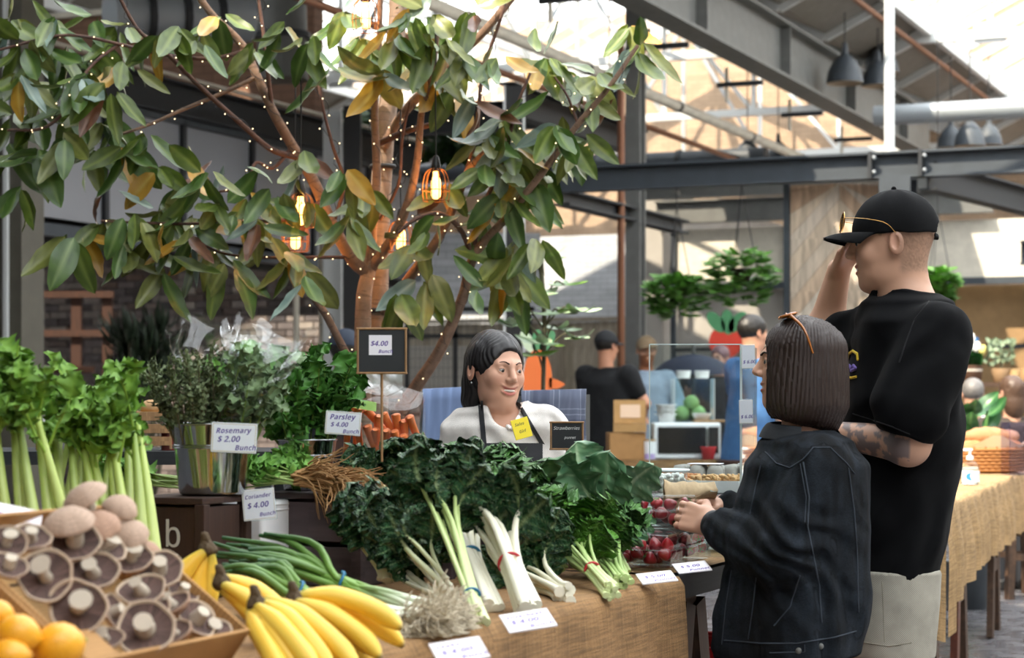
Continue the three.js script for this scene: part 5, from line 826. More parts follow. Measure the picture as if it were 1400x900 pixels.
  add(fl, 'wire', mg(wires), M.blackMetal); add(fl, 'bulbs', mg(beads), std('#fff0d0', 0.5, { emissive: '#ffe2b0', emissiveIntensity: 3 })).userData.kind = 'stuff';
  // cage pendants
  const cage = (x, y, s, label, z) => {
    const p = P(x, y, TD - z), g = thing('cage_pendant', label, 'lamp', p, R() * 3, 'cage pendants in the tree'), wm = std('#8a5a2a', 0.4, { metalness: 0.4 }), prof = [[0.018, 0.075], [0.038, 0.062], [0.05, 0.03], [0.054, -0.01], [0.05, -0.05]]; g.scale.setScalar(s);
    for (let i = 0; i < 12; i++) { const a = i / 12 * 6.283; add(g, 'cage_wire', sweep(curve(prof.map(([r, yy]) => V(Math.cos(a) * r, yy, Math.sin(a) * r)), 10), 0.0016, 5), wm); }
    for (const [r, yy] of [[0.05, -0.05], [0.054, -0.01]]) add(g, 'cage_ring', new THREE.TorusGeometry(r, 0.0018, 5, 28).rotateX(Math.PI / 2).translate(0, yy, 0), wm);
    add(g, 'socket', lathe([[0.006, 0.125], [0.012, 0.118], [0.018, 0.09], [0.02, 0.066], [0.012, 0.062]], 18), M.blackMetal); add(g, 'cord', sweep([V(0, 0.12, 0), V(0.003, 0.35, 0), V(0, 0.62, 0)], 0.003, 5), M.blackMetal);
    add(g, 'bulb', sdfMesh((a, b, c) => smin(cap(a, b, c, V(0, 0.02, 0), V(0, -0.025, 0), 0.019, 0.019), cap(a, b, c, V(0, 0.065, 0), V(0, 0.03, 0), 0.011, 0.012), 0.01), [-0.03, -0.06, -0.03], [0.03, 0.085, 0.03], 0.005), std('#ffe9c4', 0.3, { emissive: '#ffb865', emissiveIntensity: 5 }));
    const l = new THREE.PointLight('#ffab57', 0.22); l.castShadow = true; l.shadow.radius = 1.2; l.name = 'bulb_light'; l.position.set(0, -0.002, 0); g.add(l);
  };
  cage(411, 292, 1.05, 'lit cage pendant hanging among the leaves beside the forked trunk', 0.3); cage(404, 326, 1.0, 'lit cage pendant slung just under another lit cage', 0.15); cage(596, 257, 1.0, 'lit cage pendant hanging from the slanting branch', 0.35); cage(548, 328, 1.0, 'lit cage pendant glowing against the thick trunk', 0.12); cage(500, 25, 1.0, 'lit cage pendant high in the tree crown', 0.2);
}
// ---------------------------------------------------------------- other plants
{
  const R = rng(91);
  // umbrella plant behind the vendor
  const D = 10.5, g = thing('umbrella_plant', 'slim umbrella plant with pale glossy leaf whorls behind the vendor', 'plant', P(741, 0, D).setY(0)), O = g.position, set = Array.from({ length: 4 }, (_, i) => blade({ W: 0.22, prof: oval, nu: 8, nv: 5, fold: 0.3, curl: 0.6 + 0.2 * i, seed: i + 3, dark: '#7f9a70', light: '#a9bda0', rib: '#b9caa8' })), gs = Array.from({ length: 3 }, (_, i) => blade({ W: 0.22, prof: oval, nu: 8, nv: 5, fold: 0.3, curl: 0.6, seed: i + 13, dark: '#4a6a2c', light: '#73963f', rib: '#8fae5a' })), st = std('#4d4a38', 0.8), lm = leafMat(0.35);
  add(g, 'stem', sweep(curve([V(0, 0.3, 0), P(742, 560, D).sub(O), P(744, 430, D).sub(O), P(738, 350, D).sub(O)], 16), 0.012, 7), st);
  for (const [x, y, n, s] of [[738, 352, 8, 1], [722, 362, 4, 1], [738, 402, 7, 1], [772, 390, 4, 0.9], [702, 425, 5, 1.1], [700, 445, 5, 1.1], [768, 428, 6, 1], [790, 425, 6, 1], [765, 450, 6, 1], [790, 462, 5, 0.9], [742, 470, 6, 1.1], [728, 485, 5, 1], [690, 440, 3, 1.1]]) {
    const c = P(x, y, D - (R() - 0.5) * 0.3).sub(O); add(g, 'twig', sweep(curve([P(743, y + 25, D).sub(O), c.clone().lerp(P(743, y, D).sub(O), 0.4).add(V(0, 0.02, 0)), c], 6), 0.005, 5), st);
    for (let i = 0; i < n; i++) { const a = i / n * 6.283 + R(), d = V(Math.cos(a), -0.1 - R() * 0.3, Math.sin(a)); const m = add(g, 'leaf', R() < 0.7 ? set[R() * 4 | 0] : gs[R() * 3 | 0], lm); orient(m, c, d, V(0, 1, 0.35)); m.scale.setScalar((0.11 + R() * 0.05) * s); }
  }
  const pt = thing('plant_pot', 'plain dark pot of the umbrella plant', 'pot', O); add(pt, 'pot', lathe([[0, 0.01], [0.14, 0], [0.18, 0.3], [0.2, 0.31], [0.17, 0.31], [0.16, 0.27], [0, 0.27]], 28), M.steel); add(pt, 'soil', lathe([[0, 0.28], [0.165, 0.275]], 20), std('#33261c', 0.95));
  // palm by the brick wall
  const PD = 17.5, pg = thing('potted_palm', 'dark bushy palm against the old brick wall', 'palm', P(195, 0, PD).setY(0)), pO = pg.position, pb = Array.from({ length: 3 }, (_, i) => blade({ W: 0.06, prof: oval, nu: 6, nv: 2, fold: 0.6, curl: 1.1 + 0.3 * i, seed: i, dark: '#142018', light: '#22331f', rib: '#2b3a24' })), pm = leafMat(0.5);
  for (let i = 0; i < 26; i++) { const a = R() * 6.283, c = V(Math.cos(a) * 0.3 * R(), 1.25 + R() * 0.75, Math.sin(a) * 0.25 * R()); add(pg, 'stalk', sweep([V(c.x * 0.3, 0.35, c.z * 0.3), V(c.x * 0.8, c.y * 0.7, c.z * 0.8), c], 0.01, 5), st); for (let k = 0; k < 11; k++) { const b = k / 11 * 6.283 + R(), m = add(pg, 'leaflet', pb[k % 3], pm); orient(m, c, V(Math.cos(b), 0.5 - R() * 0.7, Math.sin(b)), V(0, 1, 0.4)); m.scale.setScalar(0.28 + R() * 0.12); } }
  const pp = thing('plant_pot', 'black tub of the dark palm', 'pot', pO); add(pp, 'pot', lathe([[0, 0.01], [0.2, 0], [0.26, 0.36], [0.28, 0.37], [0.24, 0.37], [0.23, 0.33], [0, 0.33]], 28), M.blackMetal); add(pp, 'soil', lathe([[0, 0.34], [0.235, 0.335]], 20), std('#2a2018', 0.95));
  // hanging baskets
  const hang = (label, x, y, d, w, h, dark, light, seed) => {
    const p = P(x, y, d), b = thing('hanging_basket', label, 'hanging plant', p), Q = rng(seed), iv = Array.from({ length: 4 }, (_, i) => blade({ W: 0.42, prof: (u) => oval(u) * (1 - 0.3 * u), nu: 6, nv: 4, fold: 0.3, curl: 0.8, seed: i + seed, dark, light, rib: light })), lm2 = leafMat(0.5, { transmission: 0.2, thickness: 0 });
    add(b, 'pot', lathe([[0, -0.08], [0.06, -0.08], [0.1, 0.03], [0.11, 0.04], [0.09, 0.04], [0, 0.02]], 20), std('#3a3226', 0.9));
    for (let i = 0; i < 3; i++) { const a = i * 2.094; add(b, 'hanger_cord', sweep([V(Math.cos(a) * 0.13, 0.05, Math.sin(a) * 0.13), V(0, 0.75, 0)], 0.004, 4), M.blackMetal); } add(b, 'top_cord', sweep([V(0, 0.75, 0), V(0, (d > 20 ? 5.9 : 3.2) - p.y, 0)], 0.005, 4), M.blackMetal);
    for (let i = 0; i < 285; i++) { const a = Q() * 6.283, t = Q(), ph = Math.asin(2 * t - 1), rr = w * (0.45 + 0.55 * Q()) * Math.cos(ph * 0.9), c = V(Math.cos(a) * rr, Math.sin(ph) * h * (Math.sin(ph) < 0 ? 0.75 + 0.45 * Math.abs(Math.cos(a)) : 0.75), Math.sin(a) * rr * 0.8), m = add(b, 'leaf', iv[Q() * 4 | 0], lm2); orient(m, c, V(Math.cos(a), -0.7 + Q() * 0.8, Math.sin(a)), V(Math.cos(a), 0.9, Math.sin(a) + 0.4)); m.scale.setScalar(0.095 + Q() * 0.05); }
  };
  hang('wide ivy basket hanging beside the plastered return wall', 925, 400, 17.77, 0.24, 0.19, '#3d7a2c', '#79ac4a', 5);
  hang('large trailing ivy basket hanging before the cream blinds', 1014, 374, 17.54, 0.28, 0.24, '#3d7a2c', '#79ac4a', 6);
  hang('green ivy basket hanging behind the capped man\'s shoulder', 1282, 386, 20.48, 0.16, 0.17, '#3d7a2c', '#79ac4a', 7);
  // vines over the dark yard beams
  const vg = thing('climbing_vine', 'dark green vine covering the beam behind the tree crown', 'vine'), vb = Array.from({ length: 3 }, (_, i) => blade({ W: 0.42, prof: oval, nu: 5, nv: 3, fold: 0.3, curl: 0.6, seed: i + 60, dark: '#1c3517', light: '#3a6228', rib: '#3a6228' })), vl = []; const vm = leafMat(0.6), vmm = new THREE.Mesh();
  for (let i = 0; i < 900; i++) { const c = P(440 + R() * 260, 150 + R() * 65, 22.9 + R() * 0.5); orient(vmm, c, V(R() - 0.5, -0.6, R() - 0.2), V(R() - 0.5, 0.6, 0.9)); vmm.scale.setScalar(0.12 + R() * 0.06); vmm.updateMatrix(); vl.push(vb[i % 3].clone().applyMatrix4(vmm.matrix)); }
  add(vg, 'foliage', mg(vl), vm).userData.kind = 'stuff'; add(vg, 'trellis', mg([0, 1, 2].map((i) => bar(P(440, 160 + i * 22, 23.5), P(700, 160 + i * 22, 23.5), 0.05, 0.05))), M.steelDark);
}
// ================================================================ people
// canonical head: faces +z, y up, centre between the ears, metres
function headSDF(x, y, z, o = {}) {
  const ax = Math.abs(x), w = o.w ?? 1, s = o.smile ?? 0;
  let d = ell(ax, y, z, 0, 0.03, -0.014, 0.074 * w, 0.088, 0.096);
  d = smin(d, ell(ax, y, z, 0, -0.03, 0.024, 0.061 * w, 0.083, 0.064), 0.03);
  d = smin(d, ell(ax, y, z, 0, -0.078, 0.024, 0.05 * w, 0.036, 0.052), 0.03);
  d = smin(d, ell(ax, y, z, 0, -0.1, 0.062, 0.019, 0.016, 0.018), 0.025);
  d = smin(d, ell(ax, y, z, 0.036 * w, -0.028 + 0.006 * s, 0.06, 0.026, 0.022 + 0.004 * s, 0.022), 0.02);
  d = smin(d, cap(ax, y, z, V(0, 0.024, 0.083), V(0.036, 0.022, 0.073), 0.011, 0.009), 0.015);
  d = smax(d, -ell(ax, y, z, 0.031, 0.004, 0.1, 0.019, 0.0105, 0.016), 0.012);
  d = smin(d, cap(ax, y, z, V(0, 0.014, 0.087), V(0, -0.021, 0.104), 0.0075, 0.0115), 0.012);
  d = smin(d, ell(ax, y, z, 0.0105, -0.027, 0.095, 0.0085, 0.0075, 0.01), 0.006);
  // eyelids
  { const lid = Math.max(Math.hypot(ax - 0.031, y - 0.0035, z - 0.0755) - 0.0136, -ell(ax, y, z, 0.0315, 0.0032 + 0.0006 * s, 0.0895, 0.0125, 0.0052 - 0.0008 * s, 0.014)); d = smin(d, lid, 0.005); }
  // lips, wider and turned up in a smile
  const up = (q) => 0.006 * s * q * q / 6.25e-4, mw = 0.021 + 0.007 * s, ly = y - up(Math.min(ax, 0.028));
  d = smin(d, ell(ax, ly, z, 0, -0.0535 + 0.003 * s, 0.0865 - 0.002 * s, mw, 0.0048, 0.008), 0.006);
  d = smin(d, ell(ax, ly, z, 0, -0.0675 - 0.002 * s, 0.0845 - 0.002 * s, mw * 0.88, 0.0056, 0.008), 0.006);
  if (s) d = smax(d, -ell(ax, ly, z, 0, -0.0605, 0.098, mw * 0.86, 0.0048 * s, 0.017), 0.003);
  // ears
  const ex = ax - 0.0745 * w, ed = Math.max(ell(ex - 0.006, y, z, 0, -0.004, -0.012, 0.0075, 0.031, 0.019), -ell(ex - 0.014, y, z, 0, -0.001, -0.009, 0.007, 0.02, 0.0105));
  d = smin(d, ed, 0.006);
  return d;
}
const headFrame = (c, yaw, pitch = 0, roll = 0, s = 1) => { const q = new THREE.Quaternion().setFromEuler(new THREE.Euler(pitch, yaw, roll, 'YXZ')), m = new THREE.Matrix4().compose(c, q, V(s, s, s)), e = m.clone().invert().elements; return { m, q, c, s, to: (x, y, z) => [e[0] * x + e[4] * y + e[8] * z + e[12], e[1] * x + e[5] * y + e[9] * z + e[13], e[2] * x + e[6] * y + e[10] * z + e[14]], at: (x, y, z) => V(x, y, z).applyMatrix4(m) }; };
const bounds = (pts, r) => { const b = new THREE.Box3().setFromPoints(pts).expandByScalar(r); return [b.min.toArray(), b.max.toArray()]; };
// stack of elliptical sections [y, cx, cz, halfwidth, halfdepth], top to bottom
function loftSDF(sec) {
  return (x, y, z) => {
    let i = 0; while (i < sec.length - 2 && y < sec[i + 1][0]) i++;
    const a = sec[i], b = sec[i + 1], t = clamp((a[0] - y) / (a[0] - b[0]), 0, 1), tt = t * t * (3 - 2 * t), cx = mix(a[1], b[1], tt), cz = mix(a[2], b[2], tt), w = mix(a[3], b[3], tt), h = mix(a[4], b[4], tt);
    const k = Math.hypot((x - cx) / w, (z - cz) / h), g = (k - 1) * Math.min(w, h) * (k < 1 ? 1 : 1.0);
    return Math.max(g, y - sec[0][0], sec[sec.length - 1][0] - y);
  };
}
const march = (px, py, f, d0, d1) => { const dir = P(px, py, 1).sub(V(0, EY, 0)); let t = d0; for (let i = 0; i < 90 && t < d1; i++) { const p = V(0, EY, 0).addScaledVector(dir, t), v = f(p.x, p.y, p.z); if (v < 0.0008) return p; t += Math.max(0.0015, v * 0.6); } return null; };
const gradN = (f, p, e = 0.004) => V(f(p.x + e, p.y, p.z) - f(p.x - e, p.y, p.z), f(p.x, p.y + e, p.z) - f(p.x, p.y - e, p.z), f(p.x, p.y, p.z + e) - f(p.x, p.y, p.z - e)).normalize();
// a seam drawn in picture points and laid on a surface
function seam(g, base, pts, f, d0, d1, mat, r = 0.0016, nm_ = 'seam') { const c = []; for (let i = 0; i < pts.length - 1; i++) for (let k = 0; k < 7; k++) { const t = k / 7; const q = march(mix(pts[i][0], pts[i + 1][0], t), mix(pts[i][1], pts[i + 1][1], t), f, d0, d1); if (q) c.push(q.sub(base)); } if (c.length > 3) add(g, nm_, sweep(curve(c, c.length * 2), r, 5), mat); }
const SK = { a: hex('#c8967c'), lip: hex('#a5574f'), b: hex('#d3a287'), c: hex('#b98468') };
function skinCol(base, lip, fr, o = {}) { return (x, y, z) => { const [a, b, c] = fr.to(x, y, z); let q = base; const n = noise3(a * 60, b * 60, c * 60) * 0.04; q = [q[0] * (1 + n), q[1] * (1 + n), q[2] * (1 + n)]; if (c > 0.05) { const s = o.smile ?? 0, ly = b - 0.006 * s * Math.min(1, a * a / 6.25e-4), l = Math.min(Math.hypot(a / (0.022 + 0.007 * s), (ly + 0.0535) / 0.0045), Math.hypot(a / (0.02 + 0.006 * s), (ly + 0.0685) / 0.0052)); q = cmix(q, lip, 1 - sstep(0.75, 1.15, l)); const ck = Math.hypot((Math.abs(a) - 0.04) / 0.022, (b + 0.028) / 0.02); q = cmix(q, cmix(base, lip, 0.35), 0.4 * (1 - sstep(0.3, 1.2, ck))); } if (Math.abs(a) > 0.07 && b > -0.05 && b < 0.04 && c < 0.02) q = cmix(q, lip, 0.18); return q; }; }
const skinMat = phy('#ffffff', 0.5, { vertexColors: true });
// five-fingered hand: wrist w, knuckle direction d, palm normal n, curl amount; returns sdf and points
function handSDF(w, d, n, s = 1, curlv = 0.7, thumbSide = 1, spread = 0.12) {
  d = d.clone().normalize(); n = n.clone().addScaledVector(d, -n.dot(d)).normalize(); const sd = new THREE.Vector3().crossVectors(d, n).multiplyScalar(thumbSide), prim = [], pts = [w.clone()];
  const pc = (a, b, c) => w.clone().addScaledVector(d, a * s).addScaledVector(sd, b * s).addScaledVector(n, c * s);
  for (const b of [-0.03, -0.01, 0.01, 0.03]) prim.push([pc(0.01, b * 0.75, 0), pc(0.085, b, 0), 0.0145 * s, 0.012 * s, 0.012]);
  [[0.03, 0.072, 0.0095], [0.01, 0.08, 0.0095], [-0.01, 0.074, 0.009], [-0.03, 0.058, 0.008]].forEach(([b, L, r], i) => { let p = pc(0.088, b, 0), a = curlv * (0.55 + 0.08 * i); const dir0 = d.clone().addScaledVector(sd, b * spread * 20 * 0.1); [0.45, 0.31, 0.26].forEach((f, k) => { const dd = dir0.clone().multiplyScalar(Math.cos(a)).addScaledVector(n, Math.sin(a)).normalize(), e = p.clone().addScaledVector(dd, L * f * s); prim.push([p.clone(), e.clone(), r * (1 - 0.1 * k) * s, r * (0.92 - 0.1 * k) * s, 0.006]); p = e; a += curlv; pts.push(e.clone()); }); });
  const t0 = pc(0.025, 0.03, 0.006), t1 = pc(0.055, 0.052, 0.02), t2 = pc(0.083, 0.052, 0.032 + 0.01 * curlv), t3 = pc(0.105, 0.042, 0.04 + 0.015 * curlv);
  prim.push([t0, t1, 0.0145 * s, 0.0115 * s, 0.012], [t1, t2, 0.0112 * s, 0.0098 * s, 0.006], [t2, t3, 0.0096 * s, 0.0078 * s, 0.005]); pts.push(t1, t2, t3);
  return { f: (x, y, z) => { let r = 1; for (const [a, b, ra, rb, k] of prim) r = smin(r, cap(x, y, z, a, b, ra, rb), k * s); return r; }, pts };
}
function eyes(g, fr, base, iris = '#3a2718', open = 1) {
  for (const k of [-1, 1]) { const e = add(g, 'eye', sph(0.0118 * fr.s, 0, 0, 0, 18), phy('#c2b8b0', 0.25, { clearcoat: 0.6 })); e.position.copy(fr.at(k * 0.031, 0.0035, 0.0755)).sub(base); const ir = add(e, 'iris', sph(0.0083 * fr.s, 0, 0, 0, 14), phy('#1d130d', 0.1, { clearcoat: 1 })); const gd = fr.at(k * 0.031 + 0.0012, 0.003, 0.0802).sub(fr.at(k * 0.031, 0.0035, 0.0755)); ir.position.copy(gd); }
}
function brows(g, fr, base, mat, r = 0.0028, lift = 0) { for (const k of [-1, 1]) add(g, 'eyebrow', sweep(curve([fr.at(k * 0.013, 0.021 + lift, 0.0945), fr.at(k * 0.026, 0.0275 + lift, 0.0895), fr.at(k * 0.038, 0.026 + lift, 0.0815), fr.at(k * 0.047, 0.019 + lift, 0.071)].map((p) => p.sub(base)), 12), (t) => r * fr.s * (1.1 - 0.75 * t), 6), mat); }
const hairMat = (c) => phy(c, 0.48, {});

// ---------------------------------------------------------------- the vendor
{
  const D = 6.4, base = P(683, 0, D).setY(0), g = thing('person', 'smiling dark-haired vendor in white shirt and black apron behind the kale', 'person', base), fr = headFrame(P(678, 508, D), 0.58, 0.04, -0.05, 1.0), S = (px, py, dz = 0) => P(px, py, D).add(V(0, 0, dz));
  const skin = hex('#cf9f86'), o = { smile: 1.25, w: 1.06 };
  const neckA = fr.at(0, -0.06, -0.012), neckB = S(686, 590, -0.02), sL = S(634, 592, -0.03), sR = S(746, 586, 0.02);
  const body = (x, y, z) => { let d = headSDF(...fr.to(x, y, z), o) * fr.s; d = smin(d, ell(...fr.to(x, y, z), 0, -0.112, 0.03, 0.042, 0.02, 0.04), 0.02); d = smin(d, cap(x, y, z, neckA, neckB, 0.05, 0.056), 0.016); d = smin(d, cap(x, y, z, sL, sR, 0.05, 0.05), 0.05); return d; };
  add(g, 'body', sdfMesh(body, ...bounds([fr.c, sL, sR, S(690, 600)], 0.14), 0.0042, skinCol(skin, hex('#b5665b'), fr, o)).translate(-base.x, 0, -base.z), skinMat);
  eyes(g, fr, base); brows(g, fr, base, std('#3a2b27', 0.8), 0.0019, 0.003);
  add(g, 'teeth', sph(1, 0, 0, 0, 16).scale(0.025, 0.0062, 0.012).applyMatrix4(fr.m.clone().multiply(new THREE.Matrix4().makeTranslation(0, -0.0575, 0.0775))).translate(-base.x, 0, -base.z), phy('#e9e3d8', 0.3));
  for (const k of [1]) add(g, 'earring', sph(0.004, ...fr.at(-0.081, -0.04, -0.01).sub(base).toArray(), 8), M.chrome);
  // hair: parted bob gathered at the nape
  const hair = (x, y, z) => {
    const [a, b, c] = fr.to(x, y, z); let d = ell(a, b, c, 0, 0.036, -0.018, 0.087, 0.096, 0.106); d = smin(d, ell(a, b, c, 0, -0.045, -0.055, 0.08, 0.085, 0.062), 0.03); d = smin(d, ell(a, b, c, -0.02, -0.1, -0.06, 0.055, 0.04, 0.045), 0.03);
    d = smin(d, ell(Math.abs(a), b, c, 0.064, 0.02, -0.004, 0.026, 0.06, 0.04), 0.02);
    let face = ell(a - 0.006, b, c, 0, -0.045, 0.112, 0.078, 0.118, 0.108); face = smin(face, ell(Math.abs(a), b, c, 0.085, -0.045, 0.008, 0.022, 0.05, 0.026), 0.02); d = smax(d, -face, 0.014);
    d -= 0.0009 * Math.sin(c * 420 + 14 * noise3(a * 20, b * 14, c * 20)) * sstep(0.0, 0.03, Math.abs(a)) - 0.004 * fbm(a * 30, b * 12, c * 30, 3); d += 0.006 * (1 - sstep(0, 0.012, Math.abs(a - 0.004))) * sstep(0.08, 0.12, b);
    return d * 0.8;
  };
  add(g, 'hair', sdfMesh(hair, ...bounds([fr.c], 0.2), 0.004).translate(-base.x, 0, -base.z), hairMat('#0f0b0e'));
  // shirt
  const chest = loftSDF([[S(0, 552).y, base.x + 0.008, -D - 0.01, 0.075, 0.08], [S(0, 566).y, base.x + 0.01, -D - 0.01, 0.12, 0.105], [S(0, 585).y, base.x + 0.012, -D - 0.01, 0.165, 0.13], [S(0, 640).y, base.x + 0.01, -D - 0.01, 0.185, 0.155], [S(0, 720).y, base.x, -D, 0.185, 0.15], [0.78, base.x, -D, 0.19, 0.15]]);
  const elL = S(606, 690, 0.02), elR = S(775, 690, 0.06), wrL = S(630, 735, 0.26), wrR = S(752, 735, 0.28);
  const shirt = (x, y, z) => { let d = chest(x, y, z); d = smin(d, cap(x, y, z, sL, elL, 0.072, 0.06), 0.06); d = smin(d, cap(x, y, z, sR, elR, 0.072, 0.06), 0.06); d = smin(d, cap(x, y, z, elL, wrL, 0.055, 0.045), 0.03); d = smin(d, cap(x, y, z, elR, wrR, 0.055, 0.045), 0.03); d = smax(d, -ell(x, y, z, base.x + 0.02, S(0, 553).y, -D + 0.075, 0.052, 0.075, 0.085), 0.012); d = smax(d, -cap(x, y, z, neckA, neckB, 0.058, 0.06), 0.01); return d - 0.007 * fbm(x * 14, y * 9, z * 14, 3) - 0.003 * Math.sin(y * 60 + x * 50 + 4 * noise3(x * 9, y * 9, z * 9)); };
  add(g, 'shirt', sdfMesh(shirt, ...bounds([sL, sR, elL, elR, wrL, wrR, S(686, 545), V(base.x, 0.78, -D)], 0.16), 0.0085).translate(-base.x, 0, -base.z), std('#e9e4de', 0.85, { map: T.knit }));
  for (const k of [[[668, 549], [676, 562], [690, 578], [698, 588]], [[716, 552], [712, 566], [704, 580], [699, 588]]]) seam(g, base, k, (x, y, z) => shirt(x, y, z), 6, 6.7, std('#efeae4', 0.85), 0.007, 'collar');
  // apron
  const bib = std('#17181d', 0.8), as = (x, y, z) => shirt(x, y, z) - 0.004;
  const patch = (pts, nm_, mat, f, nu = 6, nvv = 10, uvk) => { const gq = surf(nu, nvv, (u, v) => { const l = pts(u, v), q = march(l[0], l[1], f, 5.5, 7) ?? P(l[0], l[1], D - 0.12); return q.sub(base); }); return add(g, nm_, gq, mat); };
  patch((u, v) => [mix(653, 660, u) + v * 7, mix(548, 625, v)], 'apron_strap', bib, as); patch((u, v) => [mix(703, 711, u) + v * 34, mix(549, 606, v) + u * 2], 'apron_strap', bib, as); patch((u, v) => [mix(662, 742, u), mix(606, 700, v)], 'apron_bib', bib, as, 14, 12);
  const badge = thing('name_badge', 'bright yellow handwritten badge pinned to the vendor\'s apron', 'badge', P(713, 586, D - 0.2)); badge.rotation.set(-0.15, 0.25, 0.3); add(badge, 'card', rbx(0.055, 0.062, 0.003, 0.001), std('#f2dd2c', 0.5)); add(badge, 'writing', new THREE.PlaneGeometry(0.052, 0.059).translate(0, 0, 0.0017), std('#ffffff', 0.5, { map: signTex(128, 144, '#f2dd2c', (c) => { c.fillStyle = '#4a4a20'; c.font = 'italic bold 30px sans-serif'; c.fillText('Sales', 18, 48); c.fillText('Girl', 36, 104); }) }));
  const legs = (x, y, z) => smin(cap(x, y, z, V(base.x - 0.09, 0.82, -D), V(base.x - 0.09, 0.1, -D), 0.1, 0.07), cap(x, y, z, V(base.x + 0.09, 0.82, -D), V(base.x + 0.09, 0.1, -D), 0.1, 0.07), 0.03);
  add(g, 'trousers', sdfMesh(legs, [base.x - 0.25, 0.0, -D - 0.16], [base.x + 0.25, 1.0, -D + 0.16], 0.02).translate(-base.x, 0, D), std('#23252b', 0.9));
  for (const k of [-1, 1]) add(g, 'shoe', rbx(0.09, 0.09, 0.25, 0.03, k * 0.09, 0.045, 0.05), M.black);
  for (const [w, e, ts] of [[wrL, elL, 1], [wrR, elR, -1]]) { const h = handSDF(w, w.clone().sub(e), V(0, -1, 0.2), 0.95, 0.5, ts); add(g, 'hand', sdfMesh(h.f, ...bounds(h.pts, 0.03), 0.004, () => skin).translate(-base.x, 0, D), skinMat); }
}
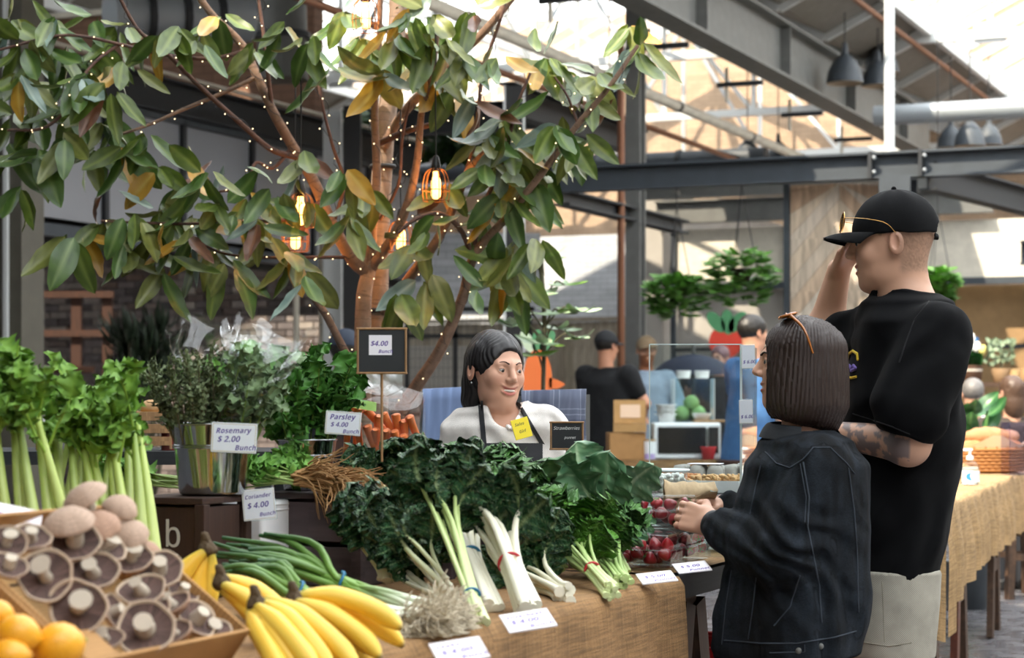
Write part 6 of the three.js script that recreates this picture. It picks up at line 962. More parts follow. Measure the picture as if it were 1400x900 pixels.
// ---------------------------------------------------------------- the shopper in the denim jacket
{
  const D = 5.0, base = P(1085, 0, D).setY(0), g = thing('person', 'shopper with a brown bob and black denim jacket reaching for strawberries', 'person', base), S = (px, py, dz = 0) => P(px, py, D).add(V(0, 0, dz)), fr = headFrame(P(1091, 500, D), -1.66, -0.06, 0, 0.96), skin = hex('#d0a188'), o = { smile: 0.5, w: 0.97 }, k = D / F;
  const neckA = fr.at(0, -0.06, -0.02), neckB = S(1098, 600, 0);
  const bodyf = (x, y, z) => { let d = headSDF(...fr.to(x, y, z), o) * fr.s; d = smin(d, cap(x, y, z, neckA, neckB, 0.048, 0.055), 0.03); return d; };
  const wrist = P(972, 716, 5.06), elb = S(1056, 752, 0.17), sh = S(1108, 640, 0.13), wrF = P(992, 690, 5.3), elF = S(1050, 745, -0.2), shF = S(1090, 632, -0.16);
  const hd = handSDF(wrist, P(920, 700, 5.14).sub(wrist), V(0.15, -0.25, -1), 0.92, 0.55, -1), hf = handSDF(wrF, P(935, 684, 5.26).sub(wrF), V(0, -1, 0.1), 0.88, 0.3, 1);
  const legs = (x, y, z) => Math.min(cap(x, y, z, V(base.x + 0.03, 0.72, -D + 0.09), V(base.x + 0.01, 0.08, -D + 0.09), 0.088, 0.05), cap(x, y, z, V(base.x + 0.03, 0.72, -D - 0.1), V(base.x + 0.01, 0.08, -D - 0.1), 0.088, 0.05));
  const col = skinCol(skin, hex('#a8544f'), fr, o), arm = (x, y, z) => smin(hd.f(x, y, z), cap(x, y, z, wrist.clone().lerp(elb, 0.3), wrist, 0.034, 0.026), 0.02), armF = (x, y, z) => smin(hf.f(x, y, z), cap(x, y, z, wrF.clone().lerp(elF, 0.3), wrF, 0.034, 0.026), 0.02);
  add(g, 'body', mg([sdfMesh(bodyf, ...bounds([fr.c, neckB], 0.13), 0.004, col), sdfMesh(arm, ...bounds([...hd.pts, wrist.clone().lerp(elb, 0.3)], 0.04), 0.0036, () => skin), sdfMesh(armF, ...bounds([...hf.pts, wrF.clone().lerp(elF, 0.3)], 0.04), 0.004, () => skin), sdfMesh(legs, [base.x - 0.15, 0, -D - 0.25], [base.x + 0.2, 0.85, -D + 0.25], 0.016, () => skin)]).translate(-base.x, 0, D), skinMat);
  eyes(g, fr, base); brows(g, fr, base, std('#2a1c16', 0.8));
  add(g, 'teeth', sph(1, 0, 0, 0, 12).scale(0.019, 0.004, 0.01).applyMatrix4(fr.m.clone().multiply(new THREE.Matrix4().makeTranslation(0, -0.0585, 0.0785))).translate(-base.x, 0, D), M.white);
  add(g, 'earring', mg([sph(0.004, ...fr.at(0.074, -0.05, 0.028).toArray(), 8), sph(0.005, ...fr.at(0.075, -0.066, 0.03).toArray(), 8)]).translate(-base.x, 0, D), M.chrome);
  for (const q of [0, 1]) add(g, 'shoe', rbx(0.24, 0.08, 0.09, 0.03, -0.03, 0.04, q ? 0.09 : -0.1), M.white);
  // bob
  const hair = (x, y, z) => {
    const [a, b, c] = fr.to(x, y, z), th = Math.atan2(a, c + 0.012); let d = ell(a, b, c, 0, 0.034, -0.016, 0.094, 0.095, 0.108);
    const yb = clamp((0.034 - b) / 0.18, 0, 1); if (b < 0.034) { const q = 1 + 0.09 * Math.sin(yb * 2.4) - 0.16 * sstep(0.7, 1.05, yb), kk = Math.hypot(a / (0.094 * q), (c + 0.016) / (0.108 * q)); d = smax((kk - 1) * 0.098, -0.15 + 0.012 * Math.cos(th) - b, 0.03); }
    d = smax(d, -ell(a, b, c, 0, -0.06, 0.12, 0.0685, 0.13, 0.085), 0.01);
    d -= 0.0014 * Math.sin(th * 58 + 9 * noise3(a * 12, b * 4, c * 12)) + 0.0011 * Math.sin(th * 121 + 7 * noise3(a * 20, b * 5, c * 20)) + 0.005 * fbm(a * 16, b * 5, c * 16, 2); d += 0.006 * (1 - sstep(0, 0.01, Math.abs(a))) * sstep(0.06, 0.1, b);
    return d * 0.75;
  };
  add(g, 'hair', sdfMesh(hair, ...bounds([fr.c], 0.19), 0.0038).translate(-base.x, 0, D), hairMat('#2a1c17'));
  // jacket
  const X = (px) => P(px, 0, D).x, Y = (py) => P(0, py, D).y;
  const tor = loftSDF([[Y(586), X(1098), -D, 0.075, 0.09], [Y(606), X(1102), -D, 0.115, 0.16], [Y(640), X(1104), -D, 0.148, 0.195], [Y(700), X(1098), -D, 0.16, 0.2], [Y(780), X(1090), -D, 0.172, 0.2], [Y(850), X(1082), -D, 0.184, 0.2], [Y(888), X(1078), -D, 0.18, 0.195], [Y(896), X(1077), -D, 0.17, 0.185]]);
  const cuff = wrist.clone().lerp(elb, 0.2);
  const jf = (x, y, z) => { let d = tor(x, y, z); d = smin(d, cap(x, y, z, sh, elb, 0.086, 0.076), 0.022); d = smin(d, cap(x, y, z, elb, cuff, 0.074, 0.046), 0.018); d = smin(d, cap(x, y, z, shF, elF, 0.08, 0.068), 0.03); d = smin(d, cap(x, y, z, elF, wrF.clone().lerp(elF, 0.14), 0.064, 0.042), 0.03);
    const fo = Math.exp(-((x - elb.x) ** 2 + (y - elb.y) ** 2) / 0.02), rdg = (q) => 1 - Math.abs(q); d -= 0.013 * fbm(x * 9, y * 5, z * 9, 3) + 0.008 * fo * Math.sin((x * 0.9 + y) * 85 + 6 * noise3(x * 11, y * 11, z * 11)) + 0.012 * (rdg(noise3(x * 9 + y * 3, y * 2.5, z * 7)) - 0.5) * sstep(Y(620), Y(760), y) + 0.006 * Math.sin(x * 48 + y * 10 + 6 * noise3(x * 6, y * 4, z * 6)) * sstep(Y(700), Y(860), y);
    d = smax(d, -cap(x, y, z, neckA, neckB.clone().add(V(0, -0.01, 0)), 0.058, 0.062), 0.01); return d; };
  const dm = phy('#ffffff', 0.9, { specularIntensity: 0.4, vertexColors: true, map: T.denim, bumpMap: T.denim, bumpScale: 0.0015 }), dm2 = std('#23282f', 0.85, { map: T.denim }), st = std('#323a44', 0.9), j0 = hex('#0e1115'), j1 = hex('#3a4450'), jcol = (x, y, z) => cmix(j0, j1, clamp(0.32 + 0.55 * fbm(x * 16, y * 5, z * 16, 4) + 0.3 * noise3(x * 70, y * 9, z * 70), 0, 1));
  add(g, 'jacket', sdfMesh(jf, ...bounds([sh, elb, wrist, shF, elF, wrF, S(1100, 585), S(985, 896, 0.2), S(1180, 896, -0.2)], 0.1), 0.0085, jcol).translate(-base.x, 0, D), dm);
  const sm = (p, r = 0.0017) => seam(g, base, p, jf, 4.4, 5.6, st, r);
  sm([[1046, 618], [1062, 634], [1080, 640], [1098, 628], [1112, 612], [1135, 612], [1158, 634], [1170, 650]]); sm([[1098, 632], [1106, 680], [1104, 720], [1112, 760], [1120, 800], [1124, 860]], 0.0022); sm([[1094, 634], [1102, 680], [1100, 720]], 0.0014); sm([[1160, 640], [1168, 700], [1172, 760], [1174, 850]]); sm([[1000, 780], [992, 830], [986, 890]]); sm([[1034, 790], [1028, 840], [1022, 880]]); sm([[1058, 856], [1080, 830], [1096, 780]]); sm([[990, 876], [1040, 880], [1090, 880], [1140, 872], [1176, 862]], 0.002); sm([[1052, 893], [1100, 892], [1100, 880]], 0.0016); sm([[1040, 636], [1032, 670], [1024, 710]]);
  for (const [x, y] of [[1122, 884], [1092, 890]]) { const q = march(x, y, jf, 4.4, 5.6); if (q) add(g, 'button', sph(0.0075, q.x - base.x, q.y, q.z + D, 12), M.steelGrey); }
  const colr = surf(14, 5, (u, v) => { const a = mix(0.5, 5.2, u) + 1.2, r = 0.075 + 0.028 * v; return V(Math.cos(a) * r + X(1095) - base.x, Y(590) + 0.012 - 0.035 * v * v + 0.012 * Math.sin(u * 3), Math.sin(a) * r * 1.05); }); add(g, 'collar', colr, dm2);
  // watch and ring
  const wd = wrist.clone().sub(elb).normalize(), wc = wrist.clone().addScaledVector(wd, -0.012).sub(base), wq = new THREE.Quaternion().setFromUnitVectors(V(0, 0, 1), wd);
  const strap = add(g, 'watch_strap', new THREE.TorusGeometry(0.031, 0.0062, 8, 28), std('#14161a', 0.6)); strap.position.copy(wc); strap.quaternion.copy(wq); strap.scale.z = 2; const wf = add(strap, 'watch_face', rbx(0.03, 0.012, 0.015, 0.004, 0.0, 0.034, 0), phy('#0d0f12', 0.1, { clearcoat: 1 })); wf.rotation.z = 0.5;
  const rg = add(g, 'ring', new THREE.TorusGeometry(0.0096, 0.0016, 6, 18), M.chrome); const rp = hd.pts[8]; rg.position.copy(hd.pts[4].clone().sub(base)); rg.rotation.y = 1.2;
  // sunglasses pushed up into the hair
  const sg = thing('sunglasses', 'tortoiseshell sunglasses pushed up on the shopper\'s brown hair', 'sunglasses', fr.c), am = phy('#a8611f', 0.25, { clearcoat: 0.6 });
  const fp = (a, b, c) => fr.at(a, b, c).sub(fr.c); for (const q of [-1, 1]) { add(sg, 'temple_arm', sweep(curve([fp(q * 0.06, 0.124, 0.03), fp(q * 0.096, 0.09, -0.004), fp(q * 0.104, 0.03, -0.03)], 10), (t) => 0.0045 * (1.1 - 0.4 * t), 6, { flat: 0.5 }), am); add(sg, 'rim', new THREE.TorusGeometry(0.027, 0.0035, 8, 24).applyMatrix4(fr.m.clone().setPosition(0, 0, 0).multiply(new THREE.Matrix4().compose(V(q * 0.034, 0.125, 0.034), new THREE.Quaternion().setFromEuler(new THREE.Euler(-1.25, 0, 0)), V(1, 0.8, 1)))), am); add(sg, 'lens', new THREE.CircleGeometry(0.026, 20).applyMatrix4(fr.m.clone().setPosition(0, 0, 0).multiply(new THREE.Matrix4().compose(V(q * 0.034, 0.125, 0.034), new THREE.Quaternion().setFromEuler(new THREE.Euler(-1.25, 0, 0)), V(1, 0.8, 1)))), phy('#3a2414', 0.1)); } add(sg, 'bridge', sweep([fp(-0.012, 0.127, 0.036), fp(0, 0.13, 0.038), fp(0.012, 0.127, 0.036)], 0.003, 6), am);
}
// ---------------------------------------------------------------- the tall man in cap and black tee
{
  const D = 5.35, base = P(1222, 0, D).setY(0), g = thing('person', 'tall man in black cap and black tee raising his hand to his brow', 'person', base), S = (px, py, dz = 0) => P(px, py, D).add(V(0, 0, dz)), fr = headFrame(P(1218, 334, D), -1.74, 0.05, 0, 1.04), skin = hex('#c79a80'), X = (px) => P(px, 0, D).x, Y = (py) => P(0, py, D).y, o = { smile: 0.6 };
  const neckA = fr.at(0, -0.05, -0.03), neckB = S(1240, 432, 0.0);
  const shN = S(1264, 462, 0.17), elN = S(1222, 606, 0.2), wrN = S(1130, 592, 0.02), shF = S(1200, 462, -0.16), elF = S(1146, 436, -0.3), wrF = S(1164, 362, -0.2);
  const elF2 = S(1148, 452, -0.26);
  const hF = handSDF(wrF, S(1176, 318, -0.1).sub(wrF), V(0.6, -0.2, 0.7), 0.98, 0.25, 1), hN = handSDF(wrN, S(1085, 590, -0.05).sub(wrN), V(0, -1, 0), 1.0, 0.3, 1);
  const bodyf = (x, y, z) => { let d = headSDF(...fr.to(x, y, z), o) * fr.s; d = smin(d, cap(x, y, z, neckA, neckB, 0.058, 0.07), 0.035); d = smin(d, cap(x, y, z, S(1238, 425, 0), S(1270, 445, 0.1), 0.05, 0.05), 0.06); d = smin(d, cap(x, y, z, S(1238, 425, 0), S(1205, 445, -0.12), 0.05, 0.05), 0.06); return d; };
  const armN = (x, y, z) => smin(smin(hN.f(x, y, z), cap(x, y, z, elN, wrN, 0.05, 0.031), 0.02), cap(x, y, z, S(1240, 560, 0.19), elN, 0.055, 0.05), 0.03), armF = (x, y, z) => smin(smin(hF.f(x, y, z), cap(x, y, z, elF2, wrF, 0.051, 0.031), 0.02), cap(x, y, z, S(1175, 462, -0.2), elF2, 0.056, 0.05), 0.04);
  const legs = (x, y, z) => Math.min(cap(x, y, z, V(base.x - 0.02, 0.8, -D + 0.1), V(base.x - 0.04, 0.08, -D + 0.1), 0.1, 0.05), cap(x, y, z, V(base.x - 0.02, 0.8, -D - 0.11), V(base.x - 0.04, 0.08, -D - 0.11), 0.1, 0.05));
  const stub = hex('#9c7a62'), ink_ = hex('#4d5560'), fc = skinCol(skin, hex('#a9665c'), fr, o);
  const hcol = (x, y, z) => { const [a, b, c] = fr.to(x, y, z); let q = fc(x, y, z); const hl = sstep(-0.008, -0.03, c) * sstep(-0.095, -0.06, b) + (b > 0.02 && c < 0.03 ? 1 : 0); q = cmix(q, hex('#7d6350'), clamp(hl, 0, 1) * 0.75 * sstep(0.09, 0.07, -(b)) * (0.8 + 0.4 * noise3(a * 300, b * 300, c * 300))); return q; };
  const tcol = (x, y, z) => { const n1 = noise3(x * 48, y * 60, z * 48), n2 = noise3(x * 120, y * 120, z * 120 + 7); return n1 + 0.35 * n2 > -0.02 && x < elN.x - 0.005 ? cmix(skin, ink_, 0.72) : skin; };
  add(g, 'body', mg([sdfMesh(bodyf, ...bounds([fr.c, neckB, S(1270, 445, 0.1), S(1205, 445, -0.12)], 0.14), 0.0042, hcol), sdfMesh(armN, ...bounds([...hN.pts, elN, S(1240, 560, 0.19)], 0.07), 0.0065, tcol), sdfMesh(armF, ...bounds([...hF.pts, elF2, S(1175, 462, -0.2)], 0.07), 0.005, () => skin), sdfMesh(legs, [base.x - 0.2, 0, -D - 0.26], [base.x + 0.2, 0.95, -D + 0.26], 0.016, () => skin)]).translate(-base.x, 0, D), skinMat);
  eyes(g, fr, base); brows(g, fr, base, std('#6d5138', 0.8)); add(g, 'teeth', sph(1, 0, 0, 0, 12).scale(0.018, 0.005, 0.01).applyMatrix4(fr.m.clone().multiply(new THREE.Matrix4().makeTranslation(0, -0.0585, 0.079))).translate(-base.x, 0, D), M.white);
  for (const q of [0, 1]) add(g, 'shoe', rbx(0.28, 0.09, 0.1, 0.03, -0.08, 0.045, q ? 0.1 : -0.11), M.white);
  // tee
  const tor = loftSDF([[Y(402), X(1240), -D, 0.085, 0.09], [Y(416), X(1240), -D, 0.115, 0.14], [Y(445), X(1240), -D, 0.136, 0.19], [Y(520), X(1236), -D, 0.148, 0.18], [Y(620), X(1232), -D, 0.148, 0.175], [Y(720), X(1225), -D, 0.135, 0.185], [Y(790), X(1218), -D, 0.122, 0.19], [Y(797), X(1217), -D, 0.115, 0.18]]);
  const tf = (x, y, z) => { let d = tor(x, y, z); { let sl = cap(x, y, z, shN, S(1222, 560, 0.21), 0.088, 0.098); const cut = (x - X(1208)) * 0.35 + (y - Y(592)); sl = smax(sl, -cut, 0.008); d = smin(d, sl, 0.022); }  d = smin(d, cap(x, y, z, shF, S(1172, 462, -0.2), 0.085, 0.08), 0.05);
    d = smax(d, -cap(x, y, z, neckA, neckB.clone().add(V(0, 0.0, 0)), 0.062, 0.07), 0.008); d = smax(d, -ell(x, y, z, X(1222), Y(412), -D, 0.07, 0.05, 0.08), 0.012);
    return d - 0.012 * fbm(x * 7, y * 4, z * 7, 3) - 0.014 * (0.5 - Math.abs(noise3(x * 6 - y * 5, y * 3 + x * 4, z * 6))) - 0.004 * Math.sin((x * 1.3 - y) * 34 + 6 * noise3(x * 5, y * 5, z * 5)); };
  add(g, 't_shirt', sdfMesh(tf, ...bounds([shN, S(1226, 552, 0.2), S(1172, 462, -0.2), S(1222, 400), S(1150, 800, 0.16), S(1300, 800, -0.16)], 0.16), 0.0085).translate(-base.x, 0, D), phy('#0a0b0e', 0.95, { map: T.knit, specularIntensity: 0.35 }));
  const st = std('#0d0e11', 0.95), sm = (p, r = 0.002) => seam(g, base, p, tf, 4.8, 6, st, r); add(g, 'neckband', sweep(Array.from({ length: 33 }, (_, i) => { const q = i / 32 * 6.2832; return V(X(1238) - base.x + 0.078 * Math.cos(q), Y(415) + 0.02 * Math.cos(q), 0.088 * Math.sin(q)); }), 0.0065, 6), st); sm([[1270, 412], [1250, 438], [1238, 470], [1228, 500]]); sm([[1166, 566], [1190, 574], [1220, 584], [1248, 596]]);
  const tf2 = (x, y, z) => tf(x, y, z) - 0.0012, yl = std('#d6b52c', 0.8), vi = std('#6d5aa8', 0.8);
  seam(g, base, [[1158, 492], [1160, 484], [1166, 480], [1172, 484], [1173, 494]], tf2, 4.8, 6.2, yl, 0.004, 'shirt_print'); seam(g, base, [[1161, 500], [1164, 504], [1167, 500], [1170, 504], [1163, 508]], tf2, 4.8, 6.2, vi, 0.005, 'shirt_print'); seam(g, base, [[1158, 516], [1164, 517], [1172, 515]], tf2, 4.8, 6.2, yl, 0.0035, 'shirt_print');
  // shorts
  const so = (x, y, z) => { let d = smin(cap(x, y, z, V(X(1218), Y(780), -D + 0.09), V(X(1212), Y(885), -D + 0.1), 0.11, 0.108), cap(x, y, z, V(X(1218), Y(780), -D - 0.1), V(X(1212), Y(885), -D - 0.11), 0.11, 0.108), 0.03); d = Math.max(d, Y(892) - y, y - Y(775)); return d - 0.004 * fbm(x * 14, y * 10, z * 14, 3); };
  add(g, 'shorts', sdfMesh(so, [X(1212) - 0.2, Y(900), -D - 0.26], [X(1212) + 0.22, Y(770), -D + 0.26], 0.009).translate(-base.x, 0, D), std('#b9b4a6', 0.9, { map: T.knit })); seam(g, base, [[1206, 795], [1208, 840], [1210, 886]], so, 4.9, 6, std('#8f8a7c', 0.9), 0.0016); seam(g, base, [[1176, 878], [1215, 884], [1252, 878]], so, 4.9, 6, std('#8f8a7c', 0.9), 0.0016);
  // cap
  const cg = thing('baseball_cap', 'faded black baseball cap worn by the tall man', 'cap', fr.c), cf = (x, y, z) => { const [a, b, c] = fr.to(x, y, z); let d = ell(a, b, c, 0, 0.032, -0.014, 0.087, 0.104, 0.108); d = Math.max(d, -(b - 0.022 - 0.1 * (c + 0.03) * 0.35)); d = Math.max(d, -ell(a, b, c, 0, 0.032, -0.014, 0.074, 0.091, 0.095)); d = Math.max(d, -ell(a, b, c, 0, 0.018, -0.12, 0.03, 0.03, 0.03)); d -= 0.0012 * Math.cos(Math.atan2(a, c + 0.014) * 6) ; return d * fr.s; };
  const cm = phy('#121316', 0.9, { map: T.denim, specularIntensity: 0.4 });
  add(cg, 'crown', sdfMesh(cf, ...bounds([fr.c], 0.16), 0.0042).translate(-fr.c.x, -fr.c.y, -fr.c.z), cm); add(cg, 'top_button', sph(0.007, ...fr.at(0, 0.138, -0.014).sub(fr.c).toArray(), 8), cm);
  const brim = (o2) => surf(20, 10, (u, v) => { const a = mix(-1.15, 1.15, u), r0 = 0.1, x = Math.sin(a) * 0.084, z0 = -0.014 + Math.cos(a) * 0.104, L = 0.078 * Math.pow(Math.cos(a * 0.98), 0.6) * v; return fr.at(x * (1 + 0.05 * v), 0.034 + 0.012 * 0 - 0.026 * (x * x / 0.007) * (0.3 + 0.7 * v) - 0.02 * v * v + o2 + 0.012 * v, z0 + L).sub(fr.c); });
  add(cg, 'brim', mg([brim(0), brim(-0.004)]), cm); add(cg, 'strap', sweep(curve([fr.at(-0.03, 0.014, -0.108), fr.at(0, 0.01, -0.117), fr.at(0.03, 0.014, -0.108)].map((p) => p.sub(fr.c)), 8), 0.007, 6, { flat: 0.3 }), cm);
  // aviators resting on the brim
  const sg = thing('sunglasses', 'gold rimmed aviator sunglasses resting on the cap brim', 'sunglasses', fr.c), gm = std('#c79a5c', 0.25, { metalness: 0.9 }), fp = (a, b, c) => fr.at(a, b, c).sub(fr.c);
  for (const q of [-1, 1]) { const m4 = fr.m.clone().setPosition(0, 0, 0).multiply(new THREE.Matrix4().compose(V(q * 0.034, 0.062, 0.118), new THREE.Quaternion().setFromEuler(new THREE.Euler(-0.25, q * 0.15, 0)), V(1, 0.85, 1))); add(sg, 'rim', new THREE.TorusGeometry(0.028, 0.0013, 6, 28).applyMatrix4(m4), gm); add(sg, 'lens', new THREE.CircleGeometry(0.0275, 24).applyMatrix4(m4), phy('#6b4a1f', 0.08, { transmission: 0.35, thickness: 0 })); add(sg, 'temple_arm', sweep(curve([fp(q * 0.062, 0.068, 0.112), fp(q * 0.09, 0.06, 0.06), fp(q * 0.092, 0.045, 0.01), fp(q * 0.088, 0.02, -0.012)], 10), 0.001, 5), gm); }
  add(sg, 'bridge', sweep([fp(-0.01, 0.07, 0.121), fp(0.01, 0.07, 0.121)], 0.0016, 5), gm);
}
// ================================================================ stall behind: counter, oven, boxes
{
  const D = 15.2, k = D / F, X = (px) => P(px, 0, D).x, Y = (py) => P(0, py, D).y, yT = Y(629);
  const tb = thing('market_table', 'burlap skirted counter of the hot food stall', 'table', V(0, 0, 0));
  add(tb, 'top', bx(1.9, 0.04, 0.8, X(935), yT - 0.02, -D - 0.36), M.brownWood); for (const x of [-0.85, 0.85]) for (const z of [-0.05, -0.65]) add(tb, 'leg', bx(0.06, yT - 0.04, 0.06, X(935) + x, (yT - 0.04) / 2, -D + z - 0.03), M.brownWood);
  single('burlap_tablecloth', 'burlap skirt hanging in front of the microwave counter', 'tablecloth', surf(60, 12, (u, v) => V(mix(X(840), X(1060), u), yT + 0.003 - v * 0.62, -D + 0.045 + 0.012 * Math.sin(u * 60) * v + 0.02 * fbm(u * 14, v * 3, 2) * v), null, (u, v) => [u * 1.2, v * 0.62]), M.burlap);
  const mw = thing('microwave_oven', 'white microwave oven with black glass door on the burlap counter', 'microwave', V(X(940), yT, -D - 0.2)); add(mw, 'body', rbx(0.5, 0.27, 0.36, 0.015, 0, 0.14, 0), M.whitePlastic); add(mw, 'door_glass', rbx(0.36, 0.2, 0.012, 0.006, -0.04, 0.145, 0.182), phy('#0d0e10', 0.12)); add(mw, 'control_panel', rbx(0.075, 0.2, 0.012, 0.004, 0.195, 0.145, 0.182), phy('#17181a', 0.25)); add(mw, 'handle', rbx(0.014, 0.18, 0.02, 0.005, 0.15, 0.145, 0.195), M.steelGrey); for (const x of [-0.2, 0.2]) add(mw, 'foot', cyl(0.015, 0.015, 0.008, x, 0.004, 0.1, 10), M.black);
  const top = yT + 0.275;
  const bd = single('chopping_board', 'pale wooden board lying on the microwave', 'board', rbx(0.24, 0.02, 0.2, 0.006, X(972), top + 0.011, -D - 0.15), M.paleWood);
  for (let i = 0; i < 3; i++) { const c = thing('takeaway_box', 'white takeaway box nested in the stack on the microwave', 'box', V(X(912), top + i * 0.035, -D - 0.12), 0.1 * i, 'takeaway boxes'); add(c, 'tub', lathe([[0, 0], [0.065, 0], [0.08, 0.06], [0.085, 0.062]], 4).rotateY(0.78), M.white); add(c, 'rim', new THREE.TorusGeometry(0.083, 0.004, 6, 4).rotateX(Math.PI / 2).rotateY(0), M.white).position.y = 0.062; }
  const bw = thing('paper_bowl', 'small white bowl standing on the pale board', 'bowl', V(X(962), top + 0.022, -D - 0.15)); add(bw, 'shell', lathe([[0, 0.003], [0.05, 0], [0.075, 0.05], [0.07, 0.05], [0.045, 0.008], [0, 0.01]], 24), M.white); add(bw, 'dressing', lathe([[0, 0.035], [0.06, 0.034]], 20), std('#6b7a3a', 0.6));
  // glass cabinet
  const gc = thing('glass_cabinet', 'clear display cabinet behind the microwave holding trays', 'cabinet', V(X(952), top, -D - 0.3)); const gw = 0.3, gh = 0.33;
  for (const [w, h, d, x, y, z] of [[gw, gh, 0.004, 0, gh / 2, 0.12], [gw, gh, 0.004, 0, gh / 2, -0.12], [0.004, gh, 0.24, gw / 2, gh / 2, 0], [0.004, gh, 0.24, -gw / 2, gh / 2, 0], [gw, 0.006, 0.25, 0, gh, 0]]) add(gc, 'pane', bx(w, h, d, x, y, z), M.acrylic); for (const x of [-1, 1]) for (const z of [-1, 1]) add(gc, 'post', bx(0.008, gh, 0.008, x * gw / 2, gh / 2, z * 0.12), M.whiteSteel); add(gc, 'tray', bx(gw - 0.02, 0.012, 0.22, 0, 0.01, 0), M.steelGrey);
  for (const x of [-0.07, 0.07]) { const c = thing('takeaway_box', 'white takeaway tub standing on the display cabinet', 'box', V(X(952) + x, top + gh + 0.004, -D - 0.3), 0, 'tubs on the cabinet'); add(c, 'tub', cyl(0.05, 0.055, 0.05, 0, 0.025, 0, 24), M.white); add(c, 'lid', cyl(0.058, 0.058, 0.008, 0, 0.054, 0, 24), M.whitePlastic); }
  { const q = thing('green_cabbage', 'pale green cabbage heads piled in the glass cabinet', 'vegetable', V(X(950), top + 0.017, -D - 0.3)); for (const [x, y] of [[-0.07, 0.05], [0.05, 0.055], [0, 0.13]]) add(q, 'head', sph(0.06, x, y, 0, 16), std('#8fb06a', 0.6)); }
  // boxes
  const bxs = thing('cardboard_box', 'closed cardboard box under the open one on the burlap counter', 'box', V(X(857), yT, -D - 0.15), 0.06); add(bxs, 'carton', rbx(0.27, 0.2, 0.26, 0.004, 0, 0.1, 0), M.card); add(bxs, 'tape', bx(0.04, 0.002, 0.262, 0, 0.2015, 0), M.cardEdge);
  const op = thing('cardboard_box', 'open kraft meal box with raised windowed lid', 'box', V(X(862), yT + 0.206, -D - 0.1), -0.05); add(op, 'tray', mg([bx(0.24, 0.005, 0.18, 0, 0.003, 0), bx(0.24, 0.06, 0.005, 0, 0.03, 0.09), bx(0.24, 0.06, 0.005, 0, 0.03, -0.09), bx(0.005, 0.06, 0.18, 0.12, 0.03, 0), bx(0.005, 0.06, 0.18, -0.12, 0.03, 0)]), M.cardIn); const ld = add(op, 'lid', bx(0.24, 0.18, 0.005, 0, 0.15, -0.1, -0.2), M.cardIn); add(ld, 'window', bx(0.15, 0.1, 0.002, 0.005, 0.155, -0.096, -0.2), phy('#d8b898', 0.15, {}));
  const wt = thing('plastic_tub', 'white plastic tub with lilac band beside the cardboard box', 'tub', V(X(889), yT, -D - 0.05)); add(wt, 'tub', cyl(0.045, 0.05, 0.14, 0, 0.07, 0, 24), M.whitePlastic); add(wt, 'band', cyl(0.0465, 0.0475, 0.04, 0, 0.025, 0, 24, true), std('#b9a5d8', 0.5)); add(wt, 'lid', cyl(0.052, 0.052, 0.012, 0, 0.145, 0, 24), M.cardIn);
  const rt = thing('plastic_tub', 'small red plastic tub at the end of the counter', 'tub', V(X(968), yT, -D + 0.0)); add(rt, 'tub', lathe([[0, 0], [0.055, 0], [0.075, 0.09]], 4).rotateY(0.78), M.red); add(rt, 'rim', lathe([[0.075, 0.086], [0.082, 0.088], [0.082, 0.098], [0.07, 0.098]], 4).rotateY(0.78), M.red);
  const kb = single('kraft_bag', 'brown kraft bag standing beside the leather apron', 'paper bag', sdfMesh((x, y, z) => Math.max(Math.abs(x) - 0.07 - 0.01 * y, Math.abs(z) - 0.05, Math.abs(y - 0.15) - 0.15) - 0.006 * fbm(x * 14, y * 9, z * 14, 3), [-0.1, -0.02, -0.08], [0.1, 0.33, 0.08], 0.012), M.cardIn); kb.position.set(X(1005), yT, -D + 0.02);
  const sp = thing('market_umbrella', 'navy half-open umbrella leaning behind the display cabinet', 'umbrella', P(948, 0, 18.6).setY(0)); add(sp, 'canopy', new THREE.SphereGeometry(0.42, 24, 10, 0, 6.283, 0, 1.15).scale(1, 0.75, 0.7).translate(0, 1.45, 0), std('#1f2a45', 0.7)); add(sp, 'pole', cyl(0.02, 0.02, 1.85, 0, 0.925, 0, 10), M.steelGrey); add(sp, 'foot', cyl(0.2, 0.18, 0.05, 0, 0.025, 0, 20), M.steel);
}
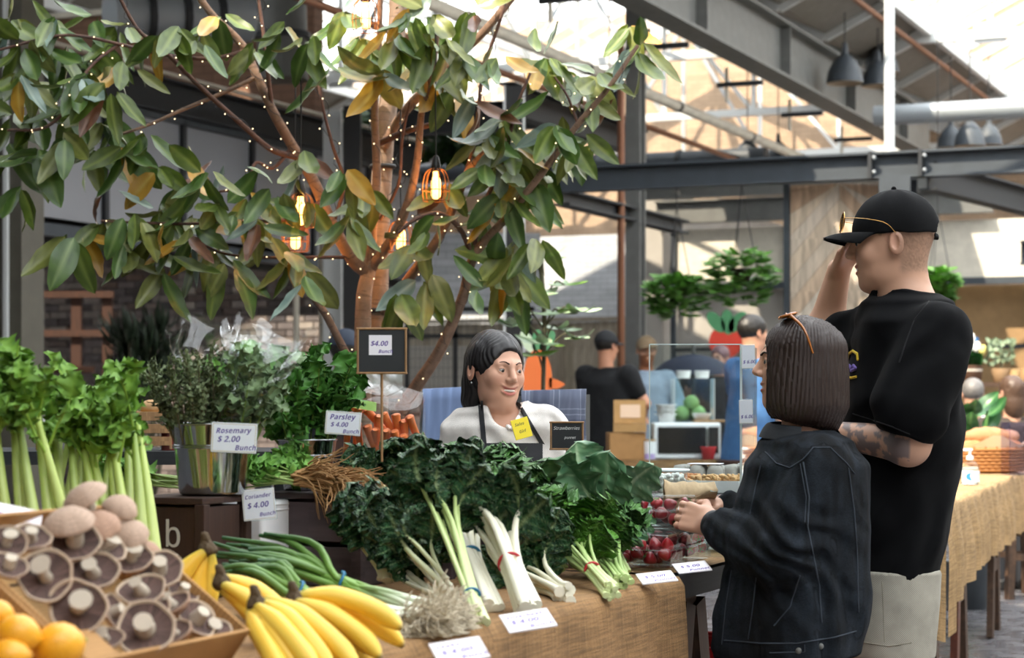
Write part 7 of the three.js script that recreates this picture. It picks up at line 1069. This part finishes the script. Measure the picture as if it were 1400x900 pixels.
// ---------------------------------------------------------------- background people
function bystander(label, { px, py, d, yaw, skin = '#c9987c', top, legs = '#22252c', hair, hairLen = 0, capc, beard, arms = 'down', w = 1, hgt, sleeve = 'short', apron, lean = 0 }) {
  const c = P(px, py, d), base = V(c.x - lean * 0.3, 0, -d), g = thing('person', label, 'person', base), fr = headFrame(c, yaw, 0.05, 0, 1), q = hex(skin), fw = V(Math.sin(yaw), 0, Math.cos(yaw)), sd = V(fw.z, 0, -fw.x), ny = c.y - 0.2;
  const at = (s, y, f) => V(base.x, y, -d).addScaledVector(sd, s).addScaledVector(fw, f).add(V(lean * 0.3 * clamp((y - 0.9) / 0.5, 0, 1), 0, 0)), sh = [at(-0.19 * w, ny - 0.03, 0), at(0.19 * w, ny - 0.03, 0)], el = arms === 'down' ? [at(-0.24 * w, ny - 0.3, 0), at(0.24 * w, ny - 0.3, 0)] : [at(-0.27 * w, ny - 0.26, 0.08), at(0.27 * w, ny - 0.26, 0.08)], wr = arms === 'down' ? [at(-0.25 * w, ny - 0.54, 0.06), at(0.25 * w, ny - 0.54, 0.06)] : [at(-0.13, ny - 0.34, 0.3), at(0.13, ny - 0.34, 0.3)];
  const hs = [0, 1].map((i) => handSDF(wr[i], wr[i].clone().sub(el[i]), V(0, -0.6, 0).addScaledVector(fw, 0.4), 1, 0.4, i ? -1 : 1)), na = fr.at(0, -0.05, -0.02), nb = at(0, ny - 0.02, -0.01);
  const hb_ = sdfMesh((x, y, z) => smin(headSDF(...fr.to(x, y, z), {}), cap(x, y, z, na, nb, 0.055, 0.065), 0.03), ...bounds([c, nb], 0.14), 0.009, beard ? (x, y, z) => { const [a, b, e] = fr.to(x, y, z); return b < -0.035 && e > 0.0 && Math.hypot(a / 0.02, (b + 0.06) / 0.008) > 1 ? hex(beard) : q; } : skinCol(q, hex('#a55a50'), fr));
  const ar = [0, 1].map((i) => sdfMesh((x, y, z) => smin(smin(hs[i].f(x, y, z), cap(x, y, z, el[i], wr[i], 0.045, 0.029), 0.02), cap(x, y, z, sh[i], el[i], 0.05, 0.045), 0.02), ...bounds([sh[i], el[i], ...hs[i].pts], 0.07), 0.012, () => q));
  add(g, 'body', mg([hb_, ...ar]).translate(-base.x, 0, d), skinMat); eyes(g, fr, base); brows(g, fr, base, std('#2b1f1a', 0.8));
  const hips = 0.9, tor = (x, y, z) => { const p = V(x, y, z).sub(at(0, y, 0)), a = p.dot(sd), b = p.dot(fw), t = clamp((ny + 0.02 - y) / (ny - hips), 0, 1), ww = mix(0.13, 0.2, sstep(0, 0.12, t)) * w, dd = mix(0.08, 0.125, sstep(0, 0.2, t)) * w; return Math.max((Math.hypot(a / ww, b / dd) - 1) * Math.min(ww, dd), y - ny - 0.03, hips - 0.08 - y); };
  const sl = sleeve === 'long' ? 0.85 : 0.6;
  const sf = (x, y, z) => { let r = tor(x, y, z); for (const i of [0, 1]) { r = smin(r, cap(x, y, z, sh[i], sh[i].clone().lerp(el[i], sleeve === 'long' ? 1 : sl), 0.07 * w, 0.065), 0.05); if (sleeve === 'long') r = smin(r, cap(x, y, z, el[i], el[i].clone().lerp(wr[i], 0.5), 0.06, 0.052), 0.03); } r = smax(r, -cap(x, y, z, na, nb, 0.06, 0.068), 0.01); return r - 0.008 * fbm(x * 9, y * 7, z * 9, 3); };
  add(g, sleeve === 'long' ? 'shirt' : 't_shirt', sdfMesh(sf, ...bounds([...sh, ...el, ...wr, at(0, hips - 0.1, 0), at(0, ny + 0.05, 0)], 0.2), 0.016).translate(-base.x, 0, d), std(top, 0.9, { map: T.knit }));
  const lf = (x, y, z) => { let r = 1; for (const s of [-0.095, 0.095]) r = smin(r, cap(x, y, z, at(s, hips + 0.02, 0), V(base.x, 0.08, -d).addScaledVector(sd, s), 0.105, 0.065), 0.03); return r; };
  add(g, 'trousers', sdfMesh(lf, ...bounds([at(0, hips + 0.06, 0), V(base.x, 0.06, -d)], 0.24), 0.022).translate(-base.x, 0, d), std(legs, 0.9));
  for (const s of [-0.095, 0.095]) { const m = add(g, 'shoe', rbx(0.1, 0.09, 0.27, 0.03), M.black); m.position.copy(sd.clone().multiplyScalar(s).addScaledVector(fw, 0.05).setY(0.045)); m.rotation.y = yaw; }
  if (hair) add(g, 'hair', sdfMesh((x, y, z) => { const [a, b, e] = fr.to(x, y, z); let r = ell(a, b, e, 0, 0.036, -0.016, 0.084, 0.094, 0.105); if (hairLen) r = smin(r, ell(a, b, e, 0, -0.04 - hairLen * 0.4, -0.04, 0.085, 0.08 + hairLen, 0.07), 0.03); else r = Math.max(r, -(b + 0.05)); r = smax(r, -ell(a, b, e, 0, -0.055, 0.1, 0.078, 0.115, 0.095), 0.01); r = smax(r, -ell(Math.abs(a), b, e, 0.085, -0.02, 0, 0.02, 0.036, 0.024), 0.006); return r - 0.004 * fbm(a * 40, b * 30, e * 40, 3); }, ...bounds([c], 0.2), 0.008).translate(-base.x, 0, d), hairMat(hair));
  if (capc) { const cg = add(g, 'cap', sdfMesh((x, y, z) => { const [a, b, e] = fr.to(x, y, z); let r = Math.max(ell(a, b, e, 0, 0.034, -0.014, 0.09, 0.1, 0.11), -(b - 0.03)); const br = Math.max(Math.hypot(a / 0.085, (e - 0.07) / 0.1) - 1, -1) * 0.08; r = Math.min(r, Math.max(br, Math.abs(b - 0.036 + 3 * a * a) - 0.005, -(e - 0.04))); return r; }, ...bounds([c], 0.2), 0.007).translate(-base.x, 0, d), std(capc, 0.85)); }
  if (apron) { add(g, 'apron', sdfMesh((x, y, z) => Math.max(Math.abs(tor(x, y, z)) - 0.014, y - hips - 0.02 - 0, -(V(x, y, z).sub(at(0, y, 0)).dot(fw)) - 0.06) , ...bounds([at(0, hips + 0.05, 0), at(0, hips - 0.12, 0)], 0.24), 0.016).translate(-base.x, 0, d), std(apron, 0.8)); add(g, 'apron_tie', new THREE.TorusGeometry(1, 0.07, 6, 40).rotateX(Math.PI / 2).scale(0.2 * w + 0.012, 0.3, 0.125 * w + 0.012).rotateY(yaw).translate(0, hips + 0.03, 0), std(apron, 0.8)); add(g, 'apron_skirt', sdfMesh((x, y, z) => Math.max(Math.abs(lf(x, y, z)) - 0.016, y - hips - 0.03, 0.5 - y), ...bounds([at(0, hips + 0.06, 0), V(base.x, 0.5, -d)], 0.24), 0.022).translate(-base.x, 0, d), std(apron, 0.8)); }
  return g;
}
bystander('man in black cap and black tee working at the hot food stall', { px: 830, py: 474, d: 16.5, yaw: 2.35, skin: '#b98468', top: '#14161a', legs: '#101114', hair: '#15120f', capc: '#15171b', arms: 'up', w: 1.25, apron: '#121317' });
bystander('bearded man in light blue shirt and tan cap facing the stall', { px: 884, py: 480, d: 17.6, yaw: 0.1, skin: '#cf9d80', top: '#9fb4c8', legs: '#2a2d33', hair: '#6d4a30', capc: '#7d6a52', beard: '#8a5434', arms: 'up', sleeve: 'long' });
bystander('man in blue tee and brown leather apron beside the acrylic screen', { px: 1030, py: 456, d: 13.6, yaw: 2.1, skin: '#c08e72', top: '#4d7db5', legs: '#1a1c22', hair: '#17130f', arms: 'up', w: 1.05, apron: '#4b3024', lean: 0.2 });
bystander('woman with rosy brown hair standing behind the display cabinet', { px: 984, py: 490, d: 19.5, yaw: -0.6, skin: '#cf9d86', top: '#3a3c44', hair: '#7d5a60', hairLen: 0.04 });
bystander('shopper in dark jacket bending at the display cabinet', { px: 945, py: 530, d: 19.9, yaw: 0.9, skin: '#b98468', top: '#2b2d33', hair: '#1d1714' });
bystander('shopper in navy cap and dark jacket half hidden by the tree trunk', { px: 474, py: 482, d: 11.5, yaw: 2.6, skin: '#b98a70', top: '#1b1e26', hair: '#1a1613', capc: '#222b3a', sleeve: 'long' });
bystander('grey-haired shopper behind the bread stall plants', { px: 1330, py: 540, d: 15.5, yaw: 3.0, skin: '#c99a80', top: '#3a3f46', hair: '#6d6a68' });
bystander('brown-haired shopper near the white flower boxes', { px: 1382, py: 538, d: 14.5, yaw: -2.8, skin: '#c99a80', top: '#4a4038', hair: '#4d382a', hairLen: 0.05 });
// ---------------------------------------------------------------- cloth covered racks behind the vendor
{
  const drape = (name, label, pts, d, dep, mat, slope) => { // top-left, top-right pixels, drop
    const [a, b] = pts.map(([x, y]) => P(x, y, d)), g = thing(name, label, 'rack', V(0, 0, 0));
    add(g, 'cloth', surf(40, 40, (u, v) => { const s = v * 2, x = mix(a.x, b.x, u) + (s > 1 ? (u - 0.5) * slope * (s - 1) : 0), y = mix(a.y, b.y, u); const n = 0.012 * fbm(u * 6, v * 8, d) + 0.01 * Math.sin(u * 22 + v * 3) * Math.max(0, s - 1); return s < 0.5 ? V(x, y - 0.01, -d - dep + s / 0.5 * dep + n) : V(x + n, y - 0.012 - (s - 0.5) / 1.5 * (y - 0.1) + n * 0.4, -d + 0.02 * Math.sin((s - 0.5) * 3) + n + slope * 0.15 * (s - 0.5)); }, null, (u, v) => [u * (b.x - a.x), v * 1.6]), mat);
    for (const q of [a, b]) for (const z of [0.03, dep - 0.03]) add(g, 'leg', bar(V(q.x, q.y - 0.03, -d - z), V(q.x, 0, -d - z), 0.025, 0.025, V(1, 0, 0)), M.steelGrey); add(g, 'shelf', bx(b.x - a.x, 0.02, dep - 0.03, (a.x + b.x) / 2, (a.y + b.y) / 2 - 0.05, -d - dep / 2), M.steelGrey); return g;
  };
  const plaid = ctex(256, 256, (c) => { c.fillStyle = '#5d6478'; c.fillRect(0, 0, 256, 256); c.globalAlpha = 0.55; c.strokeStyle = '#a3abba'; c.lineWidth = 4; for (const x of [20, 44, 150, 174]) { c.beginPath(); c.moveTo(x, 0); c.lineTo(x, 256); c.stroke(); c.beginPath(); c.moveTo(0, x); c.lineTo(256, x); c.stroke(); } c.fillStyle = '#454c62'; c.fillRect(60, 0, 70, 256); c.fillRect(0, 60, 256, 70); }, 5);
  drape('covered_rack', 'rack covered with a plain faded blue cloth behind the vendor', [[578, 528], [662, 524]], 7.5, 0.35, std('#6f83a8', 0.85), 0.0);
  drape('covered_rack', 'rack covered with a dusky plaid cloth behind the vendor', [[712, 530], [802, 528]], 7.3, 0.35, std('#ffffff', 0.85, { map: plaid }), 0.28);
  // cut-out vegetable signs
  const ct = thing('carrot_cutout', 'flat orange carrot cut-out sign with green top behind the vendor', 'sign', P(735, 0, 12.6).setY(0)); const sh = new THREE.Shape(); const pr = [[0, 1.1], [0.035, 1.15], [0.07, 1.26], [0.088, 1.42], [0.08, 1.55], [0.045, 1.63], [0, 1.65], [-0.045, 1.63], [-0.08, 1.55], [-0.088, 1.42], [-0.07, 1.26], [-0.035, 1.15]]; sh.moveTo(...pr[0]); sh.splineThru(pr.slice(1).concat([pr[0]]).map((p) => new THREE.Vector2(...p)));
  add(ct, 'root', new THREE.ExtrudeGeometry(sh, { depth: 0.02, bevelEnabled: false }), std('#ee7a3c', 0.7)); const ah = new THREE.Shape(); ah.moveTo(0.07, 1.42); ah.quadraticCurveTo(0.13, 1.4, 0.17, 1.44); ah.quadraticCurveTo(0.13, 1.47, 0.07, 1.48); add(ct, 'side_root', new THREE.ExtrudeGeometry(ah, { depth: 0.02, bevelEnabled: false }), std('#ee7a3c', 0.7)); for (const [x, r] of [[-0.06, 0.5], [0, 0], [0.06, -0.5]]) add(ct, 'leaf_top', tr(new THREE.CircleGeometry(0.06, 16).scale(0.6, 1.3, 1), x, 1.7, 0.012, 0, 0, r), std(x < 0 ? '#cfe0c0' : '#5d9a6a', 0.7)); add(ct, 'stand', bx(0.04, 1.3, 0.02, 0, 0.65, -0.02), M.brownWood);
  const tm = thing('radish_cutout', 'flat red radish cut-out sign with green top at the doorway', 'sign', P(992, 0, 21).setY(0)); add(tm, 'root', cyl(0.17, 0.17, 0.02, 0, 0, 0, 28).rotateX(Math.PI / 2).translate(0, 1.95, 0), std('#d8402c', 0.7)); for (const [x, r] of [[-0.1, 0.7], [0.02, 0.1], [0.12, -0.7]]) add(tm, 'leaf_top', tr(new THREE.CircleGeometry(0.1, 16).scale(0.7, 1.3, 1), x, 2.15, 0.012, 0, 0, r), std('#4b8a5c', 0.7)); add(tm, 'stand', bx(0.05, 1.9, 0.02, 0, 0.95, -0.02), M.brownWood);
}
// ---------------------------------------------------------------- things at the back left
{
  const rk = thing('timber_rack', 'red-brown timber frame rack against the brick wall', 'rack', P(105, 0, 18.5).setY(0)); const s = 18.5 / F;
  for (const x of [-0.55, 0.0, 0.28]) add(rk, 'post', bx(0.09, 2.32, 0.06, x, 1.16, 0), M.orangeWood); for (const [y, w] of [[2.3, 0.95], [1.95, 0.9], [1.62, 0.6], [1.3, 0.9]]) add(rk, 'rail', bx(w, 0.06, 0.05, -0.13, y, 0.05), M.orangeWood);
  const tb = thing('market_table', 'dark back table with boxes behind the celery', 'table', V(0, 0, 0)), D = 6.4, c = P(150, 0, D); add(tb, 'top', bx(1.1, 0.04, 0.6, c.x, 1.16, -D - 0.1), M.blackWood); for (const x of [-0.5, 0.5]) for (const z of [0.15, -0.35]) add(tb, 'leg', bx(0.05, 1.14, 0.05, c.x + x, 0.57, -D + z), M.blackWood);
  const pb = single('bread_bag', 'crumpled tan paper bread bag behind the celery leaves', 'paper bag', sdfMesh((x, y, z) => Math.max(Math.abs(x) - 0.05 + 0.3 * y, Math.abs(z) - 0.04, Math.abs(y - 0.07) - 0.07) - 0.012 * fbm(x * 22, y * 18, z * 22, 3), [-0.09, -0.03, -0.08], [0.09, 0.18, 0.08], 0.008), std('#c9a880', 0.9, { map: T.card })); pb.position.set(P(118, 0, D).x, 1.185, -D);
  const jar = (x, col, l) => { const g = thing('jar', l, 'jar', V(P(x, 0, D).x, 1.181, -D + 0.05)); add(g, 'glass', cyl(0.032, 0.032, 0.08, 0, 0.04, 0, 18), phy(col, 0.15)); add(g, 'lid', cyl(0.033, 0.033, 0.018, 0, 0.089, 0, 18), M.white); };
  jar(68, '#b98a5a', 'amber jar with white lid behind the tall celery'); jar(86, '#6a6a6c', 'grey jar with white lid beside the bread bag'); jar(238, '#7a3a34', 'dark red jar with white lid near the rosemary');
  const wc = thing('bread_crate', 'pale wooden crate of bread loaves between celery and bucket', 'crate', V(P(210, 0, 6.35).x, 1.182, -6.35), 0.1); wc.scale.setScalar(0.55); for (const y of [0.05, 0.12, 0.19]) for (const z of [-0.08, 0.08]) add(wc, 'slat', rbx(0.2, 0.05, 0.01, 0.002, 0, y, z), M.paleWood); for (const x of [-0.1, 0.1]) add(wc, 'end_board', rbx(0.012, 0.22, 0.16, 0.002, x, 0.115, 0), M.paleWood); add(wc, 'loaf', sph(1, 0, 0, 0, 16).scale(0.08, 0.045, 0.055).translate(0, 0.24, 0), std('#d0a878', 0.85, { map: T.card })); add(wc, 'yellow_wrap', rbx(0.18, 0.05, 0.12, 0.01, 0, 0.19, 0), std('#dba31f', 0.6));
}
// ---------------------------------------------------------------- bread stall on the right
{
  const q1 = onY(1285, 692, TY), e = V(0.3117, 0, -0.95), f = V(-0.95, 0, -0.3117), B = (u, v, y = 0) => q1.clone().addScaledVector(e, u).addScaledVector(f, v).setY(TY + y), L = 4.6, Wd = 0.85;
  const g = thing('market_table', 'trestle table of the bread stall with timber legs', 'table', V(0, 0, 0)); const slab = boxUV(new THREE.BoxGeometry(Wd - 0.02, 0.04, L)).applyMatrix4(new THREE.Matrix4().makeBasis(f.clone().negate(), V(0, 1, 0), e.clone().negate()).setPosition(B(L / 2, Wd / 2, -0.028))); add(g, 'top', slab, M.brownWood);
  for (const [u, m1, m2] of [[0.45, M.redWood, M.brownWood], [1.7, M.redWood, M.brownWood], [3.6, M.brownWood, M.brownWood]]) for (const v of [0.1, 0.7]) { add(g, 'leg', bar(B(u - 0.04, v, -0.06), B(u - 0.2, v).setY(0), 0.1, 0.035, f), m1); add(g, 'leg', bar(B(u + 0.06, v, -0.06), B(u + 0.26, v).setY(0), 0.1, 0.035, f), m2); add(g, 'stretcher', bar(B(u - 0.13, v).setY(0.4), B(u + 0.18, v).setY(0.4), 0.03, 0.07, V(0, 1, 0)), m2); }
  const R = 0.02, drop = 0.34, tot = Wd + drop;
  single('burlap_tablecloth', 'pale burlap cloth with frayed hem on the bread table', 'tablecloth', surf(90, 50, (i, j) => { const u = i * L - 0.02, s = j * (tot + 0.18 * Math.exp(-u * 2.2)), dr = s - Wd; if (dr < 0) return B(u, Wd - s, 0.003 + 0.004 * fbm(u * 5, s * 5, 1)); return B(u + 0.02 * Math.sin(dr * 9), -0.012 - 0.02 * Math.min(1, dr * 6) - (0.022 * Math.sin(u * 16 + 1) + 0.012 * Math.sin(u * 39)) * Math.min(1, dr * 4), -dr + 0.02 * fbm(u * 6, 1, 2)); }, null, (i, j) => [i * L, j * tot]), M.burlapLight);
  single('burlap_corner', 'loose burlap corner hanging from the end of the bread table', 'tablecloth', surf(26, 30, (i, j) => { const a = 0.12 * Math.sin(i * 9 + j * 2); return B(-0.035 - 0.02 * Math.sin(i * 14) * j - 0.03 * j, mix(-0.03, 0.5 - 0.25 * j, i), 0.004 - j * (0.55 - 0.1 * i) + 0.01 * a); }, null, (i, j) => [i * 0.5, j * 0.6]), M.burlapLight);
  // basket with loaves
  const bp = onY(1345, 645, TY + 0.01), bk = thing('bread_basket', 'woven wicker basket lined with paper on the bread table', 'basket', bp, 0.2), wm = std('#a5713e', 0.7); { const st = []; for (let r = 0; r < 7; r++) { const pts = []; for (let i = 0; i <= 72; i++) { const a = i / 72 * 6.283, k = 1 + 0.02 * r + 0.02 * ((i + r) % 2 ? 1 : -1); pts.push(V(Math.cos(a) * 0.23 * k, 0.012 + r * 0.02, Math.sin(a) * 0.16 * k)); } add(bk, 'weave_strand', sweep(pts, 0.011, 5, { caps: false }), wm); } for (let i = 0; i < 24; i++) { const a = i / 24 * 6.283; st.push(sweep([V(Math.cos(a) * 0.225, 0, Math.sin(a) * 0.157), V(Math.cos(a) * 0.262, 0.15, Math.sin(a) * 0.183)], 0.006, 5)); } add(bk, 'stakes', mg(st), wm); add(bk, 'base', cyl(0.22, 0.22, 0.01, 0, 0.006, 0, 30).scale(1, 1, 0.7), wm); add(bk, 'liner', surf(30, 6, (u, v) => { const a = u * 6.283; return V(Math.cos(a) * (0.2 + 0.07 * v), 0.06 + 0.13 * v + 0.03 * Math.sin(a * 5) * v, Math.sin(a) * (0.14 + 0.05 * v)); }), std('#e6cfa6', 0.85)); }
  const lf = (dx, dy, dz, s, turn, l, col = '#b97f4c') => { const m = single('bread_loaf', l, 'bread', sdfMesh((x, y, z) => ell(x, y, z, 0, 0, 0, 0.13, 0.05, 0.065) + 0.004 * Math.abs(Math.sin(x * 60)) - 0.003 * fbm(x * 30, y * 30, z * 30, 3), [-0.15, -0.07, -0.09], [0.15, 0.07, 0.09], 0.008), std(col, 0.8, { map: T.card }), 'loaves in the basket'); m.position.copy(bp).add(V(dx, dy, dz)); m.rotation.set(0.1, turn, 0.1 * turn); m.scale.setScalar(s); };
  const ll = 'floured brown loaf heaped in the wicker basket'; lf(-0.1, 0.14, 0.05, 0.95, 0.4, ll); lf(0.09, 0.15, 0.02, 1.05, -0.2, ll, '#a8703e'); lf(0.02, 0.21, -0.03, 1.1, 0.15, ll, '#b5855a'); lf(0.13, 0.2, -0.08, 0.95, 0.5, ll, '#c09468'); lf(-0.08, 0.13, -0.07, 0.9, -0.5, ll);
  const bl = single('bread_roll', 'flat bread pieces lying beside the sanitiser bottle', 'bread', mg([0, 1, 2].map((i) => sph(1, 0, 0, 0, 14).scale(0.08, 0.022, 0.05).translate(0.02 * i, 0.022 + i * 0.03, 0))), std('#c98f58', 0.8, { map: T.card })); bl.position.copy(onY(1292, 660, TY + 0.006));
  // sanitiser
  const sp = onY(1326, 663, TY + 0.006), sn = thing('sanitiser_bottle', 'clear pump bottle of hand sanitiser with blue label', 'bottle', sp), cl = phy('#f2f8fb', 0.05, { transmission: 1, thickness: 0, ior: 1.35 });
  add(sn, 'bottle', lathe([[0, 0.002], [0.044, 0], [0.048, 0.01], [0.048, 0.07], [0.044, 0.095], [0.03, 0.112], [0.016, 0.118], [0.015, 0.128]], 28), cl); add(sn, 'liquid', lathe([[0, 0.005], [0.043, 0.006], [0.045, 0.07], [0.04, 0.09], [0, 0.091]], 24), phy('#e8f2f6', 0.05, { transmission: 0.9, thickness: 0.05 })); add(sn, 'pump_collar', cyl(0.018, 0.017, 0.02, 0, 0.136, 0, 18), M.whitePlastic); add(sn, 'pump_stem', cyl(0.006, 0.006, 0.03, 0, 0.158, 0, 10), M.whitePlastic); add(sn, 'pump_head', rbx(0.05, 0.013, 0.018, 0.005, -0.012, 0.174, 0), M.whitePlastic);
  const lab = new THREE.CylinderGeometry(0.0487, 0.0487, 0.058, 24, 1, true, -1.1, 2.2).translate(0, 0.042, 0); add(sn, 'label', lab, std('#ffffff', 0.5, { map: signTex(192, 128, '#f3f6f8', (c) => { c.fillStyle = '#2f7fc0'; c.beginPath(); c.arc(84, 64, 44, 1.2, 4.9); c.quadraticCurveTo(70, 60, 100, 104); c.fill(); c.fillStyle = '#1b4f86'; c.font = 'bold 20px sans-serif'; c.fillText('Hand', 120, 52); c.fillText('gel', 120, 76); }) }), 'blue swoosh label');
  const wb = thing('pastry_box', 'white open pastry box behind the bread basket', 'box', onY(1385, 622, TY + 0.006).add(V(0, 0, -1.2)), 0.2); add(wb, 'carton', rbx(0.36, 0.14, 0.3, 0.006, 0, 0.075, 0), M.white); add(wb, 'lid', rbx(0.36, 0.16, 0.006, 0.002, 0, 0.22, -0.17, -0.25), M.white);
  const cg = thing('acrylic_screen', 'low violet tinted acrylic guard at the end of the bread table', 'screen', onY(1395, 650, TY + 0.006)); add(cg, 'panel', bx(0.2, 0.3, 0.005, 0.04, 0.15, 0), phy('#dcd8ee', 0.05, { transmission: 1, thickness: 0 })); add(cg, 'side_panel', bx(0.005, 0.3, 0.2, -0.06, 0.15, -0.1), phy('#cfc8e6', 0.05, { transmission: 1, thickness: 0 })); add(cg, 'foot', bx(0.22, 0.01, 0.06, 0.04, 0.005, 0), M.acrylic);
  const rp = thing('sale_banner', 'narrow red banner stand below the bread table', 'sign', B(0.1, 0.35).setY(0), 0.2); add(rp, 'panel', bx(0.06, 0.62, 0.01, 0.03, 0.33, 0), M.red); add(rp, 'grey_panel', bx(0.06, 0.62, 0.01, -0.035, 0.33, 0.004), std('#6b6a78', 0.6)); add(rp, 'foot', bx(0.2, 0.02, 0.2, 0, 0.01, 0), M.black);
  // leafy plant and flower shelf behind
  const R2 = rng(77), big = Array.from({ length: 3 }, (_, i) => blade({ W: 0.3, prof: oval, nu: 10, nv: 6, fold: 0.3, curl: 1.0, seed: i + 5, dark: '#1d4524', light: '#376b38', rib: '#5f8a55' })), lm = leafMat(0.35);
  const pl = thing('leafy_plant', 'broad-leaved green plant behind the bread table', 'plant', P(1322, 0, 13.2).setY(0)); add(pl, 'pot', lathe([[0, 0.01], [0.13, 0], [0.17, 0.3], [0.18, 0.31], [0.15, 0.31], [0, 0.27]], 24), M.steel); for (let i = 0; i < 26; i++) { const a = R2() * 6.283, r = 0.06 + R2() * 0.16, c = V(Math.cos(a) * r, 1.0 + R2() * 0.3, Math.sin(a) * r); add(pl, 'stalk', sweep([V(0, 0.28, 0), c.clone().multiplyScalar(0.6).setY(c.y * 0.7), c], 0.008, 5), std('#4d7a3a', 0.6)); const m = add(pl, 'leaf', big[i % 3], lm); orient(m, c, V(Math.cos(a), 0.1 + R2() * 0.5, Math.sin(a)), V(0, 0.8, 0.6)); m.scale.setScalar(0.15 + R2() * 0.06); }
  const SD = 19.2, sx = (px) => P(px, 0, SD).x, sy = (py) => P(0, py, SD).y, shf = thing('flower_shelf', 'dark shelf unit holding potted plants behind the bread stall', 'shelf', V(0, 0, 0)); add(shf, 'shelf_board', bx(1.3, 0.04, 0.4, sx(1370), sy(526), -SD - 0.05), M.brownWood); add(shf, 'shelf_board', bx(1.3, 0.04, 0.4, sx(1370), sy(600), -SD - 0.05), M.brownWood); for (const x of [sx(1285), sx(1455)]) add(shf, 'upright', bx(0.05, sy(526), 0.4, x, sy(526) / 2, -SD - 0.05), M.steelDark);
  const yS = sy(526) + 0.02, fp = thing('flower_pot', 'brown striped pot of white tulips and leaves', 'flowers', V(sx(1327), yS, -SD + 0.02)); add(fp, 'pot', lathe([[0, 0], [0.09, 0], [0.11, 0.16], [0.1, 0.16], [0, 0.13]], 24), std('#5b4030', 0.7)); add(fp, 'stripe', lathe([[0.101, 0.09], [0.106, 0.125]], 24), std('#d8d0c2', 0.7)); const pet = sph(1, 0, 0, 0, 12).scale(0.035, 0.055, 0.035); for (const [x, y] of [[-0.09, 0.36], [-0.02, 0.31], [0.05, 0.3], [0.0, 0.38], [0.1, 0.27]]) { add(fp, 'stem', sweep([V(x * 0.3, 0.12, 0), V(x, y, 0.02)], 0.006, 5), std('#4d7a3a', 0.6)); const m = add(fp, 'bloom', pet, std(x > 0.08 ? '#e0d27a' : '#f1efe8', 0.7)); m.position.set(x, y + 0.03, 0.02); m.rotation.z = -x * 3; } for (let i = 0; i < 12; i++) { const a = i / 12 * 6.283, m = add(fp, 'leaf', big[i % 3], lm); orient(m, V(0, 0.13, 0), V(Math.cos(a) * 0.6, 0.9, Math.sin(a) * 0.5), V(0, 0.3, 1)); m.scale.setScalar(0.2); }
  const bs = single('blue_sign', 'small blue sign board behind the white tulips', 'sign', rbx(0.16, 0.15, 0.01, 0.003, sx(1330), yS + 0.35, -SD - 0.12), std('#2f86c8', 0.5)); add(bs, 'stand', bx(0.02, 0.3, 0.01, sx(1330), yS + 0.15, -SD - 0.125), M.steelDark);
  const sl = Array.from({ length: 3 }, (_, i) => blade({ W: 0.35, prof: oval, nu: 5, nv: 3, fold: 0.3, curl: 0.6, seed: i + 15, dark: '#66785c', light: '#93a588', rib: '#93a588' })); const sp2 = thing('silver_plant', 'silvery small-leaved plant in a clay pot', 'plant', V(sx(1368), yS, -SD + 0.02)); add(sp2, 'pot', lathe([[0, 0], [0.07, 0], [0.09, 0.13], [0.08, 0.13], [0, 0.1]], 20), std('#a98a68', 0.8)); for (let i = 0; i < 90; i++) { const a = R2() * 6.283, r = Math.sqrt(R2()) * 0.14, m = add(sp2, 'leaf', sl[i % 3], LMmatte); orient(m, V(Math.cos(a) * r, 0.14 + R2() * 0.24, Math.sin(a) * r), V(R2() - 0.5, R2() * 0.8, R2() - 0.3), V(0, 0.6, 0.8)); m.scale.setScalar(0.06); } add(sp2, 'stem', sweep([V(0, 0.1, 0), V(0.02, 0.3, 0)], 0.008, 5), std('#5b5a48', 0.8));
  for (const [px, c] of [[1386, '#c9a878'], [1398, '#b9966a']]) { const p = thing('small_pot', 'empty sandy clay pot at the end of the plant shelf', 'pot', V(sx(px), yS, -SD + 0.05), 0, 'empty pots'); add(p, 'pot', lathe([[0, 0], [0.045, 0], [0.06, 0.12], [0.052, 0.12], [0, 0.02]], 20), std(c, 0.8)); add(p, 'rim', new THREE.TorusGeometry(0.058, 0.006, 6, 24).rotateX(Math.PI / 2).translate(0, 0.118, 0), std(c, 0.8)); }
  const ts = thing('timber_shelving', 'timber shelving with crates beside the mesh screen', 'shelf', H(22.2, -0.9, 0), TH); for (const x of [0, 0.9]) add(ts, 'upright', bx(0.06, 2.6, 0.3, x, 1.3, 0), M.brownWood); for (const y of [0.9, 1.5, 1.85, 2.2]) add(ts, 'shelf_board', bx(0.9, 0.04, 0.32, 0.45, y, 0), M.paleWood);
  for (const [x, y, w] of [[0.2, 1.52, 0.25], [0.55, 1.52, 0.22], [0.3, 1.87, 0.3]]) { const p = H(22.2, -0.9 + x, 0), c = thing('wooden_box', 'pale wooden box stored on the timber shelving', 'box', V(p.x, y, p.z), TH, 'boxes on the timber shelving'); add(c, 'carton', rbx(w, 0.2, 0.24, 0.01, 0, 0.101, 0), M.paleWood); add(c, 'lid', rbx(w + 0.02, 0.02, 0.26, 0.004, 0, 0.211, 0), M.paleWood); }
  const st = thing('bar_stool', 'dark timber stool standing behind the bread table legs', 'stool', P(1392, 0, 14).setY(0), 0.3); add(st, 'seat', rbx(0.36, 0.04, 0.36, 0.01, 0, 0.62, 0), M.brownWood); for (const x of [-1, 1]) for (const z of [-1, 1]) add(st, 'leg', bar(V(x * 0.12, 0.6, z * 0.12), V(x * 0.17, 0, z * 0.17), 0.05, 0.05, V(1, 0, 0)), M.brownWood); for (const z of [-1, 1]) add(st, 'rung', bx(0.28, 0.04, 0.03, 0, 0.28, z * 0.145), M.brownWood);
}
renderer.render(scene, camera);
